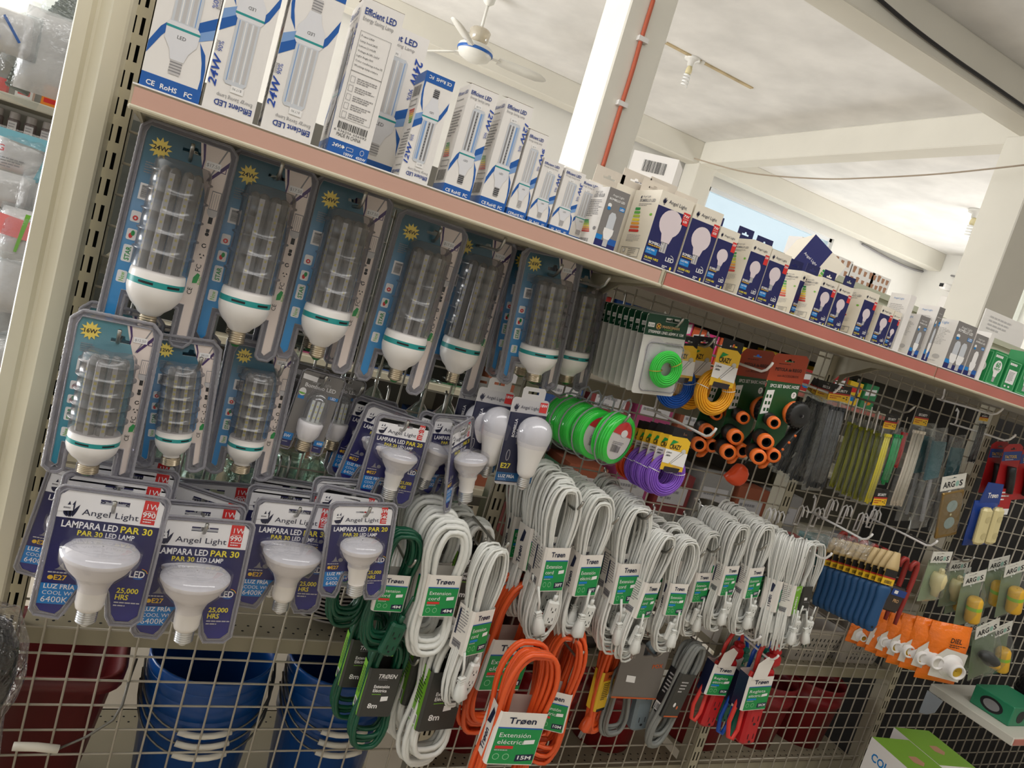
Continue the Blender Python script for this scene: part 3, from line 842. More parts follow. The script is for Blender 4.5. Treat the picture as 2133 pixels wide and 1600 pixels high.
def par_pack(W, H, R, watt, lum, nm):
    t = thing('reflector_lamp_pack', 'x', 'blister pack')
    hw = W / 2; zt = H * .755
    def outline(i):
        return [(-hw + i + .006, -.004 + i), (-W * .24 - i, -.008 + i), (-W * .20 - i, .002 + i * .5), (-.018 - i * .6, H * .16 + i), (-.016, H * .2 + i), (.016, H * .2 + i), (.018 + i * .6, H * .16 + i), (W * .17 + i, .000 + i * .5), (W * .22 + i, -.013 + i), (hw - i - .01, -.013 + i), (hw - i, -.003 + i),
                (hw - i, H * .6), (hw - i, H - i - .008), (hw - i - .003, H - i - .003), (hw - i - .008, H - i), (-hw + i + .008, H - i), (-hw + i + .003, H - i - .003), (-hw + i, H - i - .008), (-hw + i, H * .6), (-hw + i, .004 + i)]
    inn = outline(.006); hole = slot(.002, H * .885, W * .26, .010)
    mb = MB(); mb.prism(inn, packnavy, -.0006, .0002, holes=[hole], side=wcard)
    f = Face(mb, (0, -.0008, 0)); L_, R_ = -hw + .006, hw - .006
    # white header leaves the hang hole open
    hx0, hx1, hz0, hz1 = .002 - W * .13, .002 + W * .13, H * .885, H * .885 + .010
    f.rect(L_, zt, R_, hz0, pwhite, .6); f.rect(L_, hz0, hx0, hz1, pwhite, .6); f.rect(hx1, hz0, R_, hz1, pwhite, .6)
    f.poly([(L_, hz1), (R_, hz1), (R_, H - .014), (R_ - .008, H - .006), (L_ + .008, H - .006), (L_, H - .014)], pwhite, .6)
    wing(f, -hw * .70, H * .815, W * .17, dnavy); f.text('Angel Light', -hw * .5, H * .79, W * .062, dnavy, 2, 'l', width=W * .5)
    rx = hw * .54; f.rect(rx, H * .772, R_ - .008, H - .007, red, 1.5)
    rc = (rx + R_ - .008) / 2
    f.text(watt, rc, H * .893, W * .060, pwhite, 2.5, 'c', len(watt) < 3, width=W * (.155 if len(watt) > 2 else .115)); f.rect(rx + W * .02, H * .876, R_ - .008 - W * .02, H * .880, pwhite, 2.5); f.text(lum, rc, H * .828, W * .056, pwhite, 2.5, 'c', True); f.lines(rx + W * .02, H * .808, W * .13, 2, H * .02, pwhite, 2.5)
    f.text('LAMPARA LED', -hw * .80, H * .685, W * .068, pwhite, 2, 'l', True, width=W * .49); f.text(nm, W * .115, H * .685, W * .068, yellow, 2, 'l', True, width=W * .29)
    f.text(nm, -hw * .50, H * .63, W * .052, yellow, 2, 'l', True, width=W * .22); f.text('LED LAMP', -W * .005, H * .63, W * .052, pwhite, 2, 'l', True, width=W * .26)
    u = -hw * .62
    f.poly([(u - W * .06, H * .345), (u + W * .05, H * .345), (u + W * .02, H * .36), (u - .0, H * .405), (u - W * .03, H * .36)], grey, 1.5); f.ell(u + W * .075, H * .365, W * .035, H * .022, grey, 1.5)
    f.lines(u - W * .11, H * .318, W * .22, 1, .002, lgrey, 1.5, th=H * .01); f.text('E27', u - W * .05, H * .265, W * .052, gold, 2, 'l', True); f.ell(u - W * .08, H * .282, W * .025, H * .018, gold, 2, 10)
    f.poly([(L_, H * .07), (-W * .19, H * .07), (-W * .11, H * .20), (-W * .11, H * .235), (L_, H * .235)], sky, 1.2)
    f.text('LUZ FRÍA', L_ + .004, H * .195, W * .046, pwhite, 2, 'l', True); f.text('COOL WHITE', L_ + .004, H * .145, W * .042, pwhite, 2, 'l'); f.text('6400K', L_ + .004, H * .085, W * .062, pwhite, 2, 'l')
    u = hw * .58
    f.text('LED', u, H * .335, W * .072, pwhite, 2, 'l', True, width=W * .14); f.ell(u + W * .085, H * .335, W * .05, H * .018, royal, 1.2, 12, pi, 2 * pi)
    for k, c in enumerate((red, gold, green)): f.path([(u + W * .09 + W * (.075 - k * .004) * cos(a), H * .365 + W * (.06 - k * .004) * sin(a)) for a in (.2, .5, .8, 1.1, 1.4)], W * .005, c, 2)
    u = hw * .42
    f.text('25,000', u, H * .20, W * .055, yellow, 2, 'l', True, width=W * .2); f.text('HRS', u, H * .145, W * .055, yellow, 2, 'l', True, width=W * .12)
    f.lines(u, H * .115, W * .26, 2, H * .025, lgrey, 2, seed=5)
    f.poly([(-hw + .004, H * .80), (-hw + .004 + W * .14, H * .815), (-hw + .004 + W * .135, H * .86), (-hw + .002, H * .845)], pwhite, 3.2); f.lines(-hw + .012, H * .828, W * .08, 1, .003, grey, 3.6, th=H * .012)
    mb.build('backing_card', t)
    mb = MB(); out = outline(0)
    mb.skin(out, film, -.0022, holes=[hole]); mb.skin(out, band, -.0019, holes=[inn])
    mb.tube([(x, -.0016, z) for x, z in out], .0020, filmrim, 6, True); mb.tube([(x, -.0018, z) for x, z in outline(.0045)], .0009, filmrim, 5, True)
    k = R / .0475; c = (0, -R * .62, 0)
    zl = H * .585                                         # rim of the reflector
    mb.lathe([(.020 * k, H * .30), (.023 * k, H * .36), (R * .72 + .003, H * .44), (R + .003, zl - .012), (R + .003, zl + .006), (R * .7, zl + .012), (.001, zl + .013)], lamptint, c, 24, pi - .3, 2 * pi + .3)
    mb.build('blister_shell', t)
    mb = MB()
    zn = H * .34
    mb.lathe([(.013, .025), (.0165 * min(1, k * 1.1), .028), (.018 * min(1, k * 1.15), .034), (.0185 * min(1, k * 1.15), zn - .006), (.0205 * k ** .5, zn), (R * .52, zn + (zl - zn) * .2), (R * .80, zn + (zl - zn) * .52), (R * .955, zn + (zl - zn) * .82), (R * .985, zl - .006), (R, zl - .005), (R, zl)], refl, c, 36)
    lamp = mb.build('reflector', t)
    mb = MB(); mb.lathe([(R, zl), (R * .95, zl + .002), (R * .9, zl + .003), (R * .5, zl + .007), (.001, zl + .009)], lens, c, 36); mb.build('lens_disc', lamp)
    mb = MB(); screw_cap(mb, .0132, .0, .027, capal, pwhite, (0, c[1])); mb.build('screw_cap', lamp)
    return t


def par30(): return par_pack(.140, .186, .0475, '11W', '990', 'PAR 30')
def par20(): return par_pack(.104, .148, .0320, '6W', '540', 'PAR 20')


GP = 'navy blister packs with reflector lamps'
L30, L20 = .186 * .90, .148 * .90
pp = [('par30', par30, (237, 1050), (181, 1280), -.265, L30, 'front reflector lamp pack nearest the cream post, glare across its face', 0),
      ('par30', par30, (424, 1104), (380, 1320), -.225, L30, 'lowest reflector lamp pack in front, second from the cream post', 0),
      ('par30', par30, (622, 1067), (577, 1259), -.160, L30, 'third wide reflector lamp pack from the cream post, yellow strip behind its hole', 0),
      ('par20', par20, (757, 1066), (732, 1232), -.215, L20, 'narrow reflector lamp pack hanging over the dark green cord', 0),
      ('par20', par20, (842, 888), (799, 1036), -.130, L20, 'upright narrow reflector lamp pack with a red hook plug above the cords', 0),
      ('par20', par20, (923, 884), (870, 1012), -.075, L20, 'narrow reflector lamp pack half covered, beside the upright one', 0),
      ('par20', par20, (962, 896), (946, 1045), -.125, L20, 'narrow reflector lamp pack turned edgewise beside the round bulb packs', .85)]
for k, fn, a, b, y, L, lab, yw in pp: placed(k, fn, hang(a, b, y, L, yaw=yw), lab, GP)
bb = [(0, .055, 0, 0, 'reflector lamp pack directly behind the one nearest the cream post'), (0, .115, .01, 0, 'third reflector lamp pack deep behind the one nearest the post'), (0, .165, .01, 0, 'fourth reflector lamp pack deepest behind the one nearest the post'),
      (1, .06, -.01, 0, 'reflector lamp pack directly behind the lowest one in front'), (1, .115, .0, .24, 'reflector lamp pack tilted clockwise behind the lowest one'), (1, .165, .015, -.02, 'reflector lamp pack deepest behind the lowest one, red label showing'),
      (2, .055, -.008, .02, 'reflector lamp pack directly behind the third wide one'), (2, .105, .0, .04, 'reflector lamp pack deepest behind the third wide one'),
      (3, .055, -.01, .18, 'narrow reflector lamp pack tilted behind the one over the green cord'), (3, .11, -.01, .05, 'narrow reflector lamp pack deepest behind the one over the green cord'),
      (4, .045, -.012, .14, 'narrow reflector lamp pack leaning behind the upright one'), (4, .085, -.025, .1, 'narrow reflector lamp pack, middle of those behind the upright one'), (4, .12, -.035, .02, 'narrow reflector lamp pack deepest behind the upright one'),
      (6, .05, .01, .1, 'narrow reflector lamp pack with red label behind the edgewise one')]
for i, dy, dx, ln, lab in bb:
    k, fn, a, b, y, L, _l, yw = pp[i]
    p = at(*a, y=y)
    m = hang(a, b, y, L, yaw=yw if i != 6 else .1)
    placed(k, fn, Matrix.Translation((dx, dy, 0)) @ Matrix.Translation(p) @ Matrix.Rotation(ln, 4, 'Y') @ Matrix.Translation(-p) @ m, lab, GP)
placed('par30', par30, hang((196, 1010), (128, 1200), -.10, L30), 'reflector lamp pack hanging low in shade against the slotted upright', GP)
for tip, y, lab in (((240, 1046), -.285, 'peg hook tip through the hole of the pack nearest the post'), ((432, 1092), -.245, 'peg hook tip through the lowest reflector pack'), ((626, 1058), -.185, 'peg hook tip through the third wide reflector pack'), ((592, 1020), -.10, 'peg hook behind the third wide reflector pack'),
                    ((772, 1058), -.235, 'peg hook tip through the narrow pack over the green cord'), ((851, 878), -.16, 'peg hook tip through the upright narrow pack'), ((978, 886), -.15, 'peg hook tip through the edgewise narrow pack')):
    hook(tip, y, lab)

# ---------------------------------------------------------------- small grey packs with candle lamps
def grey_pack():
    W, H = .076, .142; hw = W / 2
    t = thing('candle_lamp_pack', 'x', 'blister pack')
    def outline(i): return [(-hw + i, .004 + i), (-hw + i + .004, i - .002), (-.020 - i, i - .002), (-.017 - i, .004), (-.015 - i, .026 + i), (.015 + i, .026 + i), (.017 + i, .004), (.020 + i, i - .002), (hw - i - .004, i - .002), (hw - i, .004 + i), (hw - i, H - .006), (hw - i - .006, H - i), (-hw + i + .006, H - i), (-hw + i, H - .006)]
    mb = MB(); hole = slot(.002, H * .925, .02, .006); mb.prism(outline(.003), gcard, -.0005, .0002, holes=[hole], side=wcard)
    f = Face(mb, (0, -.0007, 0))
    f.text('Angel Light', 0, H * .85, .005, lgrey, 2, 'c'); f.text('Bombillo LED', 0, H * .79, .0068, pwhite, 2, 'c', True)
    f.rect(hw * .45, H * .70, hw * .92, H * .74, sky, 1.5); f.text('LED', hw * .68, H * .708, .004, pwhite, 2.2, 'c', True)
    f.ell(-hw * .72, H * .72, .006, .007, pwhite, 1.5); f.ell(-hw * .72, H * .715, .006, .004, lgreen, 1.8, 12, pi, 2 * pi); f.rect(-hw * .86, H * .63, -hw * .58, H * .67, sky, 1.5)
    f.rect(-hw + .003, H * .10, -.019, H * .19, sky, 1); f.rect(-hw + .003, .003, -.019, H * .10, navy, 1); f.rect(.019, H * .10, hw - .003, H * .17, sky, 1); f.rect(.019, .003, hw - .003, H * .10, navy, 1)
    f.text('5W', -hw * .75, H * .13, .005, pwhite, 2, 'c', True); f.text('600', hw * .76, H * .12, .0045, pwhite, 2, 'c', True); f.lines(-hw * .9, .01, .012, 1, .003, lgrey, 2); f.lines(hw * .55, .01, .012, 1, .003, lgrey, 2)
    f.poly([(-hw + .004, H * .88), (-hw * .25, H * .87), (-hw * .24, H * .93), (-hw + .003, H * .94)], pwhite, 2.6)
    mb.build('backing_card', t)
    mb = MB(); out = outline(0); mb.skin(out, film, -.002, holes=[hole]); mb.tube([(x, -.0015, z) for x, z in out], .0013, filmrim, 6, True)
    c = (0, -.014, 0)
    mb.lathe([(.022, .03), (.0225, .06), (.021, .10), (.014, .113), (.001, .118)], lamptint, c, 18, pi - .2, 2 * pi + .2); mb.build('blister_shell', t)
    mb = MB(); mb.lathe([(.0125, .024), (.015, .028), (.0195, .036), (.0215, .050), (.0215, .056), (.019, .058), (0, .059)], lampw, c, 24); lamp = mb.build('lamp_body', t)
    fb = Face(mb, (0, 0, 0))
    mb = MB(); screw_cap(mb, .0132, 0, .025, capm, black, (0, c[1])); mb.build('screw_cap', lamp)
    mb = MB(); mb.lathe([(.0185, .058), (.019, .085), (.016, .098), (.009, .107), (.001, .110)], clear('candle_glass', (236, 238, 236), .04, .12, .05), c, 20); mb.build('glass_dome', lamp)
    mb = MB()
    for x in (-.008, 0.0, .008):
        y = c[1] - .009 + abs(x) * .3; mb.box((x - .0024, y - .0006, .059), (x + .0024, y + .0006, .096), ledstrip)
        for z in (.066, .076, .086): mb.box((x - .0012, y - .0012, z), (x + .0012, y - .0005, z + .003), ledm)
    mb.build('led_strip', lamp)
    return t


GG = 'small grey blister packs with candle lamps'
placed('grey', grey_pack, hang((674, 791), (624, 938), -.10, .131), 'grey candle lamp pack in front, white tag at its corner', GG)
placed('grey', grey_pack, hang((720, 798), (684, 936), -.03, .131), 'grey candle lamp pack in shade beside the front one', GG)
placed('grey', grey_pack, hang((640, 775), (592, 930), -.055, .131), 'grey candle lamp pack hidden behind the front one', GG)
hook((681, 784), -.13, 'peg hook holding the grey candle lamp packs'); hook((757, 805), -.08, 'dark peg hook beside the shaded candle lamp pack')


# ---------------------------------------------------------------- navy packs with round bulbs
def bulb_pack():
    W, H = .088, .195; hw = W / 2
    t = thing('round_bulb_pack', 'x', 'blister pack')
    pts = rrect(-hw, 0, hw, H, .008); tab = [(-.022, H), (-.022, H + .022), (-.018, H + .026), (.022, H + .026), (.026, H + .022), (.026, H)]
    o = rrect(-hw, 0, hw, H, .008); o = o[:10] + [(.030, H), (.030, H + .020), (.025, H + .025), (-.020, H + .025), (-.025, H + .020), (-.025, H)] + o[10:]
    hole = [(-.012, H + .010), (-.012, H + .016), (.014, H + .016), (.014, H + .010)]
    mb = MB(); mb.prism(o, lgrey, -.0006, .0002, holes=[hole], side=wcard)
    f = Face(mb, (0, -.0008, 0))
    f.rect(-hw + .0003, .006, hw - .0003, H * .83, dnavy, .6); f.rect(-hw, 0.008, hw, H * .14, M('deep_blue_band', (10, 86, 136), .4), 1)
    wing(f, -hw * .72, H * .89, .015, dnavy); f.text('Angel Light', -hw * .5, H * .88, .0072, dnavy, 2, 'l', width=.044); f.rect(hw * .52, H * .86, hw * .93, H * .975, red, 2); f.text('18W', hw * .73, H * .925, .006, pwhite, 3, 'c', True)
    f.text('BOMBILLA', -hw * .50, H * .55, .0062, pwhite, 2, 'l', True, rot=pi / 2); f.text('BULB', -hw * .30, H * .55, .0058, pwhite, 2, 'l', True, rot=pi / 2)
    f.text('E27', -hw * .86, H * .19, .011, yellow, 2, 'l', True); f.text('LUZ FRÍA', -hw * .86, H * .08, .0066, pwhite, 2, 'l', True); f.text('6400K', -hw * .86, H * .045, .0055, pblue, 2, 'l')
    f.path([(-hw * .6 + .004 * cos(a), H * .34 + .012 * sin(a)) for a in [k * pi / 8 for k in range(17)]], .0007, pwhite, 2)
    mb.build('backing_card', t)
    c = (.012, -.026, 0); R = .0365
    mb = MB(); mb.lathe([(.0125, .030), (.017, .034), (.0195, .040), (.0225, .060), (.027, .080), (.0318, .098), (.0345, .108)], lampw, c, 32); lamp = mb.build('lamp_body', t)
    mb = MB(); n = 12; z0 = .108
    mb.lathe([(.0345, z0), (R, z0 + .008), (R * 1.02, z0 + .018)] + [(R * 1.02 * cos(pi / 2 * k / n), z0 + .018 + R * 1.0 * sin(pi / 2 * k / n)) for k in range(1, n)] + [(.001, z0 + .018 + R)], lampd, c, 32); mb.build('diffuser', lamp)
    mb = MB(); screw_cap(mb, .0135, .0, .031, capal, pwhite, (c[0], c[1])); mb.build('screw_cap', lamp)
    mb = MB(); mb.skin(rrect(-hw + .003, .003, hw - .003, H - .003, .006), film, -.0022); mb.lathe([(R + .003, .10), (R + .004, z0 + .02), (R * .9, z0 + .045), (.001, z0 + .059)], lamptint, c, 24, pi - .3, 2 * pi + .3); mb.build('blister_shell', t)
    return t


GB = 'navy packs with round white bulbs'
placed('round', bulb_pack, hang((1111, 819), (1066, 1010), -.14, .208), 'front round bulb pack above the white extension cords', GB)
placed('round', bulb_pack, hang((1040, 800), (990, 985), -.085, .208), 'round bulb pack behind the front one, nearer the reflector packs', GB)
placed('round', bulb_pack, hang((1003, 795), (955, 975), -.04, .208), 'round bulb pack deepest in shade, mostly covered by reflector packs', GB)
hook((1182, 822), -.16, 'long peg hook holding the round bulb packs', up=.01)
# ---------------------------------------------------------------- cartons on the top shelf
ZB = ZS + .0276


def rim(px): return at(px, 170.2 + .3553 * (px - 284.7), y=-.2535).x


def lamp_print(f, u, v, w, h, dark=False, l=2.4):
    """picture of a tube lamp, screw cap down, printed on a carton"""
    f.rect(u - w * .16, v, u + w * .16, v + h * .12, lgrey if not dark else grey, l)
    for k in range(4): f.rect(u - w * .18, v + h * (.02 + .025 * k), u + w * .18, v + h * (.03 + .025 * k), grey if not dark else black, l + .3)
    f.poly([(u - w * .2, v + h * .12), (u + w * .2, v + h * .12), (u + w * .28, v + h * .2), (u + w * .48, v + h * .28), (u + w * .5, v + h * .40), (u + w * .42, v + h * .43), (u - w * .42, v + h * .43), (u - w * .5, v + h * .40), (u - w * .48, v + h * .28), (u - w * .28, v + h * .2)], M('print_lamp_white', (226, 226, 230), .45), l)
    f.rect(u - w * .5, v + h * .375, u + w * .5, v + h * .395, teal, l + .3)
    f.text('LED', u, v + h * .30, w * .11, black, l + .4, 'c')
    f.poly([(u - w * .40, v + h * .43), (u + w * .40, v + h * .43), (u + w * .40, v + h * .97), (u + w * .30, v + h), (u - w * .30, v + h), (u - w * .40, v + h * .97)], M('print_tube_grey', (206, 210, 216), .45), l)
    for k in (-.27, -.06, .18): f.rect(u + w * (k - .055), v + h * .44, u + w * (k + .055), v + h * .96, (pblue if k > 0 else grey) if dark else lgrey, l + .3)
    for k in (-.165, .06, .3): f.rect(u + w * (k - .015), v + h * .44, u + w * (k + .015), v + h * .97, pwhite if k < .2 else pblue, l + .4)
    if dark:
        for k in range(12): f.rect(u - w * .08, v + h * (.46 + .04 * k), u - w * .03, v + h * (.475 + .04 * k), black, l + .5)


def eff_front(f, w, h, watt, dark=False):
    f.rect(0, 0, w, h * .095, royal, 1); f.text('CE', w * .17, h * .03, h * .028, pwhite, 2, 'c', True); f.text('RoHS', w * .47, h * .03, h * .028, pwhite, 2, 'c', True); f.text('FC', w * .8, h * .03, h * .028, pwhite, 2, 'c', True)
    f.poly([(w * .995, h * .095), (w * .93, h * .095), (w * .94, h * .16), (w * .90, h * .25), (w * .80, h * .36), (w * .93, h * .30), (w * .98, h * .22)], royal, 1)
    f.poly([(0, h * .20), (w * .18, h * .32), (w * .34, h * .40), (w * .34, h * .45), (w * .14, h * .37), (0, h * .27)], royal, 1)
    f.poly([(w * .66, h * .39), (w, h * .46), (w, h * .53), (w * .66, h * .45)], royal, 1); f.poly([(w * .66, h * .34), (w, h * .40), (w, h * .46), (w * .66, h * .39)], pblue, 1)
    f.text('Efficient LED', w * .06, h * .915, h * .034 if w / h < .36 else h * .04, M('title_blue_ink', (40, 66, 140), .45), 2, 'l', True, width=w * .74)
    f.text('Energy Saving Lamp', w * .08, h * .878, h * .022, grey, 2, 'l', width=w * .7)
    lamp_print(f, w * .50, h * .13, w * .56, h * .68, dark)
    f.text(watt, w * .84, h * .85, w * .15, M('watt_blue_ink', (32, 74, 168), .45), 2.6, 'l', True, True, rot=-pi / 2, width=h * .19)
    f.text('90%', w * .86, h * .645, w * .09, M('watt_blue_ink'), 2.6, 'l', rot=-pi / 2); f.text('saving', w * .955, h * .645, w * .06, grey, 2.6, 'l', rot=-pi / 2)
    f.rect(w * .30, h * .81, w * .55, h * .85, pwhite, 3.2); f.text('$17.90' if w > .06 else '$8.75', w * .43, h * .82, h * .014, grey, 3.6, 'c')


def energy(f, u, v, w, h, l=2):
    c = ((34, 150, 70), (96, 180, 70), (180, 205, 70), (240, 220, 70), (240, 170, 60), (226, 110, 56), (206, 50, 44))
    for k, rgb in enumerate(c):
        y = v + h * (1 - (k + 1) / 7); f.poly([(u, y + h * .02), (u + w * (.42 + .07 * k), y + h * .02), (u + w * (.48 + .07 * k), y + h * .065), (u + w * (.42 + .07 * k), y + h * .12), (u, y + h * .12)], M('energy_%d' % k, rgb, .45), l)


def eff_side(f, w, h):
    f.rect(0, 0, w, h * .095, royal, 1); f.text('Efficient LED', w * .08, h * .92, h * .03, M('title_blue_ink'), 2, 'l', True, width=w * .8); f.lines(w * .1, h * .87, w * .75, 1, .01, grey, 2, th=h * .008)
    f.rect(w * .1, h * .80, w * .9, h * .803, grey, 2); f.lines(w * .1, h * .76, w * .75, 9, h * .028, grey, 2, seed=9)
    energy(f, w * .2, h * .34, w * .6, h * .14)
    f.frame(w * .2, h * .25, w * .85, h * .31, w * .02, grey, 2); f.bars(w * .15, h * .12, w * .7, h * .10, black, 2, 5)


def spec_front(f, w, h, watt):
    f.rect(0, 0, w, h * .10, royal, 1); f.text('24W', w * .1, h * .055, h * .022, pwhite, 2, 'l', True, True); f.poly([(w * .30, h * .06), (w * .36, h * .06), (w * .36, h * .053), (w * .41, h * .066), (w * .36, h * .079), (w * .36, h * .07), (w * .30, h * .07)], pwhite, 2)
    f.text('100W', w * .42, h * .02, h * .018, pwhite, 2, 'l', True); f.frame(w * .45, h * .052, w * .62, h * .075, w * .008, pwhite, 2); f.text('450W', w * .72, h * .02, h * .018, pwhite, 2, 'l', True)
    f.ell(w * .84, h * .068, w * .05, h * .018, pwhite, 2); f.ell(w * .84, h * .068, w * .042, h * .015, royal, 2.4)
    f.text('MADE IN CHINA', w * .14, h * .125, h * .024, black, 2, 'l', width=w * .6); f.bars(w * .12, h * .175, w * .72, h * .045, black, 2, 6); f.text('6 536256 656592', w * .06, h * .155, h * .014, black, 2, 'l', width=w * .8)
    f.frame(w * .10, h * .24, w * .86, h * .80, w * .006, black, 2)
    for k, s in enumerate(('Power:24W', 'Lamp bead:2835', 'Lumen:2160LM', 'Voltage:AC85-265V', 'Light Angle:360', 'Color rendering index:75', 'Working temperature')):
        f.text(s, w * .14, h * (.765 - .031 * k), h * .0125, black, 2, 'l', res=1)
    f.rect(w * .10, h * .545, w * .86, h * .548, black, 2)
    for k in range(5):
        f.frame(w * .14, h * (.475 - .057 * k), w * .25, h * (.515 - .057 * k), w * .008, grey, 2); f.lines(w * .3, h * (.507 - .057 * k), w * .5, 3, h * .013, grey, 2, seed=20 + k)
    f.text('Efficient LED', w * .08, h * .905, h * .04, M('title_blue_ink'), 2, 'l', True, width=w * .78); f.text('Energy Saving Lamp', w * .08, h * .865, h * .026, grey, 2, 'l', width=w * .75)


def bulb_shape(f, u, v, R, globe, m, l=2):
    """printed bulb, cap down; v is the cap's lower end"""
    k = R
    for a in (0,): f.rect(u - k * .28, v, u + k * .28, v + k * .75, lgrey, l)
    for a in range(2): f.rect(u - k * (.2 - .25 * a), v + .05 * k, u - k * (.12 - .25 * a), v + k * .75, grey, l + .3)
    pts = [(u - k * .36, v + k * .72), (u + k * .36, v + k * .72)]
    n = 18; zc = v + k * (2.15 if globe else 2.2)
    for i in range(n + 1):
        a = -pi / 2 + .55 + (2 * pi - 1.1) * i / n
        pts.append((u + k * cos(a), zc + k * sin(a)))
    f.poly(pts, m, l)


def angel_front(f, w, h, watt, lum, globe, bulb):
    dk = M('carton_navy', (30, 34, 92), .4)
    f.rect(0, 0, w, h * .80, dk, 1); wing(f, w * .15, h * .875, w * .15, dnavy); f.text('Angel Light', w * .27, h * .865, w * .085, dnavy, 2, 'l', width=w * .55)
    f.rect(w * .78, h * .66, w * .985, h * .83, red, 2); f.text(watt, w * .88, h * .765, h * .038, pwhite, 3, 'c', True, width=w * .17)
    if lum: f.rect(w * .80, h * .745, w * .96, h * .749, pwhite, 3); f.text(lum, w * .88, h * .695, h * .032, pwhite, 3, 'c', True)
    R = w * (.33 if globe else .27)
    bulb_shape(f, w * (.50 if globe else .47), h * (.22 if globe else .30), R, globe, M('print_bulb', (226, 212, 216), .45))
    f.text('BOMBILLO', w * .05, h * .285, h * .036, pwhite, 3.2, 'l', True, width=w * .42); f.lines(w * .05, h * .262, w * .5, 1, .01, gold, 3.2, th=h * .012)
    f.rect(w * .03, h * .15, w * .36, h * .235, sky, 2.6); f.text('LUZ FRÍA', w * .06, h * .198, h * .022, pwhite, 3.2, 'l', True); f.lines(w * .06, h * .165, w * .2, 1, .01, pblue, 3.2, th=h * .012)
    f.text('20,000 HRS' if globe else '15,000 HRS', w * .05, h * .085, h * .03, yellow, 3, 'l', True, width=w * .42); f.lines(w * .05, h * .055, w * .3, 1, .01, lgrey, 3, th=h * .012)
    f.text('LED', w * .66, h * .13, h * .055, pwhite, 3, 'l', True, width=w * .25); f.path([(w * .78 + w * .12 * cos(a), h * .16 + h * .06 * sin(a)) for a in (0, .4, .8, 1.2, 1.6)], w * .012, pwhite, 3)
    f.lines(w * .62, h * .055, w * .16, 2, h * .02, pwhite, 3, th=h * .012); f.ell(w * .88, h * .05, w * .03, h * .025, yellow, 3)


def angel_side(f, w, h):
    wing(f, w * .30, h * .90, w * .07, dnavy); f.text('Angel Light', w * .36, h * .895, w * .045, grey, 2, 'l'); f.text('BOMBILLO LED', w * .28, h * .835, w * .06, grey, 2, 'l', True)
    f.lines(w * .28, h * .80, w * .5, 2, h * .02, grey, 2); energy(f, w * .2, h * .40, w * .42, h * .36); f.ell(w * .84, h * .66, w * .05, h * .018, lgreen, 2)
    f.lines(w * .2, h * .36, w * .6, 5, h * .022, lgrey, 2, seed=7); f.frame(w * .12, h * .06, w * .82, h * .19, w * .012, grey, 2); f.ell(w * .24, h * .14, w * .05, h * .03, grey, 2); f.ell(w * .24, h * .14, w * .04, h * .024, wcard, 2.4); f.lines(w * .4, h * .16, w * .35, 4, h * .025, grey, 2, seed=8)


def grey_front(f, w, h, two=False, pale=False):
    gb = M('carton_grey', (132, 128, 126), .4); f.rect(0, 0, w, h, gb, 1); f.rect(0, 0, w, h * .14, navy, 1.6); f.rect(0, h * .14, w * .3, h * .22, sky, 1.6); f.rect(w * .62, h * .10, w, h * .20, royal, 1.8)
    f.text('Angel Light', w * .5, h * .88, w * .085, pwhite, 2, 'c'); f.text('BOMBILLO LED', w * .5, h * .81, w * .085, pwhite, 2, 'c', True, width=w * .75)
    f.rect(w * .70, h * .68, w * .95, h * .75, sky, 2); f.text('LED', w * .825, h * .695, w * .08, pwhite, 3, 'c', True); f.ell(w * .22, h * .72, w * .09, h * .035, pwhite, 2); f.ell(w * .22, h * .67, w * .08, h * .03, sky, 2.2)
    for u in ((.34, .68) if two else (.5,)):
        k = .8 if two else 1; R = w * .22 * k
        f.rect(w * u - R * .5, h * .05, w * u + R * .5, h * .17, lgrey, 2.4); f.poly([(w * u - R * .6, h * .17), (w * u + R * .6, h * .17), (w * u + R * 1.05, h * .27), (w * u + R * 1.05, h * .35), (w * u - R * 1.05, h * .35), (w * u - R * 1.05, h * .27)], pwhite, 2.4)
        f.poly([(w * u - R * .8, h * .35), (w * u + R * .8, h * .35), (w * u + R * .8, h * .56), (w * u + R * .4, h * .62), (w * u - R * .4, h * .62), (w * u - R * .8, h * .56)], M('print_tube_grey') if not pale else pwhite, 2.4)


def grey_side(f, w, h):
    f.text('Angel Light', w * .3, h * .9, w * .06, grey, 2, 'l'); f.text('LED BULB', w * .28, h * .83, w * .09, grey, 2, 'l', True); f.lines(w * .15, h * .77, w * .7, 10, h * .03, grey, 2, seed=12)
    energy(f, w * .15, h * .22, w * .5, h * .22); f.bars(w * .15, h * .05, w * .5, h * .07, grey, 2, 3); f.ell(w * .8, h * .3, w * .08, h * .03, grey, 2)


def mark_side(f, w, h):
    f.text('Angel Light', w * .2, h * .9, w * .08, pblue, 2, 'l'); f.lines(w * .12, h * .8, w * .75, 12, h * .03, lgrey, 2, seed=14); f.ell(w * .3, h * .25, w * .12, h * .045, red, 2); f.ell(w * .3, h * .25, w * .09, h * .033, wcard, 2.4); f.ell(w * .68, h * .22, w * .12, h * .045, lgrey, 2); f.lines(w * .15, h * .12, w * .6, 2, h * .03, lgrey, 2)


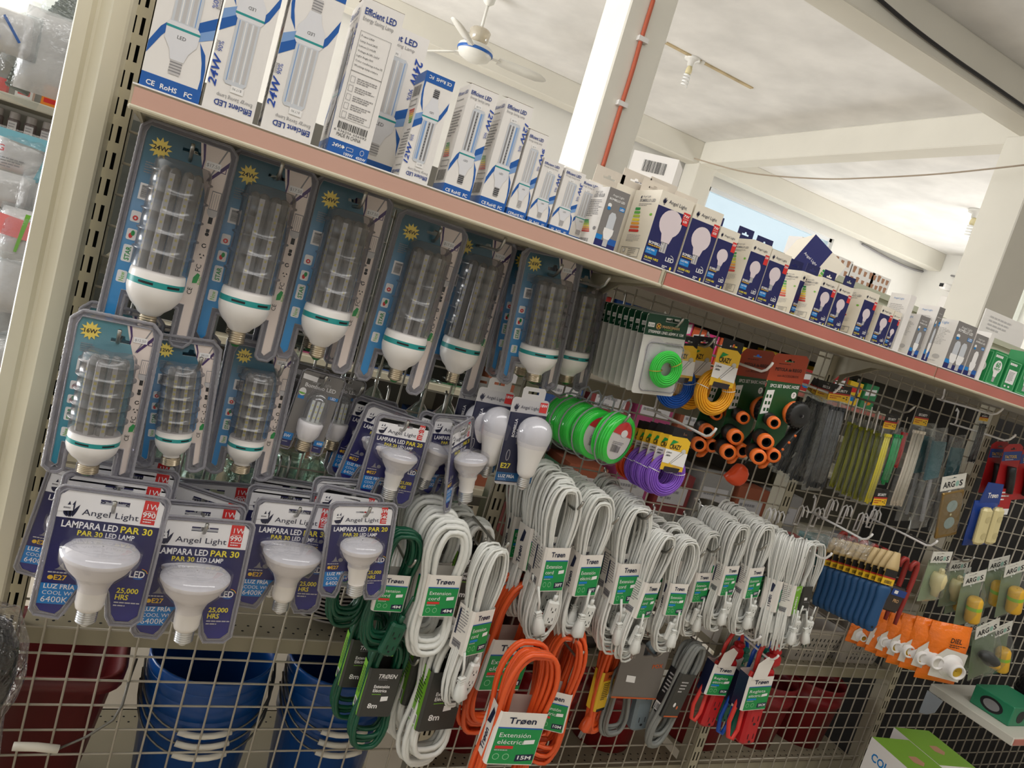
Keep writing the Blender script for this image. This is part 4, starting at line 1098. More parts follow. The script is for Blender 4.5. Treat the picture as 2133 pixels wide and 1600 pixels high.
def green_front(f, w, h, info=False):
    g = M('carton_green', (30, 140, 76), .4); f.rect(0, 0, w, h, g, 1); f.frame(w * .07, h * .05, w * .93, h * .95, w * .02, M('pale_green_ink', (150, 226, 170), .45), 2); f.lines(w * .14, h * .82, w * .7, 1, .01, pwhite, 2, th=h * .07)
    if info: f.rect(w * .2, h * .24, w * .82, h * .68, pwhite, 2); f.lines(w * .27, h * .60, w * .45, 8, h * .04, grey, 3); f.ell(w * .3, h * .14, w * .07, h * .03, pwhite, 2); f.ell(w * .58, h * .14, w * .07, h * .03, pwhite, 2)
    else:
        R = w * .30; bulb_shape(f, w * .5, h * .12, R, False, pwhite); f.text('60', w * .5, h * .55, w * .22, green, 3.5, 'c', True); f.text('WATT', w * .5, h * .46, w * .1, green, 3.5, 'c', True)


def blank(f, w, h): pass


def carton(L, R, top, D, front, side, label, base=wcard, y=-.243, inv=False, right=True, tab=None, flap=None, yaw=0.0, kind='carton', W=None, group='lamp cartons on the top shelf'):
    x1 = rim(R) if y == -.243 else at(R, 170.2 + .3553 * (R - 284.7), y=y).x
    if W is None:
        x0 = rim(L) if y == -.243 else at(L, 170.2 + .3553 * (L - 284.7), y=y).x
        W = x1 - x0
    else: x0 = x1 - W
    H = top if not isinstance(top, tuple) else at(*top, y=y).z - ZB
    t = thing('lamp_carton', label, 'carton', Matrix.Translation(((x0 + x1) / 2, y, ZB)) @ Matrix.Rotation(yaw, 4, 'Z'), group)
    mb = MB(); hw = W / 2 - .0004
    mb.box((-hw, .0005, 0), (hw, D, H), base)
    w, h = 2 * hw, H
    f = Face(mb, (-hw, .0005, 0)) if not inv else Face(mb, (hw, .0005, H), (-1, 0, 0), (0, 0, -1))
    front(f, w, h)
    g = Face(mb, (-hw, D, 0), (0, -1, 0), (0, 0, 1), (-1, 0, 0)) if not inv else Face(mb, (-hw, .0005, H), (0, 1, 0), (0, 0, -1), (-1, 0, 0))
    side(g, D, h)
    mb.build('box_body', t)
    if tab:
        mb = MB(); tw = w * .42; th = .026
        mb.prism([(-tw, H - .001), (tw, H - .001), (tw * .97, H + th), (-tw * .97, H + th)], tab, D - .002, D - .0008, holes=[slot(0, H + th * .45, tw * .9, .007)]); mb.build('hang_tab', t)
    if flap:
        mb = MB(); z = H + .0005
        mb.add([(-hw, .001, z), (hw, .001, z), (hw, -.002 + D * .6, z + flap), (-hw, -.002 + D * .6, z + flap), (-hw, .0015, z + .0006), (hw, .0015, z + .0006), (hw, D * .6, z + flap + .0006), (-hw, D * .6, z + flap + .0006)], [(0, 1, 2, 3), (7, 6, 5, 4), (0, 4, 5, 1), (2, 6, 7, 3), (1, 5, 6, 2), (0, 3, 7, 4)], M('carton_inside', (170, 160, 146), .7)); mb.build('top_flap', t)
    return t


e24 = lambda f, w, h: eff_front(f, w, h, '24W')
e12 = lambda f, w, h: eff_front(f, w, h, '12W', True)
e9 = lambda f, w, h: eff_front(f, w, h, '9W')
e3 = lambda f, w, h: eff_front(f, w, h, '3W')
H24 = at(844, 31, y=-.243).z - ZB
carton(287, 414, H24, .085, e24, eff_side, 'tall 24W carton at the shelf end beside the cream post, lamp cap pointing down')
carton(419, 527, H24, .085, e24, eff_side, 'tall 24W carton printed upside down, second from the cream post', inv=True)
carton(543, 649, H24, .085, e24, eff_side, 'tall 24W carton printed upside down, third from the cream post', inv=True)
carton(681, 766, H24, .085, lambda f, w, h: spec_front(f, w, h, '24W'), e24, 'tall carton showing its data table, bar code and blue foot band', flap=.004)
carton(0, 822, at(893, 83, y=-.15).z - ZB, .085, e24, eff_side, 'tall 24W carton set back, half covered by the data table carton', y=-.15, W=.085)
carton(834, 894, (954, 173), .055, e12, eff_side, '12W carton printed upside down with a blue band on top', inv=True)
carton(925, 983, (1040, 198), .055, e12, eff_side, '12W carton upright, beside the upside down one', flap=.006)
carton(1001, 1055, (1109, 225), .052, e12, eff_side, '12W carton upright, next to the slim 9W one', flap=.006)
carton(1059, 1099, (1149, 287), .043, e9, eff_side, 'slim 9W carton between the 12W and 3W cartons', flap=.004)
carton(1102, 1144, (1181, 346), .043, e3, eff_side, 'small 3W carton beside the 9W one')
carton(1148, 1190, (1220, 364), .043, e3, eff_side, 'small 3W carton, second beside the 9W one', flap=.005)
carton(0, 1222, (1236, 378), .043, e3, eff_side, 'small 3W carton set back beside a white text side', y=-.19, W=.045)
carton(1241, 1284, (1312, 405), .062, grey_front, grey_side, 'small grey carton with candle lamp picture, white text side')
gl = lambda f, w, h: angel_front(f, w, h, '7W', '630', True, 1)
a15 = lambda f, w, h: angel_front(f, w, h, '15W', '', False, 1)
a12 = lambda f, w, h: angel_front(f, w, h, '12W', '', False, 1)
a9 = lambda f, w, h: angel_front(f, w, h, '9W', '', False, 1)
cw = M('carton_cream', (236, 228, 212), .5)
nt = M('navy_tab', (28, 32, 84), .45); wt = M('cream_tab', (214, 204, 190), .5)
carton(1341, 1409, (1451, 424), .085, gl, angel_side, 'navy 7W globe bulb carton with cream energy side', cw, tab=wt)
carton(1412, 1470, (1511, 448), .085, gl, angel_side, 'navy 7W globe bulb carton, second, beside the 15W one', cw, tab=wt)
carton(1472, 1512, (1545, 488), .055, a15, angel_side, 'navy 15W bulb carton partly covered by the next one', cw, tab=nt)
carton(1541, 1580, (1612, 515), .06, a12, angel_side, 'navy 12W bulb carton, first of a pair', cw, tab=nt)
carton(1581, 1622, (1658, 538), .06, a12, angel_side, 'navy 12W bulb carton, second of a pair', cw, tab=nt)
carton(0, 1682, (1700, 575), .058, a9, angel_side, 'bulb carton set back showing only its cream energy side', cw, y=-.20, tab=nt, W=.055)
carton(1692, 1725, (1753, 592), .058, a9, angel_side, 'navy 9W bulb carton with a cream energy side beside it', cw, tab=nt)
carton(1727, 1757, (1782, 603), .055, a9, angel_side, 'navy 9W bulb carton mostly hidden by a cream energy side', cw, tab=nt)
carton(1782, 1809, (1842, 618), .072, a9, angel_side, 'navy 9W bulb carton with the widest cream energy side', cw, tab=nt)
carton(1820, 1846, (1871, 648), .05, a9, mark_side, 'small navy 9W bulb carton beside the grey cartons', cw)
carton(1847, 1862, (1884, 655), .05, a9, mark_side, 'slim navy 9W carton edge beside the grey cartons', cw)
carton(1866, 1878, .125, .05, blank, mark_side, 'plain white carton edge before the grey pair')
carton(1897, 1917, (1950, 668), .06, grey_front, mark_side, 'grey lamp carton with a plain white text side')
carton(1926, 1938, .125, .05, grey_front, mark_side, 'slim grey carton between two white text sides')
carton(1970, 2010, (2045, 687), .075, lambda f, w, h: grey_front(f, w, h, True), mark_side, 'grey carton picturing two lamps, broad white text side with red mark')
carton(2012, 2037, (2065, 706), .04, lambda f, w, h: grey_front(f, w, h, False, True), blank, 'dark grey carton picturing a white candle lamp')
carton(2039, 2047, .115, .04, blank, blank, 'thin white carton edge before the green ones')
gm = M('carton_green', (30, 140, 76), .4)
carton(2058, 2086, (2109, 742), .045, green_front, green_front, 'green 60 watt bulb carton beside the grey cartons', gm)
carton(2090, 2117, (2139, 760), .045, lambda f, w, h: green_front(f, w, h, True), blank, 'green bulb carton with a white panel, second of the green ones', gm)
carton(2120, 2150, .105, .045, green_front, blank, 'green 60 watt bulb carton at the edge, third of the green ones', gm)
# cartons standing behind
for px, py, lab in ((1262, 362, 'cream carton with a hang tab behind the small grey carton'), (1318, 368, 'cream carton with a hang tab between grey and globe bulb cartons'), (1372, 385, 'cream carton with a hang tab behind the 7W globe carton')):
    q = at(px, py + 26, y=-.145)
    t = thing('lamp_carton', lab, 'carton', Matrix.Translation((q.x, -.15, ZB)), 'lamp cartons on the top shelf')
    mb = MB(); H = q.z - ZB; mb.box((-.037, 0, 0), (.037, .06, H), cw); g = Face(mb, (-.037, .06, 0), (0, -1, 0), (0, 0, 1), (-1, 0, 0)); angel_side(g, .06, H); mb.build('box_body', t)
    mb = MB(); mb.prism([(-.032, H), (.032, H), (.031, H + .03), (-.031, H + .03)], wt, .001, .002, holes=[slot(0, H + .012, .026, .007)]); mb.build('hang_tab', t)
q = at(1356, 372, y=-.07); H = at(1356, 326, y=-.07).z - ZB
t = thing('lamp_carton', 'white carton with bar code rising behind the cream hang tabs', 'carton', Matrix.Translation((q.x, -.075, ZB)) @ Matrix.Rotation(-.75, 4, 'Z'), 'lamp cartons on the top shelf')
mb = MB(); mb.box((-.045, -.03, 0), (.045, .045, H), wcard); f = Face(mb, (-.045, -.03, 0)); f.bars(.025, H - .035, .045, .022, black, 2, 3); f.lines(.02, H - .06, .05, 3, .006, grey)
g = Face(mb, (-.045, .045, 0), (0, -1, 0), (0, 0, 1), (-1, 0, 0)); g.poly([(.02, H - .07), (.06, H - .075), (.055, H - .03)], red, 2); g.lines(.01, H - .015, .05, 2, .008, grey); mb.build('box_body', t)
q = at(1672, 560, y=-.10)
t = thing('lamp_carton', 'carton tipped on edge behind the 9W cartons, half navy half cream', 'carton', Matrix.Translation((q.x, -.11, ZB + .115)) @ Matrix.Rotation(.5, 4, 'Y') @ Matrix.Rotation(-.3, 4, 'Z'), 'lamp cartons on the top shelf')
mb = MB(); mb.box((-.05, -.035, -.055), (.05, .035, .055), cw); f = Face(mb, (-.05, -.035, -.055)); f.rect(0, 0, .055, .11, navy, 1); f.text('Angel Light', .008, .06, .006, pwhite, 2, 'l'); energy(f, .065, .02, .03, .05); mb.build('box_body', t)
t = thing('lamp_carton', 'plain cream carton under the tipped one', 'carton', Matrix.Translation((q.x, -.13, ZB)), 'lamp cartons on the top shelf')
mb = MB(); mb.box((-.05, 0, 0), (.05, .08, .05), cw); mb.build('box_body', t)
# printed white cartons on the other face of the rack
t = thing('rear_top_shelf', 'rear top shelf carrying patterned white cartons', 'shelf', Matrix.Translation((1.7, .075, ZB)))
mb = MB(); mb.box((-.9, 0, -.006), (.9, .26, 0), panelm); mb.build('shelf_board', t)
pat = M('brown_print', (176, 132, 104), .5)
for i, (px, py, w, h) in enumerate(((1752, 535, .10, .0), (1800, 560, .095, .0), (1838, 575, .075, .0), (1722, 512, .06, .012))):
    q = at(px, py, y=.10); H = at(px, py, y=.10).z - ZB + h
    t = thing('patterned_carton', ('white carton with brown cup prints, first behind the navy cartons', 'white carton with brown cup prints, second behind the navy cartons', 'white carton with brown cup prints, nearest the rear rail', 'white carton standing behind the first cup print carton')[i], 'carton', Matrix.Translation((q.x, .10 + (.06 if i == 3 else 0), ZB)), 'white cartons on the rear top shelf')
    mb = MB(); mb.box((-w / 2, 0, 0), (w / 2, .055 if i < 3 else .05, H), wcard); f = Face(mb, (-w / 2, 0, 0))
    r = random.Random(i)
    for a in range(4):
        for b in range(3):
            u, v = w * (.15 + .23 * a), H - .012 - .024 * b
            f.poly([(u - .006, v + .006), (u + .006, v + .006), (u + .004, v - .007), (u - .004, v - .007)], pat, 1)
            if r.random() < .6: f.ell(u, v + .007, .007, .003, pat, 1.4, 10)
    mb.build('box_body', t)
q = at(2085, 690, y=.12)
t = thing('white_poster', 'white sheet of print standing on the rear rail beside the far column', 'sheet', Matrix.Translation((q.x, .13, 1.70)))
mb = MB(); H = at(2085, 655, y=.13).z - 1.70; mb.box((-.09, 0, 0), (.14, .003, H), wcard); f = Face(mb, (-.09, 0, 0)); f.lines(.03, H - .02, .12, 4, .012, lgrey); mb.build('sheet_body', t)
# ---------------------------------------------------------------- extension cords in coils
cwhite = M('white_cord', (228, 228, 222), .38); cgrey = M('grey_cord', (128, 130, 126), .45); cgreen = M('dark_green_cord', (16, 78, 54), .35); corange = M('orange_cord', (232, 92, 40), .32)
labw = M('label_white', (236, 230, 222), .45); labg = M('label_green', (24, 146, 74), .42); labn = M('label_navy', (24, 34, 66), .4); labk = M('label_charcoal', (58, 58, 54), .45); labl = M('label_lime', (122, 184, 50), .42)


def coil(mb, n, H, wt, wl, wb, zl, r, m, seed, dep=.03, dl=.012, seg=6, N=30):
    rn = random.Random(seed)
    for k in range(n):
        q = (k + .5) / n; s = rn.uniform(.55, 1.0); top = H - rn.uniform(0, .010) - (1 - s) * wt * .5; bot = rn.uniform(0, .05) * (H / .32)
        y0 = (q - .5) * 2 * dep; yl = (q - .5) * 2 * dl; off = rn.uniform(-1, 1) * .004; y2 = y0 * .6 + rn.uniform(-1, 1) * dep * .2
        ph = rn.uniform(0, 6); pts = []
        for i in range(N):
            a = 2 * pi * i / N; c_, s_ = cos(a), sin(a)
            z = (top + bot) / 2 + (top - bot) / 2 * (abs(c_) ** .75) * (1 if c_ > 0 else -1)
            t = z / H
            if t > zl: e = min(1, (t - zl) / (.86 - zl)); e = e * e * (3 - 2 * e); hw = wl + (wt - wl) * e; y = yl + (y0 - yl) * e
            else: e = min(1, (zl - t) / (zl - .14)); e = e * e * (3 - 2 * e); hw = wl + (wb - wl) * e; y = yl + (y2 - yl) * e
            sq = (abs(s_) ** .6) * (1 if s_ > 0 else -1)
            ss = s if t > zl else (.5 + .5 * s)
            pts.append((sq * hw * ss + off + .0012 * sin(ph + 5 * t), y + .0012 * sin(ph * 2 + 6 * t), z))
        mb.tube(pts, r, m, seg, True)


def sleeve(parent, w, d, z0, h, front, side, base=labw, name='label_sleeve', taper=0.0):
    """printed paper sleeve round the waist of a coil"""
    mb = MB(); b = .004; hw, hd = w / 2, d / 2
    ring = lambda z, g: [(-hw + b - g, -hd, z), (hw - b + g, -hd - .0, z), (hw + g, -hd + b, z), (hw + g, hd - b, z), (hw - b + g, hd, z), (-hw + b - g, hd, z), (-hw - g, hd - b, z), (-hw - g, -hd + b, z)]
    mb.loft([ring(z0, 0), ring(z0 + h, taper)], base, False, False)
    f = Face(mb, (-hw + b, -hd - .0001, z0)); front(f, w - 2 * b, h)
    g = Face(mb, (-hw - .0001, hd - b, z0), (0, -1, 0), (0, 0, 1), (-1, 0, 0)); side(g, d - 2 * b, h)
    return mb.build(name, parent)


def troen_front(l1, l2, size, tagc=None):
    def fn(f, w, h):
        f.rect(0, h * .02, w, h * .70, labg, 1); f.rect(0, h * .69, w, h * .715, royal, 1.3)
        f.text('Trøen', w * .5, h * .79, h * .115, labn, 2, 'c', True, width=w * .62)
        f.text(l1, w * .08, h * .53, h * .085, pwhite, 2, 'l', width=w * .70); f.text(l2, w * .08, h * .40, h * .085, pwhite, 2, 'l', width=w * (.36 if l2 == 'cord' else .62))
        f.rect(w * .06, h * .31, w * .46, h * .365, tagc or sky, 2); f.lines(w * .06, h * .275, w * .4, 1, .01, lgrey, 2, th=h * .018)
        for k in (.14, .36): f.ell(w * k, h * .16, w * .075, h * .06, M('label_pale_green', (150, 206, 160), .45), 2, 14); f.ell(w * k, h * .16, w * .06, h * .048, labg, 2.4, 14)
        f.poly([(w * .58, h * .07), (w * .98, h * .10), (w * .98, h * .22), (w * .58, h * .20)], labn, 2); f.text(size, w * .78, h * .115, h * .07, pwhite, 3, 'c', True, width=w * .3)
        f.poly([(w * .66, h * .40), (w * .90, h * .42), (w * .90, h * .50), (w * .66, h * .48)], pwhite, 3)
    return fn


def troen_side(f, w, h):
    f.bars(w * .15, h * .08, w * .6, h * .16, labn, 1, 3, True); f.lines(w * .1, h * .9, w * .75, 9, h * .06, grey, 1, seed=4); f.rect(w * .12, h * .34, w * .24, h * .9, labn, 1.5)


def side_mark(f, w, h):
    f.text('Trøen', w * .62, h * .1, w * .3, labn, 2, 'l', True, rot=pi / 2, width=h * .4); f.poly([(w * .3, h * .58), (w * .6, h * .62), (w * .7, h * .85), (w * .5, h * .9), (w * .4, h * .75)], labn, 2)


def dark_front(l1, l2):
    def fn(f, w, h):
        f.rect(0, 0, w, h, labk, 1); f.text('TRØEN', w * .28, h * .80, h * .085, pwhite, 2, 'l', True, True, width=w * .62); f.lines(w * .3, h * .765, w * .4, 1, .01, grey, 2, th=h * .012)
        f.text(l1, w * .22, h * .60, h * .062, pwhite, 2, 'l', True, width=w * .52); f.text(l2, w * .22, h * .515, h * .062, pwhite, 2, 'l', True, width=w * .46); f.text('8m', w * .18, h * .18, h * .10, pwhite, 2, 'l', True, width=w * .32)
        f.lines(w * .22, h * .46, w * .4, 1, .01, labl, 2, th=h * .015); f.poly([(w * .55, h * .32), (w * .78, h * .34), (w * .78, h * .43), (w * .55, h * .42)], pwhite, 2)
    return fn


def lime_side(f, w, h): f.rect(0, 0, w, h, labl, 1); f.bars(w * .1, h * .06, w * .7, h * .14, black, 2, 3); f.rect(w * .06, h * .04, w * .86, h * .22, pwhite, 1.5); f.lines(w * .15, h * .85, w * .7, 10, h * .055, labk, 2, seed=2)


def plug(parent, m, x, y, z, s=1.0, rot=0.0, tail=.05):
    mb = MB()
    mb.loft([[(-.008 * k, -.006 * k, q), (.008 * k, -.006 * k, q), (.008 * k, .006 * k, q), (-.008 * k, .006 * k, q)] for k, q in ((.45, .045), (.6, .036), (.8, .03), (1.05, .022), (1.25, .012), (1.3, 0), (1.2, -.003))], m)
    for q in (.026, .031, .036, .041): mb.box((-.0062, -.0048, q), (.0062, .0048, q + .002), m)
    mb.tube([(0, 0, .044), (.002, 0, .06), (0, 0, .044 + tail)], .0026, m, 6)
    o = mb.build('plug', parent, Matrix.Translation((x, y, z)) @ Matrix.Rotation(rot, 4, 'Y') @ Matrix.Scale(s, 4))
    mb = MB()
    for u in (-.0045, .0045): mb.box((u - .0008, -.003, -.017), (u + .0008, .003, -.002), steel)
    mb.build('prong', o)
    return o


def outlet(parent, m, x, y, z, s=1.0, rot=0.0, three=True):
    mb = MB(); mb.box((-.014, -.008, -.03), (.014, .008, .026), m, .004); mb.tube([(0, 0, .026), (0, 0, .04)], .005, m, 8); mb.tube([(0, 0, .04), (.002, 0, .075)], .0026, m, 6)
    f = Face(mb, (-.014, -.0083, -.03))
    for v in ((.012, .036) if three else (.024,)):
        f.rect(.008, v, .0095, v + .007, black, 1); f.rect(.0185, v, .020, v + .007, black, 1)
        if three: f.ell(.014, v - .003, .002, .002, black, 1, 10)
    return mb.build('outlet', parent, Matrix.Translation((x, y, z)) @ Matrix.Rotation(rot, 4, 'Y') @ Matrix.Scale(s, 4))


def cord(n, H, wt, wl, wb, zl, r, m, seed, lab=None, lh=.08, lw=None, ld=.034, side=troen_side, base=labw, ends=True, dep=.022, name='extension_cord', N=30):
    t = thing(name, 'x', 'extension cord')
    mb = MB(); coil(mb, n, H, wt, wl, wb, zl, r, m, seed, dep, ld * .3, N=N); mb.build('cord_coil', t)
    if lab: sleeve(t, lw or (2 * wl + .008), ld, zl * H - lh / 2, lh, lab, side, base)
    if ends:
        rn = random.Random(seed); plug(t, m, rn.uniform(-.012, .016), -dep - .006, .035, 1.0, rn.uniform(-.25, .1)); outlet(t, m, rn.uniform(.004, .024), -dep * .6 - .004, .07, .85, .15, True)
    return t


def P_en(size): return lambda: cord(24, .32, .040, .021, .038, .49, .0025, cwhite, len(size) * 7 + int(size[0]), troen_front('Extension', 'cord', size), lw=.054, ld=.044, lh=.086)
def P_es(size): return lambda: cord(24, .32, .040, .021, .038, .49, .0025, cwhite, len(size) * 5 + int(size[0]) + 3, troen_front('Extensión', 'eléctrica', size), lw=.054, ld=.044, lh=.086, side=side_mark)


GW = 'white extension cords hung in rows'
WL = 'white cord coil '
fronts = [('en30', P_en('30FT'), (1182, 1003), (1112, 1335), -.17, 'front of the first row beside the round bulb packs, 30FT sleeve'),
          ('es25', P_es('25FT'), (1252, 1025), (1180, 1340), -.165, 'front of the second row, 25FT sleeve over a hanging plug'),
          ('en20', P_en('20FT'), (1330, 1045), (1262, 1355), -.165, 'front of the third row, 20FT sleeve level with the 25FT one'),
          ('en20', P_en('20FT'), (1386, 1103), (1290, 1372), -.19, 'lower 20FT sleeve, in front of the third row'),
          ('es10', P_es('10FT'), (1432, 1115), (1372, 1358), -.18, 'with the narrow 10FT sleeve, fifth row'),
          ('es10', P_es('10FT'), (1480, 1100), (1425, 1325), -.10, 'set back in the sixth row beside the 10FT one'),
          ('en15', P_en('15FT'), (1540, 1085), (1478, 1312), -.13, '15FT sleeve, seventh row'),
          ('en15', P_en('15FT'), (1590, 1085), (1530, 1320), -.14, '12FT sleeve, eighth row beside the white hook'),
          ('es10', P_es('10FT'), (1638, 1110), (1583, 1345), -.15, 'tilted white sleeve, ninth row'),
          ('en15', P_en('15FT'), (1664, 1118), (1612, 1352), -.16, 'sleeve turned edgewise, tenth row')]
for k, (key, fn, a, b, y, lab) in enumerate(fronts):
    placed(key, fn, hang(a, b, y, .32, yaw=(.0, .05, 0, .25, -.1, 0, .1, .1, .6, .7)[k]), WL + lab, GW)
nb = (4, 4, 4, 3, 3, 3, 3, 3, 2, 2)
words_ = ('second in', 'third in', 'fourth in', 'fifth in')
rowname = ('the first row beside the round bulb packs', 'the second row with the 25FT sleeve', 'the third row with the 20FT sleeve', 'the lower 20FT row', 'the fifth row with the 10FT sleeve', 'the sixth row', 'the seventh row', 'the eighth row', 'the ninth row', 'the tenth row')
for k, (key, fn, a, b, y, lab) in enumerate(fronts):
    for j in range(nb[k]):
        rn = random.Random(k * 10 + j); dy = (-.02 - y) * (j + 1) / (nb[k] + .4)
        kk = ('en30', 'es25', 'en20', 'es10')[(k + j) % 4]
        placed(kk, None, Matrix.Translation((rn.uniform(-.012, .004), dy, rn.uniform(-.004, .012))) @ hang(a, b, y, .32, yaw=rn.uniform(-.2, .3)), WL + words_[j] + ' ' + rowname[k], GW)


def P_lime(): return cord(10, .32, .03, .016, .03, .47, .0026, cwhite, 61, lambda f, w, h: (f.rect(0, 0, w, h, labl, 1), f.text('TRØEN', w * .66, h * .12, w * .26, pwhite, 2, 'l', True, rot=pi / 2, width=h * .5), f.lines(w * .15, h * .9, w * .6, 2, h * .05, pwhite, 2)), lw=.034, ld=.026, side=lime_side, base=labl)
def P_dark(): return cord(8, .32, .03, .016, .03, .47, .0026, cwhite, 62, lambda f, w, h: (f.rect(0, 0, w, h, labk, 1), f.text('TRØEN', w * .9, h * .2, h * .07, pwhite, 2, 'l', True, rot=pi, width=w * .7), f.text('Extensión', w * .9, h * .45, h * .05, grey, 2, 'l', rot=pi, width=w * .6), f.rect(w * .3, h * .5, w * .6, h * .6, pwhite, 2)), lw=.038, ld=.024, side=lime_side, base=labk)
placed('lime', P_lime, hang((1682, 1122), (1622, 1352), -.17, .32, yaw=.15), WL + 'with a lime sleeve, beside the blue handles', GW)
placed('darks', P_dark, hang((1700, 1125), (1648, 1350), -.14, .32, yaw=-.1), WL + 'with a charcoal sleeve upside down, beside the blue handles', GW)


def P_4m(m=cwhite, seed=3, tagc=red): return lambda: cord(11, .27, .047, .030, .042, .50, .0048, m, seed, troen_front('Extension', 'cord', '4M', tagc), lh=.080, lw=.066, ld=.04, ends=False, dep=.022)
def P_8m(m, seed): return lambda: cord(9, .25, .040, .030, .044, .53, .0046, m, seed, dark_front('Extensión', 'Eléctrica'), lh=.105, lw=.070, ld=.044, side=lime_side, base=labk, ends=False, dep=.022)


A4 = hang((948, 1085), (880, 1372), -.195, .27); placed('w4m', P_4m(), A4, 'thick white cord coil with a 4M sleeve, front of its row', GW)
for j, lab in enumerate(('thick white cord coil, second behind the 4M sleeve', 'thick white cord coil, third behind the 4M sleeve', 'thick white cord coil, deepest behind the 4M sleeve')):
    placed('w4m', None, Matrix.Translation(((-.004, -.012, -.008)[j], .05 * (j + 1), (0, .006, .01)[j])) @ A4, lab, GW)
placed('w8m', P_8m(cwhite, 11), hang((1003, 1078), (930, 1330), -.07, .25), 'thick white cord coil with charcoal sleeve, shaded beside the slotted upright', GW)
placed('w8m', None, Matrix.Translation((-.03, .035, .01)) @ hang((1003, 1078), (930, 1330), -.07, .25), 'thick white cord coil behind the shaded charcoal sleeve one', GW)
placed('en30', None, hang((1032, 1130), (938, 1468), -.215, .32, yaw=.35), 'thin white cord coil slanting in front of the 15M orange sleeve', GW)
B8 = hang((950, 1308), (872, 1592), -.165, .25, yaw=.1)
placed('w8m', None, B8, 'thick white cord coil with charcoal 8m sleeve, lowest in front', GW)
placed('w8m', None, Matrix.Translation((-.02, .05, .02)) @ B8, 'thick white cord coil with charcoal sleeve behind the lowest one', GW)
placed('w8m', None, Matrix.Translation((-.03, .10, .035)) @ B8, 'thick white cord coil deepest behind the lowest 8m one', GW)
GR = 'dark green extension cords'
A5 = hang((846, 1098), (778, 1352), -.165, .27); g4 = placed('g4m', P_4m(cgreen, 5), A5, 'dark green cord coil with a 4M sleeve beside the narrow reflector pack', GR)
outlet(g4, cgreen, .022, -.03, .045, 1.25, .2)
placed('g4m', None, Matrix.Translation((-.055, .06, .01)) @ A5, 'dark green cord coil in shade behind the 4M one', GR, drop=('outlet',))
A6 = hang((820, 1318), (752, 1552), -.145, .25); placed('g8m', P_8m(cgreen, 8), A6, 'dark green cord coil with charcoal 8m sleeve in front', GR)
placed('g8m', None, Matrix.Translation((-.028, .06, .02)) @ A6, 'dark green cord coil with charcoal sleeve behind the front 8m one', GR)
GO = 'orange extension cords'
def P_15(): return cord(11, .36, .058, .046, .056, .51, .0052, corange, 15, troen_front('Extensión', 'eléctrica', '15M', red), lh=.112, lw=.104, ld=.06, side=side_mark, ends=False, dep=.03, N=36)
def P_10(): return cord(9, .31, .046, .030, .040, .42, .0048, corange, 16, troen_front('Extensión', 'eléctrica', '10M', red), lh=.09, lw=.066, ld=.045, side=side_mark, ends=False, dep=.03)
o15 = placed('o15', P_15, hang((1122, 1348), (1010, 1690), -.27, .36, yaw=-.05), 'orange cord coil with the large 15M sleeve, lowest in front', GO)
placed('o15', None, hang((1098, 1205), (985, 1535), -.10, .36, yaw=.1), 'orange cord coil with a 15M sleeve behind the white cords', GO)
placed('o10', P_10, hang((1192, 1308), (1122, 1582), -.165, .31, yaw=-.45), 'orange cord coil with a sleeve turned edgewise beside the lowest one', GO)
placed('o10', None, hang((1178, 1300), (1105, 1560), -.08, .31, yaw=.2), 'orange cord coil deepest behind the edgewise one', GO)
o = PROTO['o10']; plug(o, corange, -.05, .0, .06, 1.3, .3)
def P_y(): return cord(7, .25, .026, .021, .026, .5, .0046, corange, 21, lambda f, w, h: (f.rect(0, 0, w, h * .78, gold, 1), f.rect(0, h * .78, w, h, M('burnt_orange', (206, 96, 40), .45), 1), f.text('20ft', w * .3, h * .85, h * .07, black, 2, 'l', True), f.lines(w * .1, h * .7, w * .5, 9, h * .05, black, 2), f.ell(w * .75, h * .35, w * .14, h * .12, pwhite, 2), f.rect(0, 0, w, h * .07, black, 2)), lh=.095, lw=.05, ld=.03, side=lambda f, w, h: f.rect(0, 0, w, h * .78, gold, 1), base=gold, ends=False, dep=.015)
oy = placed('oy', P_y, hang((1282, 1325), (1228, 1535), -.05, .25, yaw=.25), 'orange cord coil with a yellow sleeve between orange and grey cords', GO); plug(oy, corange, -.03, -.005, .03, 1.2, .35)


# grey power strip on a card, grey cord, coloured power strips
def strip_bar(t, m, L, z0, x=0.0, y=0.0, n=4, w=.042):
    mb = MB(); mb.box((x - w / 2, y - .013, z0), (x + w / 2, y + .013, z0 + L), m, .006); f = Face(mb, (x - w / 2, y - .0133, z0))
    dk = M('outlet_hole', (30, 30, 34), .6)
    for k in range(n):
        v = L * (k + .35) / (n + .2); f.rect(w * .30, v, w * .345, v + .012, dk, 1); f.rect(w * .65, v, w * .695, v + .012, dk, 1); f.ell(w * .5, v - .006, .0035, .003, dk, 1, 10)
    return mb.build('outlet_bar', t)


t = thing('power_strip', 'grey power strip on a grey card with its cord looped below', 'power strip', hang((1335, 1330), (1290, 1520), -.06, .215), 'power strips')
strip_bar(t, M('blue_grey_plastic', (120, 132, 138), .4), .20, .005, .038, -.005, 3)
mb = MB(); coil(mb, 6, .17, .030, .024, .034, .6, .0042, cgrey, 31, .012, .01); cc = mb.build('cord_coil', t); cc.location = (-.025, -.004, -.01)
mb = MB(); mb.prism([(-.062, .10), (.055, .085), (.062, .215), (.03, .215), (.03, .19), (-.005, .19), (-.005, .215), (-.055, .215)], M('grey_sleeve', (116, 110, 104), .5), -.026, -.022); f = Face(mb, (-.06, -.0265, .0)); f.poly([(-.002, .100), (.115, .085), (.115, .088), (-.002, .104)], M('burnt_orange'), 1); f.poly([(.025, .135), (.048, .130), (.048, .145), (.025, .15)], pwhite, 1); f.text('POX', .085, .16, .009, M('burnt_orange'), 1, 'l', True); mb.build('card_sleeve', t)
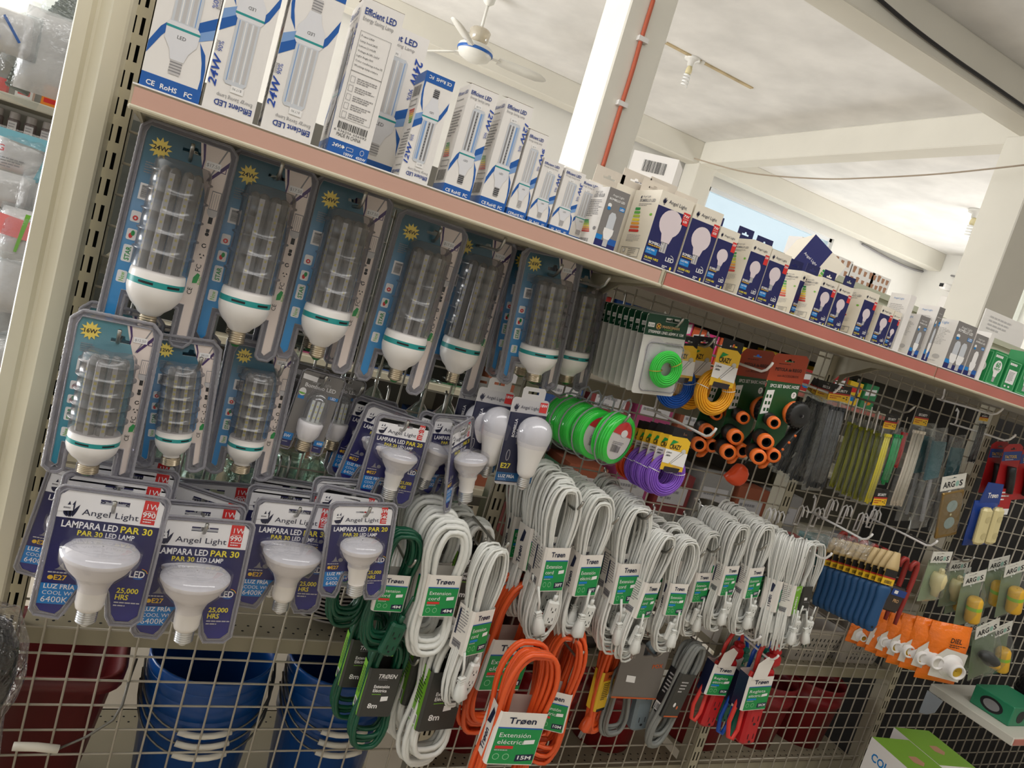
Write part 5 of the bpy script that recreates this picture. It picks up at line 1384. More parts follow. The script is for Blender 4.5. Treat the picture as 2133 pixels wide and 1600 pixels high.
def P_gc(): return cord(10, .255, .030, .022, .034, .52, .0046, cgrey, 41, lambda f, w, h: (f.rect(0, 0, w, h, labk, 1), f.rect(0, h * .02, w, h * .05, M('burnt_orange'), 2), f.lines(w * .2, h * .8, w * .5, 4, h * .07, lgrey, 2), f.ell(w * .4, h * .3, w * .08, h * .05, pwhite, 2), f.ell(w * .65, h * .24, w * .06, h * .04, M('burnt_orange'), 2)), lh=.105, lw=.055, ld=.036, side=lambda f, w, h: (f.rect(0, 0, w, h, black, 1), f.rect(w * .1, h * .04, w * .8, h * .22, pwhite, 2), f.bars(w * .15, h * .06, w * .6, h * .13, black, 3, 2), f.lines(w * .2, h * .85, w * .6, 6, h * .08, lgrey, 2)), base=labk, ends=False, dep=.018)
placed('gc', P_gc, hang((1452, 1335), (1352, 1552), -.10, .255, yaw=.15), 'grey cord coil with a charcoal sleeve beside the grey power strip', 'grey cords')
reds = M('red_strip_plastic', (186, 28, 34), .35); redc = M('red_cord', (222, 60, 52), .35); bluec = M('blue_cord', (28, 86, 190), .35); greens = M('green_strip_plastic', (16, 122, 96), .35)


def power_strip(m, mc, lab2=True):
    def fn():
        t = thing('power_strip', 'x', 'power strip'); strip_bar(t, m, .17, .0, .018, 0, 4, .04)
        mb = MB(); mb.tube([(-.004 + .0, .004, .16), (-.002, .006, .20), (.012, .008, .235), (.034, .008, .238), (.044, .006, .21), (.038, .004, .19)], .0045, mc, 8); mb.tube([(-.012, .002, .16), (-.03, .0, .10), (-.038, 0, .05), (-.03, .0, .015), (-.016, .0, .008), (-.008, 0, .03), (-.012, 0, .10)], .0045, mc, 8); mb.build('cord', t)
        mb = MB(); mb.box((.016, -.012, .172), (.05, .014, .20), m, .008); mb.box((.022, -.010, .20), (.044, .01, .212), m, .004); mb.build('plug_body', t)
        sleeve(t, .068, .034, .085, .075, troen_front('Regleta', 'eléctrica', '50CM'), lambda f, w, h: f.rect(0, 0, w, h, labn, 1))
        mb = MB(); mb.prism([(-.030, .155), (.008, .155), (.016, .195), (-.002, .205), (-.024, .19)], labw, -.0185, -.0178); mb.build('header_card', t)
        return t
    return fn


GS = 'power strips'
placed('rs', power_strip(reds, redc), hang((1530, 1312), (1455, 1508), -.085, .24), 'red power strip nearest the grey cord, sleeve in front of a green one', GS)
placed('gs', power_strip(greens, bluec), hang((1540, 1330), (1490, 1500), -.03, .24), 'green power strip behind the red ones', GS)
placed('rs', None, hang((1600, 1325), (1535, 1545), -.14, .24), 'red power strip lowest in front, under the white cord hooks', GS)
placed('gs', None, hang((1588, 1328), (1512, 1535), -.09, .24), 'green power strip with a blue cord loop beside the lowest red one', GS)
hk = ((1215, 1046, -.205, 'through the first row of white cords'), (1289, 1077, -.20, 'through the second row of white cords'), (1358, 1067, -.195, 'through the third row of white cords'), (1402, 1138, -.21, 'through the lower 20FT coil'),
      (1469, 1149, -.20, 'through the 10FT coil'), (1500, 1138, -.14, 'through the sixth row of white cords'), (1552, 1122, -.17, 'through the seventh row of white cords'), (1597, 1134, -.17, 'through the eighth row of white cords'), (1676, 1159, -.19, 'through the coil turned edgewise'),
      (1012, 1122, -.13, 'holding the shaded charcoal sleeve coil'), (866, 1166, -.20, 'through the 4M green coil'), (872, 1373, -.18, 'bare hook under the 4M sleeves'), (1216, 1357, -.20, 'through the edgewise orange coil'), (1060, 1130, -.23, 'through the slanting thin white coil'), (1502, 1360, -.12, 'through the red power strip'), (1380, 1358, -.13, 'beside the grey power strip card'))
for x, y, d, lab in hk: hook((x, y), d, 'peg hook ' + lab)
hook((1733, 1152), -.21, 'white peg hook sticking out past the last white cord coil', mat=white)
hook((1585, 1325), -.17, 'white peg hook above the lowest red power strip', mat=white); hook((1622, 1365), -.18, 'white looped peg hook under the cord plugs', mat=white)
# ---------------------------------------------------------------- trimmer line, hose sets
def ring(mb, R, r, m, c=(0, 0, 0), wraps=7, wire=.0022, seed=0, flat=.8):
    """coil of line: a fat ring whose surface is wound strand by strand"""
    rn = random.Random(seed)
    mb.lathe([(R + r * .9 * cos(2 * pi * k / 12), r * .9 * flat * sin(2 * pi * k / 12)) for k in range(13)], m, c, 36, axis='y')
    for k in range(wraps * 2):
        a = 2 * pi * k / (wraps * 2); rr = R + r * cos(a) + rn.uniform(-.0006, .0006); yy = c[1] + r * flat * sin(a)
        mb.tube([(c[0] + rr * cos(2 * pi * i / 40), yy + rn.uniform(-.0003, .0003), c[2] + rr * sin(2 * pi * i / 40)) for i in range(40)], wire, m, 5, True)


lime = M('lime_line', (44, 214, 62), .25); ylw = M('yellow_line', (246, 176, 40), .3); bll = M('blue_line', (24, 92, 190), .3); prp = M('purple_line', (142, 92, 206), .3); orl = M('red_orange_line', (246, 84, 34), .3)
gdark = M('dark_green_card', (14, 66, 44), .4); brass = M('brass_tie', (206, 170, 60), .3, .8)


def trimmer_pack():
    W, H = .112, .178; hw = W / 2
    t = thing('trimmer_line_pack', 'x', 'trimmer line')
    mb = MB(); o = rrect(-hw, 0, hw, H, .006); hole = slot(.012, H * .925, .034, .008)
    mb.prism(o, M('pale_grey_card', (206, 204, 198), .5), -.0005, .0003, holes=[hole])
    f = Face(mb, (0, -.0006, 0)); z1 = H * .735
    f.rect(-hw + .0005, z1, hw - .0005, H * .92, gdark, 1); f.rect(-hw + .0005, H * .92, -.006, H * .975, gdark, 1); f.rect(.030, H * .92, hw - .0005, H * .975, gdark, 1); f.rect(-hw + .003, H * .972, hw - .003, H - .0005, gdark, 1)
    f.poly([(-hw + .006, H * .835), (-hw + .023, H * .835), (-hw + .023, H * .89), (-hw + .006, H * .89)], pwhite, 2); f.text('$ 3.50', -hw + .0145, H * .85, .004, black, 3, 'c')
    f.ell(-hw + .034, H * .855, .007, .007, M('bronze_ink', (214, 170, 120), .4), 2); f.ell(-hw + .034, H * .855, .0055, .0055, M('maroon_ink', (96, 36, 24), .4), 2.4)
    f.line((-hw + .030, H * .835), (-hw + .038, H * .875), .002, gold, 3); f.line((-hw + .038, H * .835), (-hw + .030, H * .875), .002, gold, 3)
    f.text('MARKSMAN', -hw + .044, H * .84, .006, M('bronze_ink'), 2, 'l', True, width=.046); f.lines(-hw + .05, H * .82, .03, 1, .002, lgreen, 2, th=.0012)
    f.text('STRIMMER LINE1.65MM X 15M', -hw + .010, H * .765, .0062, pwhite, 2, 'l', True, width=W * .84)
    f.text('- Heavy duty replacement', .004, H * .66, .0036, grey, 2, 'l', width=.046); f.text('- 1.65mm DIAMETER', .004, H * .62, .0036, grey, 2, 'l', width=.042)
    f.ell(-.018, H * .55, .026, .030, lgrey, 1); f.ell(-.018, H * .55, .014, .017, M('pale_grey_card'), 1.5)
    mb.build('backing_card', t)
    mb = MB(); ring(mb, .0285, .0112, lime, (.012, -.014, .062), 8, .0021, 2)
    cr = mb.build('line_coil', t)
    for a in (.6, 3.3): mb = MB(); mb.tube([(.012 + .027 * cos(a) + .0155 * cos(b) * cos(a), -.014 + .0125 * sin(b), .062 + .027 * sin(a) + .0155 * cos(b) * sin(a)) for b in [k * pi / 5 for k in range(10)]], .0011, brass, 5, True); mb.build('wire_tie', cr)
    mb = MB(); mb.skin(rrect(-.036, .012, .056, .112, .01), film, -.029); mb.tube([(x, -.002, z) for x, z in rrect(-.040, .008, .058, .116, .012)], .0012, filmrim, 5, True); mb.loft([[(x, -.002, z) for x, z in rrect(-.038, .010, .058, .114, .012)], [(x, -.0285, z) for x, z in rrect(-.036, .012, .056, .112, .01)]], film, False); mb.build('blister_shell', t)
    return t


GT = 'green carded trimmer line packs on one hook'
TA = hang((1394, 658), (1358, 822), -.20, .178)
placed('trim', trimmer_pack, TA, 'front trimmer line pack with its bright green coil fully visible', GT)
for j in range(8):
    placed('trim', None, Matrix.Translation((0, .0215 * (j + 1), 0)) @ TA, ('second', 'third', 'fourth', 'fifth', 'sixth', 'seventh', 'eighth', 'ninth')[j] + ' trimmer line pack from the front, only its edge showing', GT)
hook((1424, 662), -.215, 'peg hook through the front trimmer line pack'); hook((1490, 703), -.18, 'silver peg hook above the yellow line coils')


def disc_pack():
    t = thing('line_spool_pack', 'x', 'trimmer line')
    mb = MB()
    for k in range(6): mb.lathe([(.036, -.015 + .005 * k), (.0435, -.0148 + .005 * k), (.0450, -.0125 + .005 * k), (.0435, -.0102 + .005 * k), (.036, -.010 + .005 * k)], lime, (0, 0, .052), 36, axis='y')
    mb.build('line_spool', t)
    mb = MB(); mb.lathe([(.0005, -.0135), (.036, -.0135), (.036, .0135), (.0005, .0135)], M('spool_label_white', (226, 222, 216), .45), (0, 0, .052), 32, axis='y', smooth=False)
    f = Face(mb, (0, -.0138, .052)); f.ell(0, 0, .0345, .0345, red, 1, 24, .25, pi - .25); f.ell(.006, .014, .011, .007, pwhite, 2); f.bars(-.018, -.022, .03, .012, black, 2, 2); f.lines(-.02, -.004, .04, 3, .003, grey, 2); mb.build('paper_label', t)
    mb = MB(); mb.lathe([(.001, -.0175), (.044, -.0175), (.048, -.015), (.0485, .0), (.048, .015), (.044, .0175), (.001, .0175)], film, (0, 0, .052), 32, axis='y')
    mb.tube([(.051 * cos(a), 0, .052 + .051 * sin(a)) for a in [2 * pi * k / 32 for k in range(32)]], .0015, filmrim, 5, True)
    mb.tube([(-.016, 0, .098), (-.012, 0, .118), (0, 0, .126), (.012, 0, .118), (.016, 0, .098)], .002, filmrim, 6); mb.build('clear_case', t)
    return t


GD = 'green line spools in clear cases on one hook'
for k, (x, y_, d, yw) in enumerate(((1253, 968, -.165, .42), (1216, 958, -.125, .12), (1190, 945, -.09, .1), (1170, 935, -.06, .08), (1157, 925, -.03, .05))):
    p = at(x, y_, y=d)
    placed('disc', disc_pack, Matrix.Translation(p) @ Matrix.Rotation(.12, 4, 'Y') @ Matrix.Rotation(yw, 4, 'Z') @ Matrix.Scale(1.12, 4), ('front green line spool turned to show its red label', 'second green line spool, red label half showing', 'third green line spool from the front', 'fourth green line spool from the front', 'deepest green line spool beside the round bulb pack')[k], GD)
hook((1312, 863), -.20, 'peg hook through the clear spool cases')


def crazy(mat, key):
    def fn():
        t = thing('carded_line_coil', 'x', 'trimmer line')
        W, H = .058, .072; z0 = .058; hw = W / 2
        mb = MB(); mb.prism([(-hw, z0), (hw, z0 + .0), (hw, z0 + H * .9), (hw * .6, z0 + H), (-hw, z0 + H)], gold, -.0155, -.0150)
        mb.prism([(-hw * .75, z0 + H), (hw, z0 + H * .92), (hw, z0 + H + .016), (-hw * .75, z0 + H + .020)], black, -.0150, -.0146, holes=[slot(.006, z0 + H + .005, .018, .006)])
        f = Face(mb, (-hw, -.0157, z0)); f.poly([(0, H * .22), (W, H * .14), (W, H * .55), (0, H * .62)], pwhite, 1); f.text('CRAZY', W * .14, H * .64, H * .13, black, 2, 'l', True, width=W * .5)
        f.poly([(W * .12, H * .72), (W * .22, H * .9), (W * .48, H * .86), (W * .3, H * .8)], green, 2); f.text('2.0mm', W * .06, H * .5, H * .05, black, 2, 'l', True, True); f.text('.080in', W * .06, H * .41, H * .05, black, 2, 'l', True, True)
        f.line((W * .3, H * .2), (W * .75, H * .6), W * .02, grey, 2); f.line((W * .38, H * .2), (W * .82, H * .55), W * .02, grey, 2); f.ell(W * .8, H * .6, W * .1, H * .07, M('pale_grey_card'), 2); f.poly([(W * .24, H * .14), (W * .4, H * .18), (W * .34, H * .24)], gold, 2.5)
        f.poly([(W * .14, -.002), (W * .8, -.004), (W * .86, H * .09), (W * .16, H * .11)], M('window_dark', (46, 40, 48), .4), 2); f.lines(W * .5, H * .14, W * .45, 2, H * .03, M('bronze_ink'), 2)
        mb.build('header_card', t)
        mb = MB(); ring(mb, .0335, .0115, mat, (.003, 0, .044), 8, .0019, hash(key) % 50 if False else len(key)); c = mb.build('line_coil', t)
        for a in (.2, 2.9): mb = MB(); mb.tube([(.003 + .0335 * cos(a) + .0132 * cos(b) * cos(a), .0112 * sin(b), .044 + .0335 * sin(a) + .0132 * cos(b) * sin(a)) for b in [k * pi / 5 for k in range(10)]], .0009, pwhite, 5, True); mb.build('string_tie', c)
        return t
    return fn


GC = 'line coils on yellow cards'
for k, (key, m, top, bot, d, lab) in enumerate((('prp', prp, (1410, 902), (1372, 1030), -.19, 'front purple line coil on a yellow card'), ('prp', prp, (1392, 897), (1352, 1024), -.155, 'second purple line coil from the front'), ('prp', prp, (1376, 893), (1338, 1015), -.125, 'third purple line coil from the front'), ('prp', prp, (1360, 890), (1324, 1008), -.10, 'fourth purple line coil, next to the red orange ones'),
        ('orl', orl, (1346, 888), (1314, 1000), -.07, 'red orange line coil beside the purple ones'), ('orl', orl, (1336, 886), (1304, 994), -.04, 'red orange line coil deepest on its hook'),
        ('ylw', ylw, (1512, 720), (1474, 862), -.16, 'yellow line coil in front, on a yellow card'), ('ylw', ylw, (1452, 712), (1432, 850), -.10, 'yellow line coil half hidden behind the front one'), ('bll', bll, (1420, 712), (1398, 848), -.125, 'blue line coil under the green trimmer card'))):
    placed(key, crazy(m, key), hang(top, bot, d, .135), lab, GC)
hook((1492, 892), -.215, 'white peg hook through the yellow cards of the purple coils', mat=white)

# hose nozzle sets
blk = M('black_rubber', (34, 34, 34), .45); org = M('orange_plastic', (244, 120, 46), .35); rust = M('rust_card', (172, 66, 34), .42); grn = M('hose_card_green', (32, 84, 44), .42)


def connector(t, x, z, a, s=1.0):
    mb = MB(); mb.lathe([(.006, -.030), (.0125, -.028), (.0125, -.010), (.0145, -.008), (.0145, .012), (.010, .014), (.0, .014)], blk, seg=18, axis='y')
    o = mb.build('connector', t, Matrix.Translation((x, -.020, z)) @ Matrix.Rotation(a, 4, 'Z') @ Matrix.Scale(s, 4))
    mb = MB(); mb.lathe([(.0085, -.034), (.0135, -.034), (.0138, -.020), (.0128, -.018)], org, seg=18, axis='y'); mb.lathe([(.0085, -.034), (.0085, -.012)], blk, seg=18, axis='y'); mb.build('orange_collar', o)


def hose_set():
    t = thing('hose_nozzle_set', 'x', 'hose nozzle set')
    mb = MB(); mb.prism([(-.052, .0), (.045, .004), (.062, .19), (-.040, .19)], grn, -.0005, .0005)
    mb.prism([(-.046, .182), (.066, .178), (.070, .238), (.060, .246), (-.030, .246), (-.040, .238)], rust, -.0012, -.0006, holes=[slot(.012, .228, .03, .007)])
    f = Face(mb, (0, -.0014, 0)); f.text('PISTOLA de RIEGO', .014, .206, .0075, black, 1, 'c', True, width=.082); f.text('con ACCESORIOS', .016, .192, .0055, black, 1, 'c', width=.066); f.lines(-.02, .222, .05, 1, .003, black, 1)
    g = Face(mb, (0, -.0007, 0)); g.text('5PCS SET BASIC HOSE', .014, .166, .0075, pwhite, 1, 'c', True, width=.09); g.poly([(-.044, .100), (-.020, .104), (-.014, .160), (-.036, .158)], pwhite, 1)
    for k in range(6): g.rect(-.036 + .010 * (k % 2), .108 + .016 * (k // 2), -.030 + .010 * (k % 2), .116 + .016 * (k // 2), grn, 2)
    g.ell(.048, .150, .008, .008, pwhite, 1); g.text('7', .048, .1465, .007, black, 2, 'c', True)
    mb.build('backing_card', t)
    connector(t, -.026, .092, -.5, 1.05); connector(t, -.040, .048, -.5, 1.3); connector(t, -.052, .012, -.5, 1.3); connector(t, -.012, .016, -.4, 1.2)
    mb = MB(); c = (.036, -.036, .112)
    mb.lathe([(.001, -.012), (.016, -.014), (.027, -.013), (.031, -.006), (.031, .004), (.026, .008)], blk, c, 24, axis='y')
    for k in range(20):
        a = 2 * pi * k / 20; mb.box((c[0] + .0305 * cos(a) - .002, c[1] - .008, c[2] + .0305 * sin(a) - .002), (c[0] + .0305 * cos(a) + .002, c[1] + .003, c[2] + .0305 * sin(a) + .002), blk); mb.lathe([(.004, -.0145), (.0045, -.016), (.001, -.0165)], M('grey_ink'), c, 12, axis='y')
    mb.loft([[(.040 + (.013 - .003 * q) * cos(a) - .058 * q, -.034 + .012 * sin(a), .070 - .068 * q + .010 * cos(a)) for a in [2 * pi * k / 12 for k in range(12)]] for q in (-.25, 0, .3, .6, .9, 1.1)], blk)
    for q in (.1, .35, .6, .85): mb.lathe([(.001, -.0485), (.003, -.048), (.0032, -.045)], org, (.040 - .058 * q, 0, .070 - .068 * q), 8, axis='y')
    gun = mb.build('spray_gun', t)
    mb = MB(); mb.lathe([(.026, .008), (.0295, .006), (.028, .018), (.018, .030), (.010, .034)], org, c, 24, axis='y'); mb.loft([[(-.018 + .010 * cos(a) - .014 * q, -.034 + .011 * sin(a), .004 - .020 * q + .006 * cos(a)) for a in [2 * pi * k / 8 for k in range(8)]] for q in (0, .5, 1)], org); mb.build('orange_body', gun)
    return t


GHS = 'hose nozzle sets on rust and green cards'
H0 = hang((1640, 738), (1592, 948), -.20, .246)
placed('hose', hose_set, H0, 'front hose nozzle set, dial and trigger handle facing out', GHS)
placed('hose', None, hang((1574, 728), (1524, 938), -.115, .246, yaw=.1), 'second hose nozzle set behind the front one', GHS)
placed('hose', None, hang((1530, 735), (1462, 930), -.06, .246, yaw=.1), 'third hose nozzle set, only its orange connectors showing', GHS)
hook((1610, 755), -.215, 'white peg hook through the front hose nozzle card', mat=white)
# orange tape holder hung alone
p = at(1535, 990, y=-.03)
t = thing('orange_cutter', 'single orange plastic tool hanging below the hose sets', 'tool', Matrix.Translation(p) @ Matrix.Rotation(.4, 4, 'Y'))
o_ = [(-.030, -.022), (-.012, -.027), (.006, -.026), (.020, -.020), (.028, -.008), (.030, .008), (.024, .021), (.010, .029), (-.006, .030), (-.017, .024), (-.022, .010), (-.024, -.004)]; mb = MB(); mb.loft([[(x * k, y, z * k) for x, z in o_] for y, k in ((-.015, .55), (-.013, .78), (-.008, .95), (0, 1), (.008, .95), (.012, .7))], M('bright_orange', (240, 84, 40), .3)); mb.build('shell', t)
mb = MB(); mb.tube([(.0, 0, .028), (-.002, 0, .05), (.0, .01, .06)], .002, blk); mb.build('strap', t)
# ---------------------------------------------------------------- cable ties, sockets, tools at the far end
hdrk = M('header_black', (30, 28, 26), .5); hdry = M('header_yellow', (232, 186, 40), .45); hdrr = M('header_red', (176, 44, 36), .45)


def pillow(mb, W, H, b, m, seed=0, n=8, z0=0.0, back=True):
    """soft bag skin, flat behind and puffed in front, with creases"""
    rn = random.Random(seed); vs = []; fs = []
    for j in range(n + 1):
        for i in range(n + 1):
            u, v = i / n * 2 - 1, j / n * 2 - 1
            k = max(0, (1 - u ** 4) * (1 - v ** 4))
            e = 1 + rn.uniform(-.03, .03)
            vs.append((u * W / 2 * e, -b * k - rn.uniform(0, b * .22) * (k > .05) - .001, z0 + (v + 1) * H / 2))
    for j in range(n):
        for i in range(n):
            a = j * (n + 1) + i; fs.append((a, a + 1, a + n + 2, a + n + 1))
    mb.add(vs, fs, m, True)
    if back: mb.add([(-W / 2, .001, z0), (W / 2, .001, z0), (W / 2, .001, z0 + H), (-W / 2, .001, z0 + H)], [(0, 3, 2, 1)], m)


def security_header(mb, W, z, h, label='SECURITY'):
    mb.prism([(-W / 2, z), (W / 2, z), (W / 2, z + h), (-W / 2, z + h)], hdrk, -.003, -.0022, holes=[slot(0, z + h * .84, W * .3, h * .08)])
    f = Face(mb, (-W / 2, -.0031, z)); f.rect(0, 0, W, h * .40, hdry, 1); f.rect(0, h * .40, W, h * .50, hdrr, 1); f.text(label, W * .52, h * .58, h * .15, pwhite, 2, 'c', True, width=W * .62)
    f.lines(W * .08, h * .26, W * .55, 2, h * .12, hdrr, 2, th=h * .05); f.rect(W * .68, h * .2, W * .78, h * .26, black, 2); f.rect(W * .84, h * .12, W * .9, h * .2, black, 2); f.rect(W * .84, h * .26, W * .9, h * .33, black, 2)


def tie_bag(m, W, H, n, header=True, bag=True, lower=False, seed=1):
    def fn():
        t = thing('cable_tie_bag', 'x', 'cable ties'); rn = random.Random(seed); hh = .042
        mb = MB()
        for k in range(n):
            u = (k + .5) / n * 2 - 1; x0 = u * W * .40; x1 = u * W * .36 + rn.uniform(-.003, .003); y = -.006 - .004 * rn.random()
            z0, z1 = H * .02 + rn.uniform(0, .012), H * .93
            mb.loft([[(x - .0034, yy - .0012, z), (x + .0034, yy - .0012, z), (x + .0034, yy + .0012, z), (x - .0034, yy + .0012, z)] for x, yy, z in ((x0, y, z0), ((x0 + x1) / 2 + rn.uniform(-.0004, .0004), y - .002, (z0 + z1) / 2), (x1, y, z1))], m)
            mb.box((x1 - .0035, y - .003, z1 - .002), (x1 + .0035, y + .003, z1 + .006), m)
        mb.build('tie_bundle', t)
        if bag: mb = MB(); pillow(mb, W, H + .01, .014, bagf, seed); mb.build('bag', t)
        mb = MB()
        if header: security_header(mb, max(W, .05), H + .004, hh)
        else: mb.box((-.001, -.003, H), (.001, -.001, H + hh), wirem)
        if lower: security_header(mb, W * .9, .0, hh)
        mb.build('header_card', t)
        return t
    return fn


ctg = M('charcoal_ties', (52, 56, 60), .4); cto = M('olive_ties', (132, 134, 30), .35); cty = M('yellow_ties', (222, 206, 50), .35); ctgr = M('green_ties', (30, 150, 84), .35); ctr = M('red_ties', (186, 42, 44), .35); ctw = M('white_ties', (226, 216, 200), .4)
GCT = 'bags of cable ties hanging in a row'
for k, (key, m, W, H, n, top, bot, d, ln, lab, hd, bg_) in enumerate((
    ('tk', ctg, .078, .245, 13, (1742, 838), (1690, 1022), -.165, 0, 'front bag of charcoal cable ties with a printed header', True, True), ('tk', ctg, .078, .245, 13, (1716, 830), (1655, 1008), -.12, 0, 'second bag of charcoal cable ties behind the front one', True, True),
    ('tk', ctg, .078, .245, 13, (1704, 828), (1626, 990), -.085, 0, 'third bag of charcoal cable ties, fanned out', True, True), ('tk', ctg, .078, .245, 13, (1694, 826), (1604, 975), -.055, 0, 'deepest bag of charcoal cable ties, fanned out most', True, True),
    ('to', cto, .026, .215, 5, (1772, 872), (1727, 1018), -.09, 0, 'olive cable ties nearest the charcoal bags', False, True), ('to', cto, .026, .215, 5, (1784, 878), (1741, 1026), -.10, 0, 'second olive bundle of cable ties from the charcoal bags', False, True),
    ('to', cto, .026, .215, 5, (1796, 882), (1753, 1034), -.11, 0, 'third olive bundle of cable ties from the charcoal bags', False, True), ('to', cto, .026, .215, 5, (1808, 884), (1765, 1038), -.12, 0, 'fourth olive bundle of cable ties from the charcoal bags', False, True),
    ('to', cto, .026, .215, 5, (1820, 888), (1777, 1044), -.13, 0, 'fifth olive bundle of cable ties from the charcoal bags', False, True), ('to', cto, .026, .215, 5, (1830, 894), (1789, 1048), -.14, 0, 'sixth olive bundle of cable ties, next to the yellow one', False, True),
    ('ty', cty, .030, .215, 5, (1848, 896), (1800, 1052), -.165, 0, 'bright yellow bundle of cable ties', True, True), ('tg', ctgr, .030, .145, 5, (1866, 900), (1833, 1010), -.16, 0, 'green bundle of cable ties between yellow and red', False, True),
    ('tr', ctr, .030, .110, 5, (1880, 898), (1856, 974), -.15, 0, 'red bundle of cable ties beside the white one', False, True), ('tw', ctw, .055, .225, 11, (1912, 888), (1858, 1056), -.13, 0, 'wide white bundle of cable ties with a header', True, True),
    ('tk', ctg, .078, .245, 13, (2046, 878), (2018, 965), -.10, 0, 'short charcoal cable tie bag near the red tool cards', True, True))):
    placed(key, tie_bag(m, W, H, n, hd, bg_, False, k), hang(top, bot, d, H), lab, GCT)
# card with header below the green ties
t = thing('tie_card', 'black and yellow header card hanging below the green cable ties', 'card', hang((1838, 1018), (1828, 1052), -.165, .05))
mb = MB(); security_header(mb, .056, .0, .05); mb.build('header_card', t)
mb = MB()
for k in range(7):
    a, b = at(1757 + 15 * k, 812 + 9 * k, y=-.10 - .01 * k), at(1745 + 15 * k, 868 + 7 * k, y=-.10 - .01 * k); mb.tube([a, b], .0016, white, 6)
tag(mb.build('wire_divider'), 'white wire prongs standing above the olive cable ties', 'rack wire')
for k, (top, bot, d, m) in enumerate((((1936, 880), (1880, 1085), -.10, 0), ((1958, 890), (1912, 1100), -.13, 1), ((1996, 905), (1950, 1105), -.09, 1))):
    key = 'clr%d' % m
    def clear_bag():
        t = thing('clear_bag', 'x', 'bag'); mb = MB(); pillow(mb, .062, .26, .014, bagf, 5); mb.build('bag_film', t)
        mb = MB(); mb.prism([(-.024, .13), (.022, .135), (.026, .225), (-.020, .23)], M('teal_tool', (24, 92, 104), .35), -.008, -.002); mb.prism([(-.004, .02), (.006, .02), (.006, .13), (-.004, .13)], M('grey_ink'), -.006, -.002); mb.build('tool', t)
        return t
    placed('clr', clear_bag, hang(top, bot, d, .262), ('clear bag with a teal tool beside the white cable ties', 'clear bag with a teal tool, middle of three', 'clear bag with a teal tool nearest the ivory socket packs')[k], 'clear bags with teal tools')


# red tool cards
def red_card():
    t = thing('tool_card', 'x', 'tool card'); mb = MB(); mb.prism([(-.034, 0), (.034, 0), (.034, .12), (.020, .128), (-.020, .128), (-.034, .12)], M('red_card', (176, 30, 34), .4), -.001, .0, holes=[slot(0, .114, .02, .006)])
    f = Face(mb, (-.034, -.0011, 0)); f.rect(0, .088, .068, .110, M('blue_card', (30, 66, 140), .4), 1); f.text('TACTOOL', .008, .094, .007, gold, 2, 'l', True, width=.045); f.lines(.012, .09, .04, 1, .002, pwhite, 2, th=.0012); mb.build('backing_card', t)
    mb = MB(); mb.loft([[(x + .010 * cos(a), -.010 + .009 * sin(a), z) for a in [2 * pi * k / 10 for k in range(10)]] for x, z in ((.006, .012), (.004, .04), (.0, .06), (-.004, .075))], blk); mb.build('tool', t)
    return t
for k, (top, bot, d, lab) in enumerate((((2085, 925), (2056, 1026), -.12, 'red and blue tool card, second from the frame edge'), ((2112, 930), (2085, 1034), -.15, 'red and blue tool card in front, showing a black tool'), ((2150, 935), (2122, 1040), -.13, 'red and blue tool card cut off by the picture edge'))):
    placed('redcard', red_card, hang(top, bot, d, .122), lab, 'red tool cards')
t = thing('small_card', 'small red and white card under the red tool cards', 'card', hang((2096, 1018), (2080, 1072), -.16, .06)); mb = MB(); mb.prism([(-.028, 0), (.028, 0), (.028, .06), (-.028, .06)], M('red_card'), -.001, 0); f = Face(mb, (-.028, -.0011, 0)); f.rect(0, 0, .056, .014, pwhite, 1); f.lines(.008, .05, .04, 3, .008, pwhite, 1); mb.build('backing_card', t)
for tip, d, lab, m in (((1752, 803), -.18, 'white peg hook above the charcoal cable ties', white), ((1906, 845), -.17, 'silver peg hook over the yellow cable tie headers', steel), ((1658, 942), -.10, 'silver peg hook in front of the charcoal ties', steel), ((2090, 850), -.17, 'white peg hook above the short charcoal bag', white), ((2116, 905), -.17, 'white peg hook above the red tool cards', white)): hook(tip, d, lab, mat=m)

# socket plates and ivory sockets
arg = M('argos_white', (226, 224, 214), .45); ivory = M('ivory_plastic', (226, 212, 158), .35); gold_p = M('brass_plate', (146, 116, 62), .35, .5); sage = M('sage_insert', (150, 168, 132), .5); yel = M('amber_plastic', (232, 180, 50), .35)


def argos_header(mb, W, z, h):
    mb.prism([(-W / 2, z), (W / 2, z), (W / 2, z + h), (-W / 2, z + h)], arg, -.004, -.003, holes=[slot(0, z + h * .78, W * .2, h * .1)]); f = Face(mb, (-W / 2, -.0041, z)); f.text('ARG', W * .08, h * .2, h * .4, black, 1, 'l', True, width=W * .48); f.ell(W * .66, h * .38, W * .075, h * .2, M('mint_ink', (150, 190, 176), .4), 1); f.text('S', W * .75, h * .2, h * .4, black, 1, 'l', True, width=W * .14); f.lines(W * .2, h * .8, W * .3, 1, .002, grey, 1)


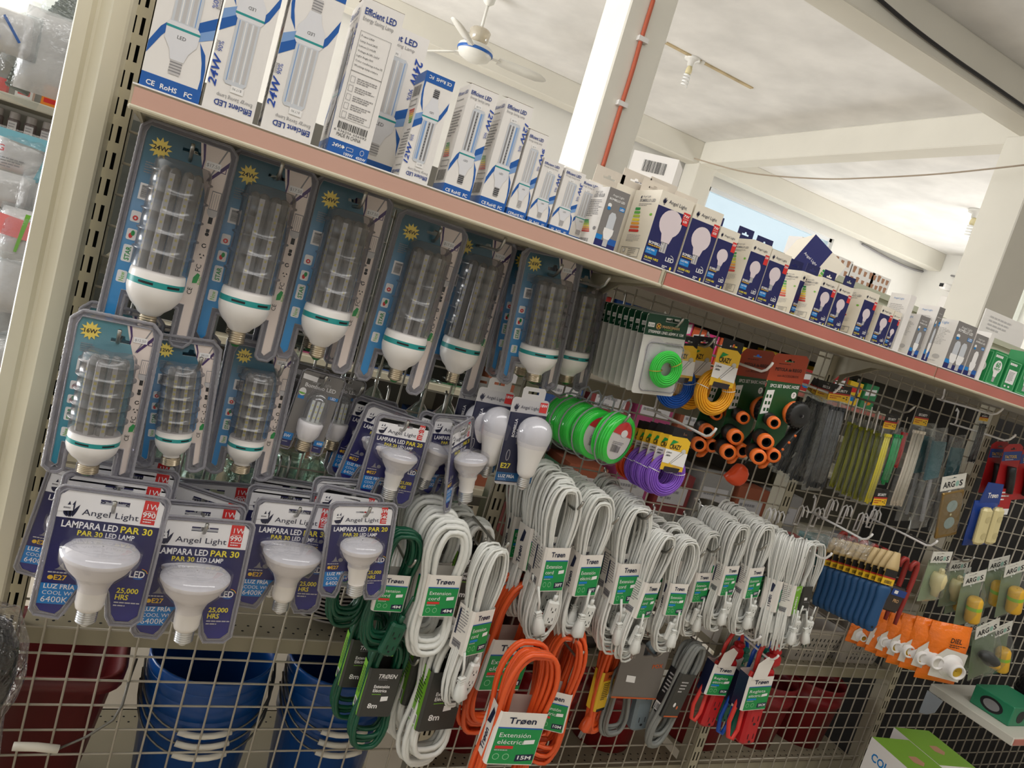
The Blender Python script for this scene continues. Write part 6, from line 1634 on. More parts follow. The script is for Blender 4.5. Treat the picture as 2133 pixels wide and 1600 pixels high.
t = thing('socket_plate_bag', 'brass coloured double socket plate in a bag with a lettered header', 'socket plate', hang((1985, 992), (1962, 1118), -.14, .145))
mb = MB(); mb.box((-.034, -.010, .004), (.034, -.003, .112), gold_p, .002); f = Face(mb, (0, -.0103, 0)); f.ell(0, .078, .017, .014, M('mint_grey', (150, 168, 164), .35), 1); f.ell(0, .038, .017, .014, M('mint_grey'), 1); f.ell(0, .058, .003, .003, ivory, 1); mb.build('plate', t)
mb = MB(); argos_header(mb, .078, .115, .034); mb.build('header_card', t)
mb = MB(); pillow(mb, .080, .12, .016, bagf, 3); mb.build('bag', t)
t = thing('socket_bag', 'blue bag holding two ivory sockets beside the brass plate', 'socket pack', hang((2065, 1008), (2028, 1135), -.16, .15))
mb = MB(); pillow(mb, .085, .11, .012, M('blue_bag', (28, 62, 140), .25), 4, back=True); mb.prism([(-.030, .105), (.044, .1), (.040, .15), (-.016, .155)], M('blue_bag'), -.004, -.002); f = Face(mb, (0, -.0045, 0)); f.text('Trøen', -.008, .118, .012, pwhite, 1, 'l', True, width=.038); mb.build('bag', t)
for x in (-.022, .020):
    mb = MB(); mb.box((x - .017, -.028, .012), (x + .015, -.012, .100), ivory, .006); f = Face(mb, (x - .016, -.0283, .012)); f.ell(.016, .022, .009, .008, M('ivory_shade', (206, 192, 140), .4), 1); f.ell(.016, .062, .009, .008, M('ivory_shade'), 1); mb.build('socket', t)


def argos_bag(item):
    def fn():
        t = thing('fitting_bag', 'x', 'fitting pack')
        mb = MB(); mb.prism([(-.034, .0), (.034, 0), (.034, .105), (-.034, .105)], sage, .001, .0015); mb.build('paper_insert', t)
        mb = MB(); argos_header(mb, .070, .100, .028); mb.build('header_card', t)
        mb = MB(); pillow(mb, .072, .104, .022, bagf, hash(item) % 7 if False else len(item)); mb.build('bag', t)
        if item == 'ivory':
            mb = MB(); mb.lathe([(.001, -.024), (.008, -.024), (.010, -.01), (.016, .0), (.018, .02), (.014, .032), (.001, .034)], ivory, (0, -.012, .045), 20); mb.box((-.006, -.02, .06), (.006, -.008, .09), ivory, .003)
        elif item == 'amber':
            mb = MB(); mb.lathe([(.001, -.03), (.014, -.03), (.0155, -.026), (.0155, .02), (.012, .026), (.001, .026)], yel, (0, -.014, .045), 20); mb.lathe([(.0158, .0), (.0158, .008)], M('lime_band', (150, 200, 60), .4), (0, -.014, .045), 20)
        else:
            mb = MB(); mb.loft([[(x + r * cos(a), -.016 + r * .8 * sin(a), z) for a in [2 * pi * k / 14 for k in range(14)]] for x, z, r in ((-.022, .075, .008), (-.014, .066, .017), (.0, .05, .018), (.008, .040, .017))], M('charcoal_rubber', (56, 58, 58), .5)); mb.loft([[(x + r * cos(a), -.016 + r * .8 * sin(a), z) for a in [2 * pi * k / 14 for k in range(14)]] for x, z, r in ((.008, .040, .013), (.018, .028, .012), (.021, .024, .009))], yel)
        mb.build('fitting', t)
        return t
    return fn


GF = 'small bags of electrical fittings with lettered headers'
for k, (key, top, bot, d, lab) in enumerate((('ivory', (1962, 1148), (1930, 1252), -.16, 'bag with an ivory lamp socket beside the red tool handles'), ('ivory', (1998, 1165), (1972, 1262), -.12, 'bag with an ivory fitting behind the front one'), ('amber', (2030, 1190), (2008, 1300), -.17, 'bag with an amber plug, hanging lowest of the amber ones'), ('amber', (2080, 1160), (2058, 1265), -.15, 'bag with an amber plug and lime band, upper of the pair'), ('amber', (2114, 1170), (2094, 1280), -.19, 'bag with an amber plug nearest the picture edge'), ('amber', (2002, 1185), (1985, 1275), -.09, 'bag with an amber plug deep behind the ivory ones'),
        ('black', (2055, 1295), (2040, 1408), -.19, 'bag with a charcoal and amber plug beside the orange bags'), ('black', (2030, 1290), (2012, 1398), -.14, 'bag with a charcoal plug behind the front charcoal one'), ('amber', (2085, 1300), (2070, 1400), -.12, 'bag with an amber plug half hidden by the charcoal plug bag'))):
    placed('bag_' + key, argos_bag(key), hang(top, bot, d, .128), lab, GF)


def orange_bag():
    t = thing('orange_bag', 'x', 'lamp holder pack'); ob = M('orange_bag_print', (244, 122, 24), .28, noise=.05, scale=60, bump=.4)
    mb = MB(); pillow(mb, .088, .13, .020, ob, 6, 8, 0); f = Face(mb, (0, -.0262, 0)); f.text('DIEL', -.012, .100, .010, black, 1, 'l', True, width=.024); f.lines(-.012, .094, .036, 2, .004, black, 1, th=.0018); mb.build('bag', t)
    mb = MB(); mb.prism([(-.036, .022), (.030, .018), (.032, .080), (-.014, .086), (-.034, .064)], M('clear_window_white', (214, 210, 200), .3), -.0262, -.0250); mb.build('window', t)
    mb = MB(); mb.lathe([(.026, -.0265), (.025, -.028), (.020, -.030), (.017, -.044), (.0155, -.052), (.012, -.053), (.0115, -.046)], white, (.004, 0, .050), 24, axis='y'); mb.lathe([(.0115, -.046), (.001, -.044)], M('brass_tie'), (.004, 0, .050), 16, axis='y'); mb.build('lamp_holder', t)
    return t


GOB = 'orange bags with white lamp holders on one hook'
for k, (top, bot, d) in enumerate((((1985, 1298), (1945, 1418), -.20), ((1948, 1290), (1908, 1398), -.165), ((1918, 1284), (1880, 1388), -.135), ((1892, 1278), (1856, 1374), -.11), ((1868, 1276), (1830, 1364), -.085), ((1842, 1270), (1812, 1352), -.06), ((1800, 1285), (1778, 1340), -.03))):
    placed('obag', orange_bag, hang(top, bot, d, .132, yaw=-.4), ('front orange bag with its white lamp holder poking out', 'second orange bag from the front', 'third orange bag from the front', 'fourth orange bag from the front', 'fifth orange bag from the front', 'sixth orange bag from the front', 'deepest orange bag under the blue handles')[k], GOB)


# blue handled tools with pale heads
def blue_tool():
    t = thing('blue_handled_tool', 'x', 'tool'); bh = M('blue_grip', (28, 76, 122), .5)
    mb = MB(); mb.loft([[(x + w * cos(a), -.004 + .009 * sin(a) * k, z) for a in [2 * pi * i / 12 for i in range(12)]] for x, z, w, k in ((0, 0, .003, .5), (0, .003, .011, .8), (0, .02, .0155, 1), (0, .05, .0135, 1), (0, .085, .014, 1.05), (0, .108, .0175, 1.1), (0, .116, .013, .9))], bh); f = Face(mb, (0, -.0135, 0)); f.ell(0, .014, .003, .003, black, 1, 10); mb.build('handle', t)
    mb = MB(); mb.tube([(0, -.004, .110), (0, -.004, .150)], .0028, steel, 8); mb.build('shank', t)
    mb = MB(); mb.loft([[(x - w, -.006, z), (x + w, -.006, z), (x + w, -.001, z), (x - w, -.001, z)] for x, z, w in ((0, .150, .016), (0, .165, .0155), (0, .20, .007))], M('pale_wood', (206, 180, 130), .5)); mb.build('head', t)
    mb = MB(); mb.box((-.015, -.0085, .120), (.015, -.0075, .158), hdry); f = Face(mb, (-.015, -.0086, .120)); f.rect(0, .020, .030, .038, hdrk, 1); f.rect(0, .016, .030, .020, hdrr, 1); f.bars(.006, .003, .018, .008, black, 2, 2); mb.build('label', t)
    return t


GBT = 'blue handled tools with pale heads hanging in a row'
nm = ('nearest', 'second', 'third', 'fourth', 'fifth', 'sixth', 'seventh', 'eighth', 'ninth', 'tenth', 'eleventh', 'twelfth')
for k in range(10):
    q = k / 9
    bot = (1806 - 108 * q, 1312 - 52 * q); top = (1868 - 128 * q, 1150 - 30 * q); d = -.20 + .15 * q
    placed('blue', blue_tool, hang(top, bot, d, .20, yaw=-.4), 'blue handled tool, %s of the row counting from the red handles' % nm[k], GBT)
hook((1818, 1112), -.19, 'white peg hook above the blue handled tools', mat=white); hook((1953, 1126), -.20, 'white peg hook through the red curved handles', mat=white); hook((2030, 1160), -.20, 'silver peg hook above the fitting bags')


def hang_bracket():
    t = thing('wire_bracket', 'x', 'bracket'); mb = MB(); mb.tube([(0, -.002, 0), (0, -.004, .05), (0, -.012, .058), (0, -.02, .05), (0, -.022, .03)], .0022, white, 6); mb.tube([(.016, -.002, 0), (.016, -.004, .05), (.016, -.012, .058), (.016, -.02, .05), (.016, -.022, .03)], .0022, white, 6); mb.tube([(0, -.002, .002), (.016, -.002, .002)], .0022, white, 6); mb.build('wire_loop', t); return t
for k, (x, y_) in enumerate(((1650, 1092), (1684, 1096), (1712, 1078), (1742, 1090), (1775, 1105), (1802, 1098), (1583, 1098), (1600, 1104))):
    p = at(x, y_, y=-.004); placed('brk', hang_bracket, Matrix.Translation(p), 'white double wire bracket on the grid above the tools, ' + ('first', 'second', 'third', 'fourth', 'fifth', 'sixth', 'seventh', 'eighth')[k] + ' placed', 'white wire brackets')
for k, (a_, b_) in enumerate((((1668, 1088), (1822, 1128)), ((1700, 1108), (1862, 1152)))):
    p, q = at(*a_, y=-.06), at(*b_, y=-.18)
    t = thing('film_strip', ('clear crinkled film strip hanging above the blue handled tools', 'lower clear film strip over the pale tool heads')[k], 'film', Matrix.Translation(p)); mb = MB(); rn = random.Random(k); n = 16; vs = []; fs = []
    for i in range(n + 1):
        c = (q - p) * (i / n); vs += [(c.x, c.y + rn.uniform(-.008, .008), c.z - .004), (c.x, c.y + rn.uniform(-.012, .012), c.z - .020), (c.x, c.y + rn.uniform(-.008, .008), c.z - .036)]
    for i in range(n):
        for j in range(2): a = i * 3 + j; fs.append((a, a + 1, a + 4, a + 3))
    mb.add(vs, fs, clear('crisp_film', (240, 240, 240), .06, .22, .08, .8, 60), True); mb.build('film_sheet', t)


def red_tool():
    t = thing('red_curved_handle', 'x', 'tool'); mb = MB(); m = M('brick_red_plastic', (156, 48, 42), .4)
    mb.tube([(-.014, 0, .148), (-.013, 0, .162), (-.004, 0, .170), (.006, 0, .168), (.010, 0, .155), (.008, 0, .12), (.002, 0, .08), (-.004, 0, .04), (-.008, 0, 0)], [.005, .006, .0065, .0065, .007, .007, .0065, .006, .005], m, 8); mb.build('handle', t)
    return t


for k in range(8):
    q = k / 7; placed('redtool', red_tool, hang((1908 - 150 * q, 1172 - 62 * q), (1868 - 140 * q, 1300 - 70 * q), -.18 + .15 * q, .17), 'brick red curved handle, %s from the fitting bags' % ('first', 'second', 'third', 'fourth', 'fifth', 'sixth', 'seventh', 'eighth')[k], 'brick red curved handles on one hook')
t = thing('lock_pack', 'dark blister pack with a blue label hanging under the pale heads', 'blister pack', hang((1872, 1205), (1842, 1268), -.19, .07)); mb = MB(); mb.box((-.03, -.012, 0), (.03, 0, .055), M('smoky_case', (54, 46, 44), .3), .006); f = Face(mb, (-.03, -.0125, 0)); f.rect(.008, .036, .056, .050, M('blue_card'), 1); f.rect(.016, .040, .028, .047, pwhite, 2); f.text('PRO', .024, .022, .007, M('bronze_ink'), 1, 'l', True); mb.build('case', t)

# fourth bay: grid, two shelves, goods
t = thing('wire_grid', 'wire grid of the dark corner bay beyond the orange bags', 'wire grid', Matrix.Translation((0, 0, 0))); mb = MB(); i = math.ceil((UX[3] + .02 - GX0) / .05)
while GX0 + i * .05 < 4.2: x = GX0 + i * .05; mb.tube([(x, 0, .07), (x, 0, 1.633)], .0021, wirem, 6); i += 1
for j in range(-12, 19): z = GZ0 + j * .05; mb.tube([(UX[3] + .02, .0035, z), (4.2, .0035, z)], .0021, wirem, 6)
mb.build('wire_mesh', t)
shw = M('white_shelf', (214, 210, 198), .4)
for z, x0, y1, lab in ((.735, 2.405, -.272, 'white corner shelf holding the green pack and black ball'), (.985, 2.86, -.20, 'white upper corner shelf behind the fitting bags')):
    t = thing('corner_shelf', lab, 'shelf', Matrix.Translation((x0, 0, z)))
    mb = MB(); mb.box((0, y1, -.026), (1.1, -.006, 0), shw, .002); mb.build('shelf_board', t); mb = MB(); mb.box((.004, y1 - .003, -.022), (1.1, y1, -.004), pinkB); mb.build('price_strip', t)
t = thing('bracket_arm', 'pale grey bracket with a scalloped end under the corner shelf', 'bracket', Matrix.Translation((2.40, 0, .64))); mb = MB(); mb.add([(0, -.006, .07), (0, -.06, .068), (0, -.05, .02), (0, -.03, .0), (0, -.006, -.01), (.003, -.006, .07), (.003, -.06, .068), (.003, -.05, .02), (.003, -.03, .0), (.003, -.006, -.01)], [(0, 1, 2, 3, 4), (9, 8, 7, 6, 5)] + [(i, 5 + i, 5 + (i + 1) % 5, (i + 1) % 5) for i in range(5)], M('pale_blue_grey', (176, 184, 192), .4)); mb.build('plate', t)
p = at(2040, 1470, z=.737)
t = thing('green_carton', 'green printed carton lying on the corner shelf beside the black ball', 'carton', Matrix.Translation((2.46, -.16, .7355))); mb = MB(); mb.box((0, -.06, 0), (.17, .06, .062), M('teal_green_print', (40, 130, 92), .4), .002); f = Face(mb, (0, -.0602, 0)); f.rect(.12, .004, .17, .058, M('pale_yellow_print', (226, 226, 140), .45), 1); f.ell(.05, .03, .02, .02, black, 1); f.ell(.10, .03, .02, .02, black, 1); g = Face(mb, (0, .06, 0), (0, -1, 0), (0, 0, 1), (-1, 0, 0)); g.ell(.06, .03, .035, .022, black, 1); g.ell(.06, .03, .025, .015, M('grey_ink'), 2); mb.build('box_body', t)
t = thing('black_ball', 'large glossy black ball wrapped in clear film on the corner shelf', 'ball', Matrix.Translation((2.725, -.165, .7355)) @ Matrix.Scale(.9, 4)); mb = MB(); mb.lathe([(.001, 0), (.05, .006), (.085, .03), (.095, .07), (.085, .115), (.05, .14), (.001, .146)], M('gloss_black', (26, 26, 28), .12, bump=.5, scale=14), seg=28); mb.build('ball_body', t); mb = MB(); pillow(mb, .15, .11, .012, bagf, 3); o = mb.build('film_wrap', t); o.location = (0, -.09, .02)
# boxes below
lg = M('leaf_green_card', (118, 160, 52), .4); cx = at(1850, 1570, y=-.2)
for k, (x, yy) in enumerate(((2.02, -.32), (2.17, -.28))):
    t = thing('green_top_carton', ('white carton with a leaf green lid and blue lettering', 'second leaf green topped carton beside the lettered one')[k], 'carton', Matrix.Translation((x, yy, .30)) @ Matrix.Rotation(-.12, 4, 'Z')); mb = MB(); mb.box((-.07, 0, 0), (.07, .16, .355), wcard); f = Face(mb, (-.07, 0, .355), (1, 0, 0), (0, 1, 0), (0, 0, 1)); f.rect(0, 0, .14, .16, lg, 1); f.poly([(.05, .06), (.07, .045), (.09, .06), (.085, .085), (.055, .085)], M('brown_print'), 2)
    g = Face(mb, (-.07, .16, 0), (0, -1, 0), (0, 0, 1), (-1, 0, 0)); g.text('COLOR', .02, .30, .022, sky, 1, 'l', True, width=.10); g.poly([(.03, .24), (.07, .24), (.07, .27), (.03, .28)], royal, 1); f = Face(mb, (-.07, 0, 0)); f.text('COLOR', .02, .30, .022, sky, 1, 'l', True, width=.10); f.rect(.03, .2, .07, .26, royal, 1); mb.build('box_body', t)
t = thing('low_platform', 'low base shelf under the green topped cartons', 'shelf', Matrix.Translation((2.2, -.33, .12))); mb = MB(); mb.box((-.35, 0, 0), (1.4, .31, .178), panelm, .004); mb.build('shelf_board', t)
for k in range(6):
    x, yy = 2.62 + .085 * (k % 3) + .03 * (k // 3), -.31 + .085 * (k // 3)
    placed('can', lambda: (lambda t: ([(lambda mb: (mb.lathe([(.001, 0), (.031, 0), (.033, .004), (.033, .2), (.031, .206)], M('can_dark', (48, 30, 30), .3, .4), seg=20), mb.build('can_body', t)))(MB()), (lambda mb: (mb.lathe([(.031, .206), (.033, .21), (.026, .226), (.020, .23)], steel, seg=20), mb.build('rim', t)))(MB()), (lambda mb: (mb.lathe([(.020, .228), (.024, .23), (.024, .262), (.020, .268), (.001, .268)], red, seg=20), mb.build('cap', t)))(MB())], t)[1])(thing('spray_can', 'x', 'spray can')), Matrix.Translation((x, yy, .299)), 'spray can with a red cap, %s of those under the corner shelf' % ('first', 'second', 'third', 'fourth', 'fifth', 'sixth')[k], 'red capped spray cans')
# ---------------------------------------------------------------- buckets and wares on the rear shelves
bblue = M('blue_bucket', (8, 68, 136), .3); rbin = M('dark_red_bin', (98, 24, 26), .4); rbk = M('red_bucket', (132, 20, 26), .4); gripw = M('white_grip', (226, 220, 206), .45); bail = M('bail_wire', (120, 118, 112), .35, .8)


def bucket(m, R, H, strainer=False, handle=True, drop=.11):
    def fn():
        t = thing('bucket', 'x', 'bucket'); mb = MB(); r0 = R * .80
        mb.lathe([(.001, 0), (r0, 0), (R * .93, H * .70), (R * .98, H * .72), (R * .985, H * .78), (R * .95, H * .80), (R * .955, H * .88), (R * .99, H * .90), (R, H * .98), (R * .99, H), (R * .965, H), (R * .94, H * .9), (r0 - .003, .004), (.001, .004)], m, seg=40); mb.build('bucket_body', t)
        if strainer:
            mb = MB(); mb.lathe([(.001, H * .42), (R * .45, H * .42), (R * .45, H * .38)], m, (.02, .03, 0), 24); f = Face(mb, (.02, .03, H * .425), (1, 0, 0), (0, 1, 0), (0, 0, 1))
            for k in range(9): f.ell(R * .3 * cos(k * 2 * pi / 9), R * .3 * sin(k * 2 * pi / 9), R * .055, R * .055, black, 1, 10)
            f.ell(0, 0, R * .1, R * .1, black, 1, 12); mb.build('strainer', t)
        if handle:
            mb = MB(); P = []; n = 24
            for k in range(n + 1):
                a = pi * k / n; P.append((-R * 1.03 * cos(a), -R * 1.06 * sin(a) ** .7 if 0 < k < n else 0, H * .93 - drop * sin(a) ** .8 if 0 < k < n else H * .93))
            mb.tube(P, .0024, bail, 6); b = mb.build('bail', t)
            mb = MB(); mb.tube([(x, y, z) for x, y, z in P[9:16]], .0062, gripw, 8); mb.build('grip', b)
        return t
    return fn


GB_ = 'nested blue buckets on the low rear shelf'
for s_, (cx, lab) in enumerate(((.238, 'first stack from the cream post'), (.520, 'stack behind the dark green cords'))):
    for k in range(3):
        placed('blueb%d' % k, bucket(bblue, .126, .305, k == 2, True, .085), Matrix.Translation((cx, .148, .2975 + .0245 * k)), 'blue bucket with wire bail, %s of the %s' % (('lowest', 'middle', 'uppermost')[k], lab), GB_)
t = thing('red_bin', 'large dark red plastic tub standing beside the blue buckets', 'tub', Matrix.Translation((-.105, .180, .2975)))
mb = MB()
def rr(hx, hy, z, r): return [(x, y, z) for x, y in rrect(-hx, -hy, hx, hy, r, 5)]
mb.loft([rr(.125, .085, 0, .04), rr(.165, .115, .305, .045), rr(.18, .127, .308, .05), rr(.183, .129, .338, .05), rr(.172, .118, .338, .045), rr(.160, .110, .305, .044), rr(.120, .08, .004, .04)], rbin, True); mb.build('tub_body', t)
mb = MB(); P = [at(285, 1372, y=.03), at(268, 1420, y=.0), at(255, 1468, y=-.02), at(236, 1500, y=-.03), at(180, 1535, y=-.035), at(122, 1560, y=-.035)]; mb.tube([p - Vector((-.105, .180, .2975)) for p in P], .0024, bail, 6); b = mb.build('bail', t)
mb = MB(); mb.tube([at(122, 1561, y=-.035) - Vector((-.105, .180, .2975)), at(75, 1556, y=-.037) - Vector((-.105, .180, .2975)), at(27, 1555, y=-.035) - Vector((-.105, .180, .2975))], .0075, gripw, 10); mb.build('grip', b)
for k, (x, yy, R, H) in enumerate(((.86, .16, .10, .2), (1.07, .15, .105, .2), (1.30, .15, .11, .2), (1.63, .15, .105, .22), (1.85, .15, .105, .22), (2.07, .15, .105, .22))):
    placed('redb', bucket(rbk, .105, .21, False, False), Matrix.Translation((x, yy, .4475)), 'dark red bucket behind the lower grid, %s from the blue buckets' % ('first', 'second', 'third', 'fourth', 'fifth', 'sixth')[k], 'dark red buckets on the low rear shelf')
# stacked bowls
bw = M('grey_white_bowl', (160, 152, 148), .35)
def bowl():
    t = thing('bowl', 'x', 'bowl'); mb = MB(); mb.lathe([(.001, 0), (.045, 0), (.05, .004), (.085, .018), (.098, .026), (.100, .029), (.096, .029), (.082, .021), (.048, .008), (.001, .005)], bw, seg=36); mb.build('bowl_body', t); return t
for k in range(12): placed('bowl', bowl, Matrix.Translation((.445, .135, RZ + .0005 + .0085 * k)), 'grey bowl, %s from the base of the stack beside the green cord' % ('first', 'second', 'third', 'fourth', 'fifth', 'sixth', 'seventh', 'eighth', 'ninth', 'tenth', 'eleventh', 'twelfth')[k], 'grey bowls in one stack')
# glass tumblers
gl_ = clear('drinking_glass', (236, 244, 240), .05, .2, .03)
def tumbler():
    t = thing('glass_tumbler', 'x', 'glass'); mb = MB(); mb.lathe([(.001, 0), (.026, 0), (.030, .004), (.036, .10), (.0375, .115), (.0355, .115), (.034, .10), (.028, .012), (.001, .010)], gl_, seg=24)
    for z in (.03, .05, .07): mb.lathe([(.0318 + z * .06, z), (.0328 + z * .06, z + .004), (.0318 + z * .06, z + .008)], gl_, seg=24)
    mb.build('glass_body', t); return t
n = 0
oc = ('first', 'second', 'third', 'fourth', 'fifth', 'sixth', 'seventh', 'eighth', 'ninth', 'tenth', 'eleventh', 'twelfth', 'thirteenth', 'fourteenth', 'fifteenth', 'sixteenth')
for j in range(2):
    for k in range(8):
        placed('tumbler', tumbler, Matrix.Translation((.03 + .083 * k, .06 + .09 * j, 1.0175)), 'clear tumbler in the %s row on the middle rear shelf, %s from the post' % (('front', 'rear')[j], oc[k]), 'clear tumblers on the middle rear shelf')
def goblet():
    t = thing('wine_glass', 'x', 'glass'); mb = MB(); mb.lathe([(.001, 0), (.032, .001), (.005, .006), (.004, .05), (.012, .058), (.032, .085), (.036, .11), (.033, .14), (.0318, .14), (.0345, .11), (.030, .086), (.001, .060)], gl_, seg=24); mb.build('glass_body', t); return t
t = thing('rear_glass_shelf', 'short shelf of upturned wine glasses behind the narrow reflector packs', 'shelf', Matrix.Translation((.40, .012, 1.19))); mb = MB(); mb.box((-.28, 0, -.012), (.28, .22, 0), panelm); mb.build('shelf_board', t)
for k in range(6): placed('goblet', goblet, Matrix.Translation((.16 + .085 * k, .07 + .06 * (k % 2), 1.331)) @ Matrix.Rotation(pi, 4, 'X'), 'upturned wine glass behind the reflector packs, %s from the post' % oc[k], 'upturned wine glasses')
# foil trays and pails in the second bay
foil = M('foil', (190, 190, 188), .25, .9, bump=.3, scale=60)
def tray():
    t = thing('foil_tray', 'x', 'tray'); mb = MB(); mb.loft([[(x, y, z) for x, y in rrect(-a, -b, a, b, .012, 3)] for a, b, z in ((.05, .035, 0), (.062, .045, .028), (.068, .05, .029), (.066, .048, .031), (.060, .043, .029), (.048, .033, .003))], foil, True, False); mb.build('tray_body', t); return t
for k in range(8): placed('tray', tray, Matrix.Translation((1.16 + .15 * (k // 4), .13, 1.0175 + .017 * (k % 4))), 'foil tray in the %s stack behind the hose sets, %s from its base' % (('first', 'second')[k // 4], oc[k % 4]), 'foil trays on the middle rear shelf')
t = thing('steel_pot', 'round steel pot on the middle rear shelf beside the orange tool', 'pot', Matrix.Translation((1.43, .14, 1.0175))); mb = MB(); mb.lathe([(.001, 0), (.055, 0), (.06, .006), (.06, .13), (.063, .133), (.058, .133), (.056, .008), (.001, .006)], M('brushed_pot', (176, 176, 174), .3, .9), seg=32); mb.build('pot_body', t); mb = MB(); mb.tube([(-.03, -.058, .11), (-.03, -.08, .112), (.03, -.08, .112), (.03, -.058, .11)], .004, steel); mb.build('handle', t)
for k, (x, c, h, w) in enumerate(((.80, (150, 60, 60), .09, .06), (.88, (60, 96, 60), .08, .07), (.97, (190, 150, 60), .07, .08), (1.06, (160, 150, 140), .10, .06), (1.60, (40, 60, 110), .11, .10), (1.72, (150, 40, 44), .09, .10), (1.85, (30, 110, 110), .10, .11), (1.98, (60, 56, 60), .12, .10), (2.10, (130, 50, 50), .10, .09))):
    t = thing('small_carton', ('maroon', 'dark green', 'mustard', 'beige', 'dark blue', 'crimson', 'teal', 'charcoal', 'brick')[k] + ' carton on the middle rear shelf behind the grid', 'carton', Matrix.Translation((x, .06, 1.0175))); mb = MB(); mb.box((-w / 2, 0, 0), (w / 2, .1, h), M('carton_print_%d' % k, c, .45)); f = Face(mb, (-w / 2, 0, 0)); f.rect(w * .1, h * .55, w * .9, h * .85, pwhite if k % 2 else gold, 1); f.lines(w * .15, h * .4, w * .6, 3, h * .1, lgrey); mb.build('box_body', t)
for k, (x, c) in enumerate(((.78, (96, 92, 86)), (.92, (110, 60, 56)), (1.08, (100, 96, 92)), (1.24, (84, 80, 76)))):
    t = thing('folded_cloth', ('grey', 'rust', 'pale grey', 'dark grey')[k] + ' folded cloth on the rear shelf behind the white cords', 'cloth', Matrix.Translation((x, .13, RZ - .003))); mb = MB(); mb.box((-.06, -.09, 0), (.06, .09, .09), M('cloth_%d' % k, c, .9, bump=.4), .02); mb.build('cloth_body', t)
pw_ = M('perforated_tray', (184, 176, 166), .4)
for k, x in enumerate((1.66, 1.88, 2.10)):
    t = thing('perforated_basket', 'pale perforated basket under the blue handles, %s from the red power strips' % oc[k], 'basket', Matrix.Translation((x, .13, RZ - .003)), 'pale perforated baskets'); mb = MB(); mb.loft([[(u, v, z) for u, v in rrect(-a, -b, a, b, .012, 3)] for a, b, z in ((.085, .08, 0), (.1, .095, .10), (.104, .099, .10), (.104, .099, .108), (.098, .093, .108), (.082, .078, .004))], pw_, True, False); f = Face(mb, (-.085, -.0895, .0), (1, 0, 0), (0, -.15, 1), (0, -1, -.15))
    for a in range(10):
        for b in range(4): f.rect(.008 + .017 * a, .02 + .018 * b, .013 + .017 * a, .030 + .018 * b, black, 6)
    mb.build('basket_body', t)

# ---------------------------------------------------------------- next rack across the rear aisle
RY = 1.08
t = thing('next_rack', 'steel rack of the next aisle seen through the grid', 'rack', Matrix.Translation((1.2, RY, 0)))
pn = M('grey_panel', (120, 116, 106), .55, noise=.08, scale=3)
mb = MB(); mb.box((-2.2, .34, .2), (3.2, .36, 1.92), pn); mb.build('back_panel', t)
mb = MB(); mb.box((-1.25, -.004, 1.64), (3.2, .0, 1.72), M('taupe_fascia', (92, 84, 70), .5)); mb.box((-1.25, .0, 1.70), (3.2, .34, 1.72), M('taupe_fascia')); mb.build('fascia', t)
for z in (.42, .80, 1.16, 1.50): mb = MB(); mb.box((-2.2, .0, z - .03), (3.2, .34, z), panelm, .003); mb.box((-2.2, -.002, z - .026), (3.2, .0, z - .004), pinkB if z > 1.4 else panelm); mb.build('shelf_board', t)
for x in (-2.2, -1.2, -.2, .8, 1.8, 2.8): mb = MB(); mb.box((x - .02, .30, 0), (x + .02, .34, 1.9), upr); mb.build('post', t)
rn = random.Random(5)
cols = [((236, 70, 140), 'pink'), ((40, 96, 190), 'blue'), ((240, 200, 50), 'yellow'), ((226, 106, 60), 'orange'), ((226, 220, 212), 'white'), ((180, 50, 50), 'red'), ((60, 140, 90), 'green')]
top_row = [(1.40, 4, .06, .16, ''), (1.48, 4, .06, .17, ''), (1.57, 1, .075, .15, ''), (1.65, 1, .07, .14, ''), (1.73, 0, .075, .15, ''), (1.81, 0, .075, .15, ''), (1.89, 0, .07, .16, ''), (1.965, 3, .07, .13, ''), (2.04, 0, .07, .12, 'Zipper'), (2.125, 3, .08, .12, 'Zipper'), (2.22, 2, .10, .11, 'GLAD'), (2.33, 1, .09, .10, ''), (2.43, 2, .10, .13, ''), (2.54, 6, .09, .11, ''), (2.64, 5, .09, .10, 'GLAD'), (2.74, 2, .09, .12, ''), (2.85, 5, .09, .12, ''), (2.96, 2, .09, .11, ''), (3.07, 6, .09, .12, '')]
for k, (x, ci, w, h, tx) in enumerate(top_row):
    c, nme = cols[ci]
    t = thing('grocery_carton', '%s carton on the next aisle rack above the trimmer packs, place %s' % (nme, (oc + ('seventeenth', 'eighteenth', 'nineteenth'))[k]), 'carton', Matrix.Translation((x, RY + .02, 1.5005)), 'colourful cartons on the next aisle rack')
    mb = MB(); mb.box((-w / 2, 0, 0), (w / 2, .09, h), M('grocery_' + nme, c, .4)); f = Face(mb, (-w / 2, 0, 0))
    f.poly([(w * .1, h * .5), (w * .9, h * .6), (w * .9, h * .85), (w * .1, h * .75)], pwhite if ci not in (4, 2) else red, 1)
    if tx: f.text(tx, w * .5, h * .6, h * .14, royal if tx != 'GLAD' else pwhite, 2, 'c', True, width=w * .7)
    if tx == 'Zipper': f.text('Bags', w * .5, h * .38, h * .12, pwhite, 2, 'c', True)
    f.ell(w * .5, h * .25, w * .25, h * .1, (orange_i, pwhite, sky)[k % 3], 1.5); mb.build('box_body', t)
rn = random.Random(11)
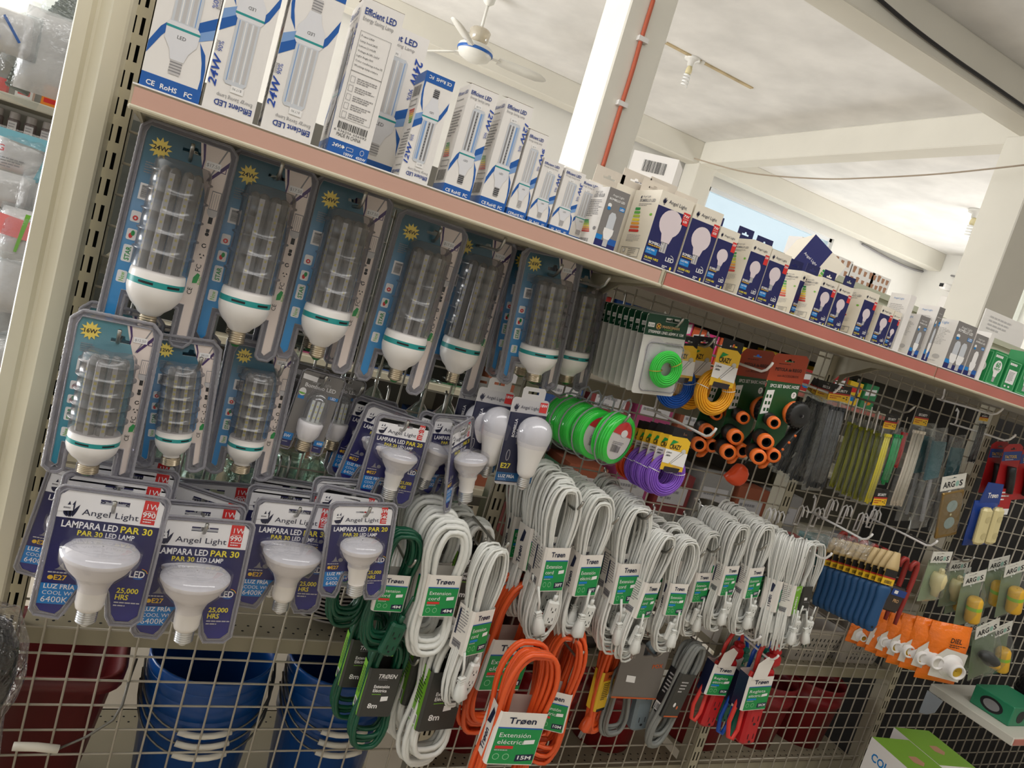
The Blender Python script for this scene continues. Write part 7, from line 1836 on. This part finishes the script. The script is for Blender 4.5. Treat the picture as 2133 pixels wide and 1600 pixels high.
for lev, z in enumerate((.80, 1.16)):
    for k in range(13):
        c, nme = rn.choice(cols); h = rn.uniform(.12, .24); x = .05 + .23 * k
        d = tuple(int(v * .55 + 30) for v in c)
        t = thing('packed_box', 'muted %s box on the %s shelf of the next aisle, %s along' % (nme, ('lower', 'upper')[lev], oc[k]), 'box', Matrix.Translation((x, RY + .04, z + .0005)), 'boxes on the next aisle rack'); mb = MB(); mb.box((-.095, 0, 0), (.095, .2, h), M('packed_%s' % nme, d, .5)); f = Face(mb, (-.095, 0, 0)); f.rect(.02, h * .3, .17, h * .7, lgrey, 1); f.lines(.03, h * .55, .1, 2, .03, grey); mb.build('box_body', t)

# goods beyond the cream post
t = thing('side_shelf', 'cream shelf with small bottles beyond the wide post', 'shelf', Matrix.Translation((-.62, RY, 1.672))); mb = MB(); mb.box((-.5, 0, -.022), (.30, .3, 0), beige, .003); mb.build('shelf_board', t)
t = thing('bottle_shelf', 'narrow shelf under the row of dark capped bottles', 'shelf', Matrix.Translation((-.62, RY, 1.562))); mb = MB(); mb.box((-.5, 0, -.016), (.30, .3, 0), beige, .003); mb.build('shelf_board', t)
def bottle():
    t = thing('small_bottle', 'x', 'bottle'); mb = MB(); mb.lathe([(.001, 0), (.0145, 0), (.0155, .003), (.0155, .046), (.012, .050)], M('dark_bottle', (96, 84, 80), .3), seg=18); f = Face(mb, (-.010, -.0156, .006)); f.rect(0, 0, .020, .036, lgrey, 1); f.lines(.002, .028, .015, 4, .007, grey); mb.build('bottle_body', t)
    mb = MB(); mb.lathe([(.0125, .049), (.0125, .066), (.011, .068), (.001, .068)], M('grey_cap', (150, 142, 136), .4), seg=18); mb.build('cap', t); return t
for k in range(9): placed('bottle', bottle, Matrix.Translation((-.70 + .0385 * k, RY + .03, 1.5625)), 'small dark bottle with grey cap, %s in the row beyond the cream post' % oc[k], 'small dark bottles in a row')
for k in range(6):
    t = thing('small_packet', ('white and red', 'dark', 'pale', 'red', 'white', 'orange')[k] + ' packet behind the bottles on the cream side shelf', 'packet', Matrix.Translation((-.70 + .06 * k, RY + .03, 1.6725))); mb = MB(); mb.box((-.02, 0, 0), (.02, .03, .035 + .01 * (k % 3)), (pwhite, black, wcard, red, wcard, orange_i)[k]); f = Face(mb, (-.02, 0, 0)); f.rect(.006, .008, .034, .02, red, 1); mb.build('packet_body', t)
bri = M('grey_bristle', (136, 142, 132), .8, noise=.2, scale=90, bump=.6)
for k, (px, py, ln, s) in enumerate(((104, 70, .45, 1.0), (60, 135, .2, .8), (143, 60, .05, .9))):
    p = at(px, py, y=.95)
    t = thing('brush_bag', ('grey bristle brush in a clear bag leaning beyond the post', 'teal brush in a clear bag above the cream side shelf', 'ribbed grey roll in a bag touching the post')[k], 'brush', Matrix.Translation(p) @ Matrix.Rotation(ln, 4, 'Y') @ Matrix.Scale(s, 4)); mb = MB()
    mb.box((-.03, -.02, -.09), (.03, .02, .12), bri, .004)
    for q in range(16): mb.box((-.031, -.021, -.085 + .0125 * q), (.031, -.019, -.080 + .0125 * q), M('bristle_dark', (110, 116, 108), .8))
    mb.build('bristle_block', t); mb = MB(); pillow(mb, .14, .26, .03, bagf, k + 2, z0=-.12); o = mb.build('bag', t); o.location = (0, -.02, 0)
pinkp = M('pink_lid', (240, 130, 130), .4); blc = M('pale_blue_print', (120, 180, 196), .4)
for k, (px, py, w, h, m_, lab) in enumerate(((60, 282, .13, .11, blc, 'white sachet with teal top and red lettering beyond the post'), (10, 440, .11, .15, pinkp, 'clear bag with pink contents beyond the post'), (62, 440, .11, .15, pinkp, 'second clear bag with pink contents, green stem showing'), (15, 560, .15, .20, lgrey, 'clear crinkled bag of white contents low beyond the post'), (15, 700, .16, .16, red, 'bag with a dark red lower band beyond the post'), (20, 20, .13, .10, royal, 'clear bag with blue marks at the picture corner'),
        (100, 345, .10, .16, lgrey, 'milky bag tucked against the cream post beside the teal topped sachet'), (22, 360, .11, .09, blc, 'small pale bag between the sachet and the pink bags'), (55, 520, .12, .17, lgrey, 'crinkled milky bag under the pink ones'), (45, 640, .12, .2, lgrey, 'milky bag hanging lowest against the post'), (120, 30, .12, .2, lgrey, 'milky bag behind the bristle brushes'))):
    p = at(px, py, y=.94 - .035 * (k % 3))
    t = thing('hanging_bag', lab, 'bag', Matrix.Translation(p - Vector((0, 0, h)))); mb = MB(); pillow(mb, w, h, .03, clear('milky_pouch', (242, 238, 238), .62, .10, .2, .6, 30), k, z0=0)
    f = Face(mb, (-w / 2, -.037, 0))
    if k == 0: f.poly([(0, h * .82), (w, h * .72), (w, h), (0, h)], blc, 1); f.text('G', w * .1, h * .5, h * .14, red, 2, 'l', True); f.lines(w * .1, h * .35, w * .5, 4, h * .06, grey, 2); f.poly([(w * .75, 0), (w * .85, 0), (w, h * .7), (w * .9, h * .7)], blc, 1)
    elif k in (1, 2): f.poly([(0, h * .55), (w, h * .5), (w, h * .8), (0, h * .88)], pinkp, 1); f.poly([(w * .4, h * .3), (w * .46, h * .3), (w * .6, h * .95), (w * .5, h * .95)], lgreen if k == 2 else pwhite, 2)
    elif k == 4: f.rect(0, h * .3, w, h * .55, M('dark_red_band', (150, 30, 50), .4), 1)
    elif k == 5: f.line((w * .1, h * .2), (w * .5, h * .3), h * .08, royal, 1); f.line((w * .5, h * .8), (w * .8, h * .3), h * .06, royal, 1)
    mb.build('bag_body', t); mb = MB(); pillow(mb, w * 1.08, h * 1.05, .045, bagf, k + 9); mb.build('film', t)

# black article wrapped in clear film, close to the camera
p = at(-76, 1452, y=-.50)
t = thing('wrapped_article', 'glossy black rounded article wrapped in clear film at the lower corner', 'article', Matrix.Translation(p) @ Matrix.Scale(.86, 4))
mb = MB(); mb.lathe([(.001, -.16), (.03, -.155), (.042, -.12), (.040, -.06), (.038, -.02), (.046, .0), (.050, .03), (.046, .07), (.034, .095), (.001, .102)], M('gloss_black_plastic', (20, 21, 22), .18, bump=.8, scale=26), seg=36); mb.build('article_body', t)
mb = MB(); rn = random.Random(3); pr = [(.001, -.175), (.040, -.165), (.056, -.13), (.050, -.07), (.046, -.02), (.056, .0), (.060, .03), (.056, .075), (.042, .108), (.001, .118)]
sg = 40; rings = []
for r, z in pr: rings.append([(r * (1 + rn.uniform(-.05, .05)) * cos(2 * pi * i / sg), r * (1 + rn.uniform(-.05, .05)) * sin(2 * pi * i / sg), z + rn.uniform(-.003, .003)) for i in range(sg)])
mb.loft(rings, clear('wrap_film', (236, 234, 232), .015, .06, .12, .9, 40), False); mb.build('film_wrap', t)
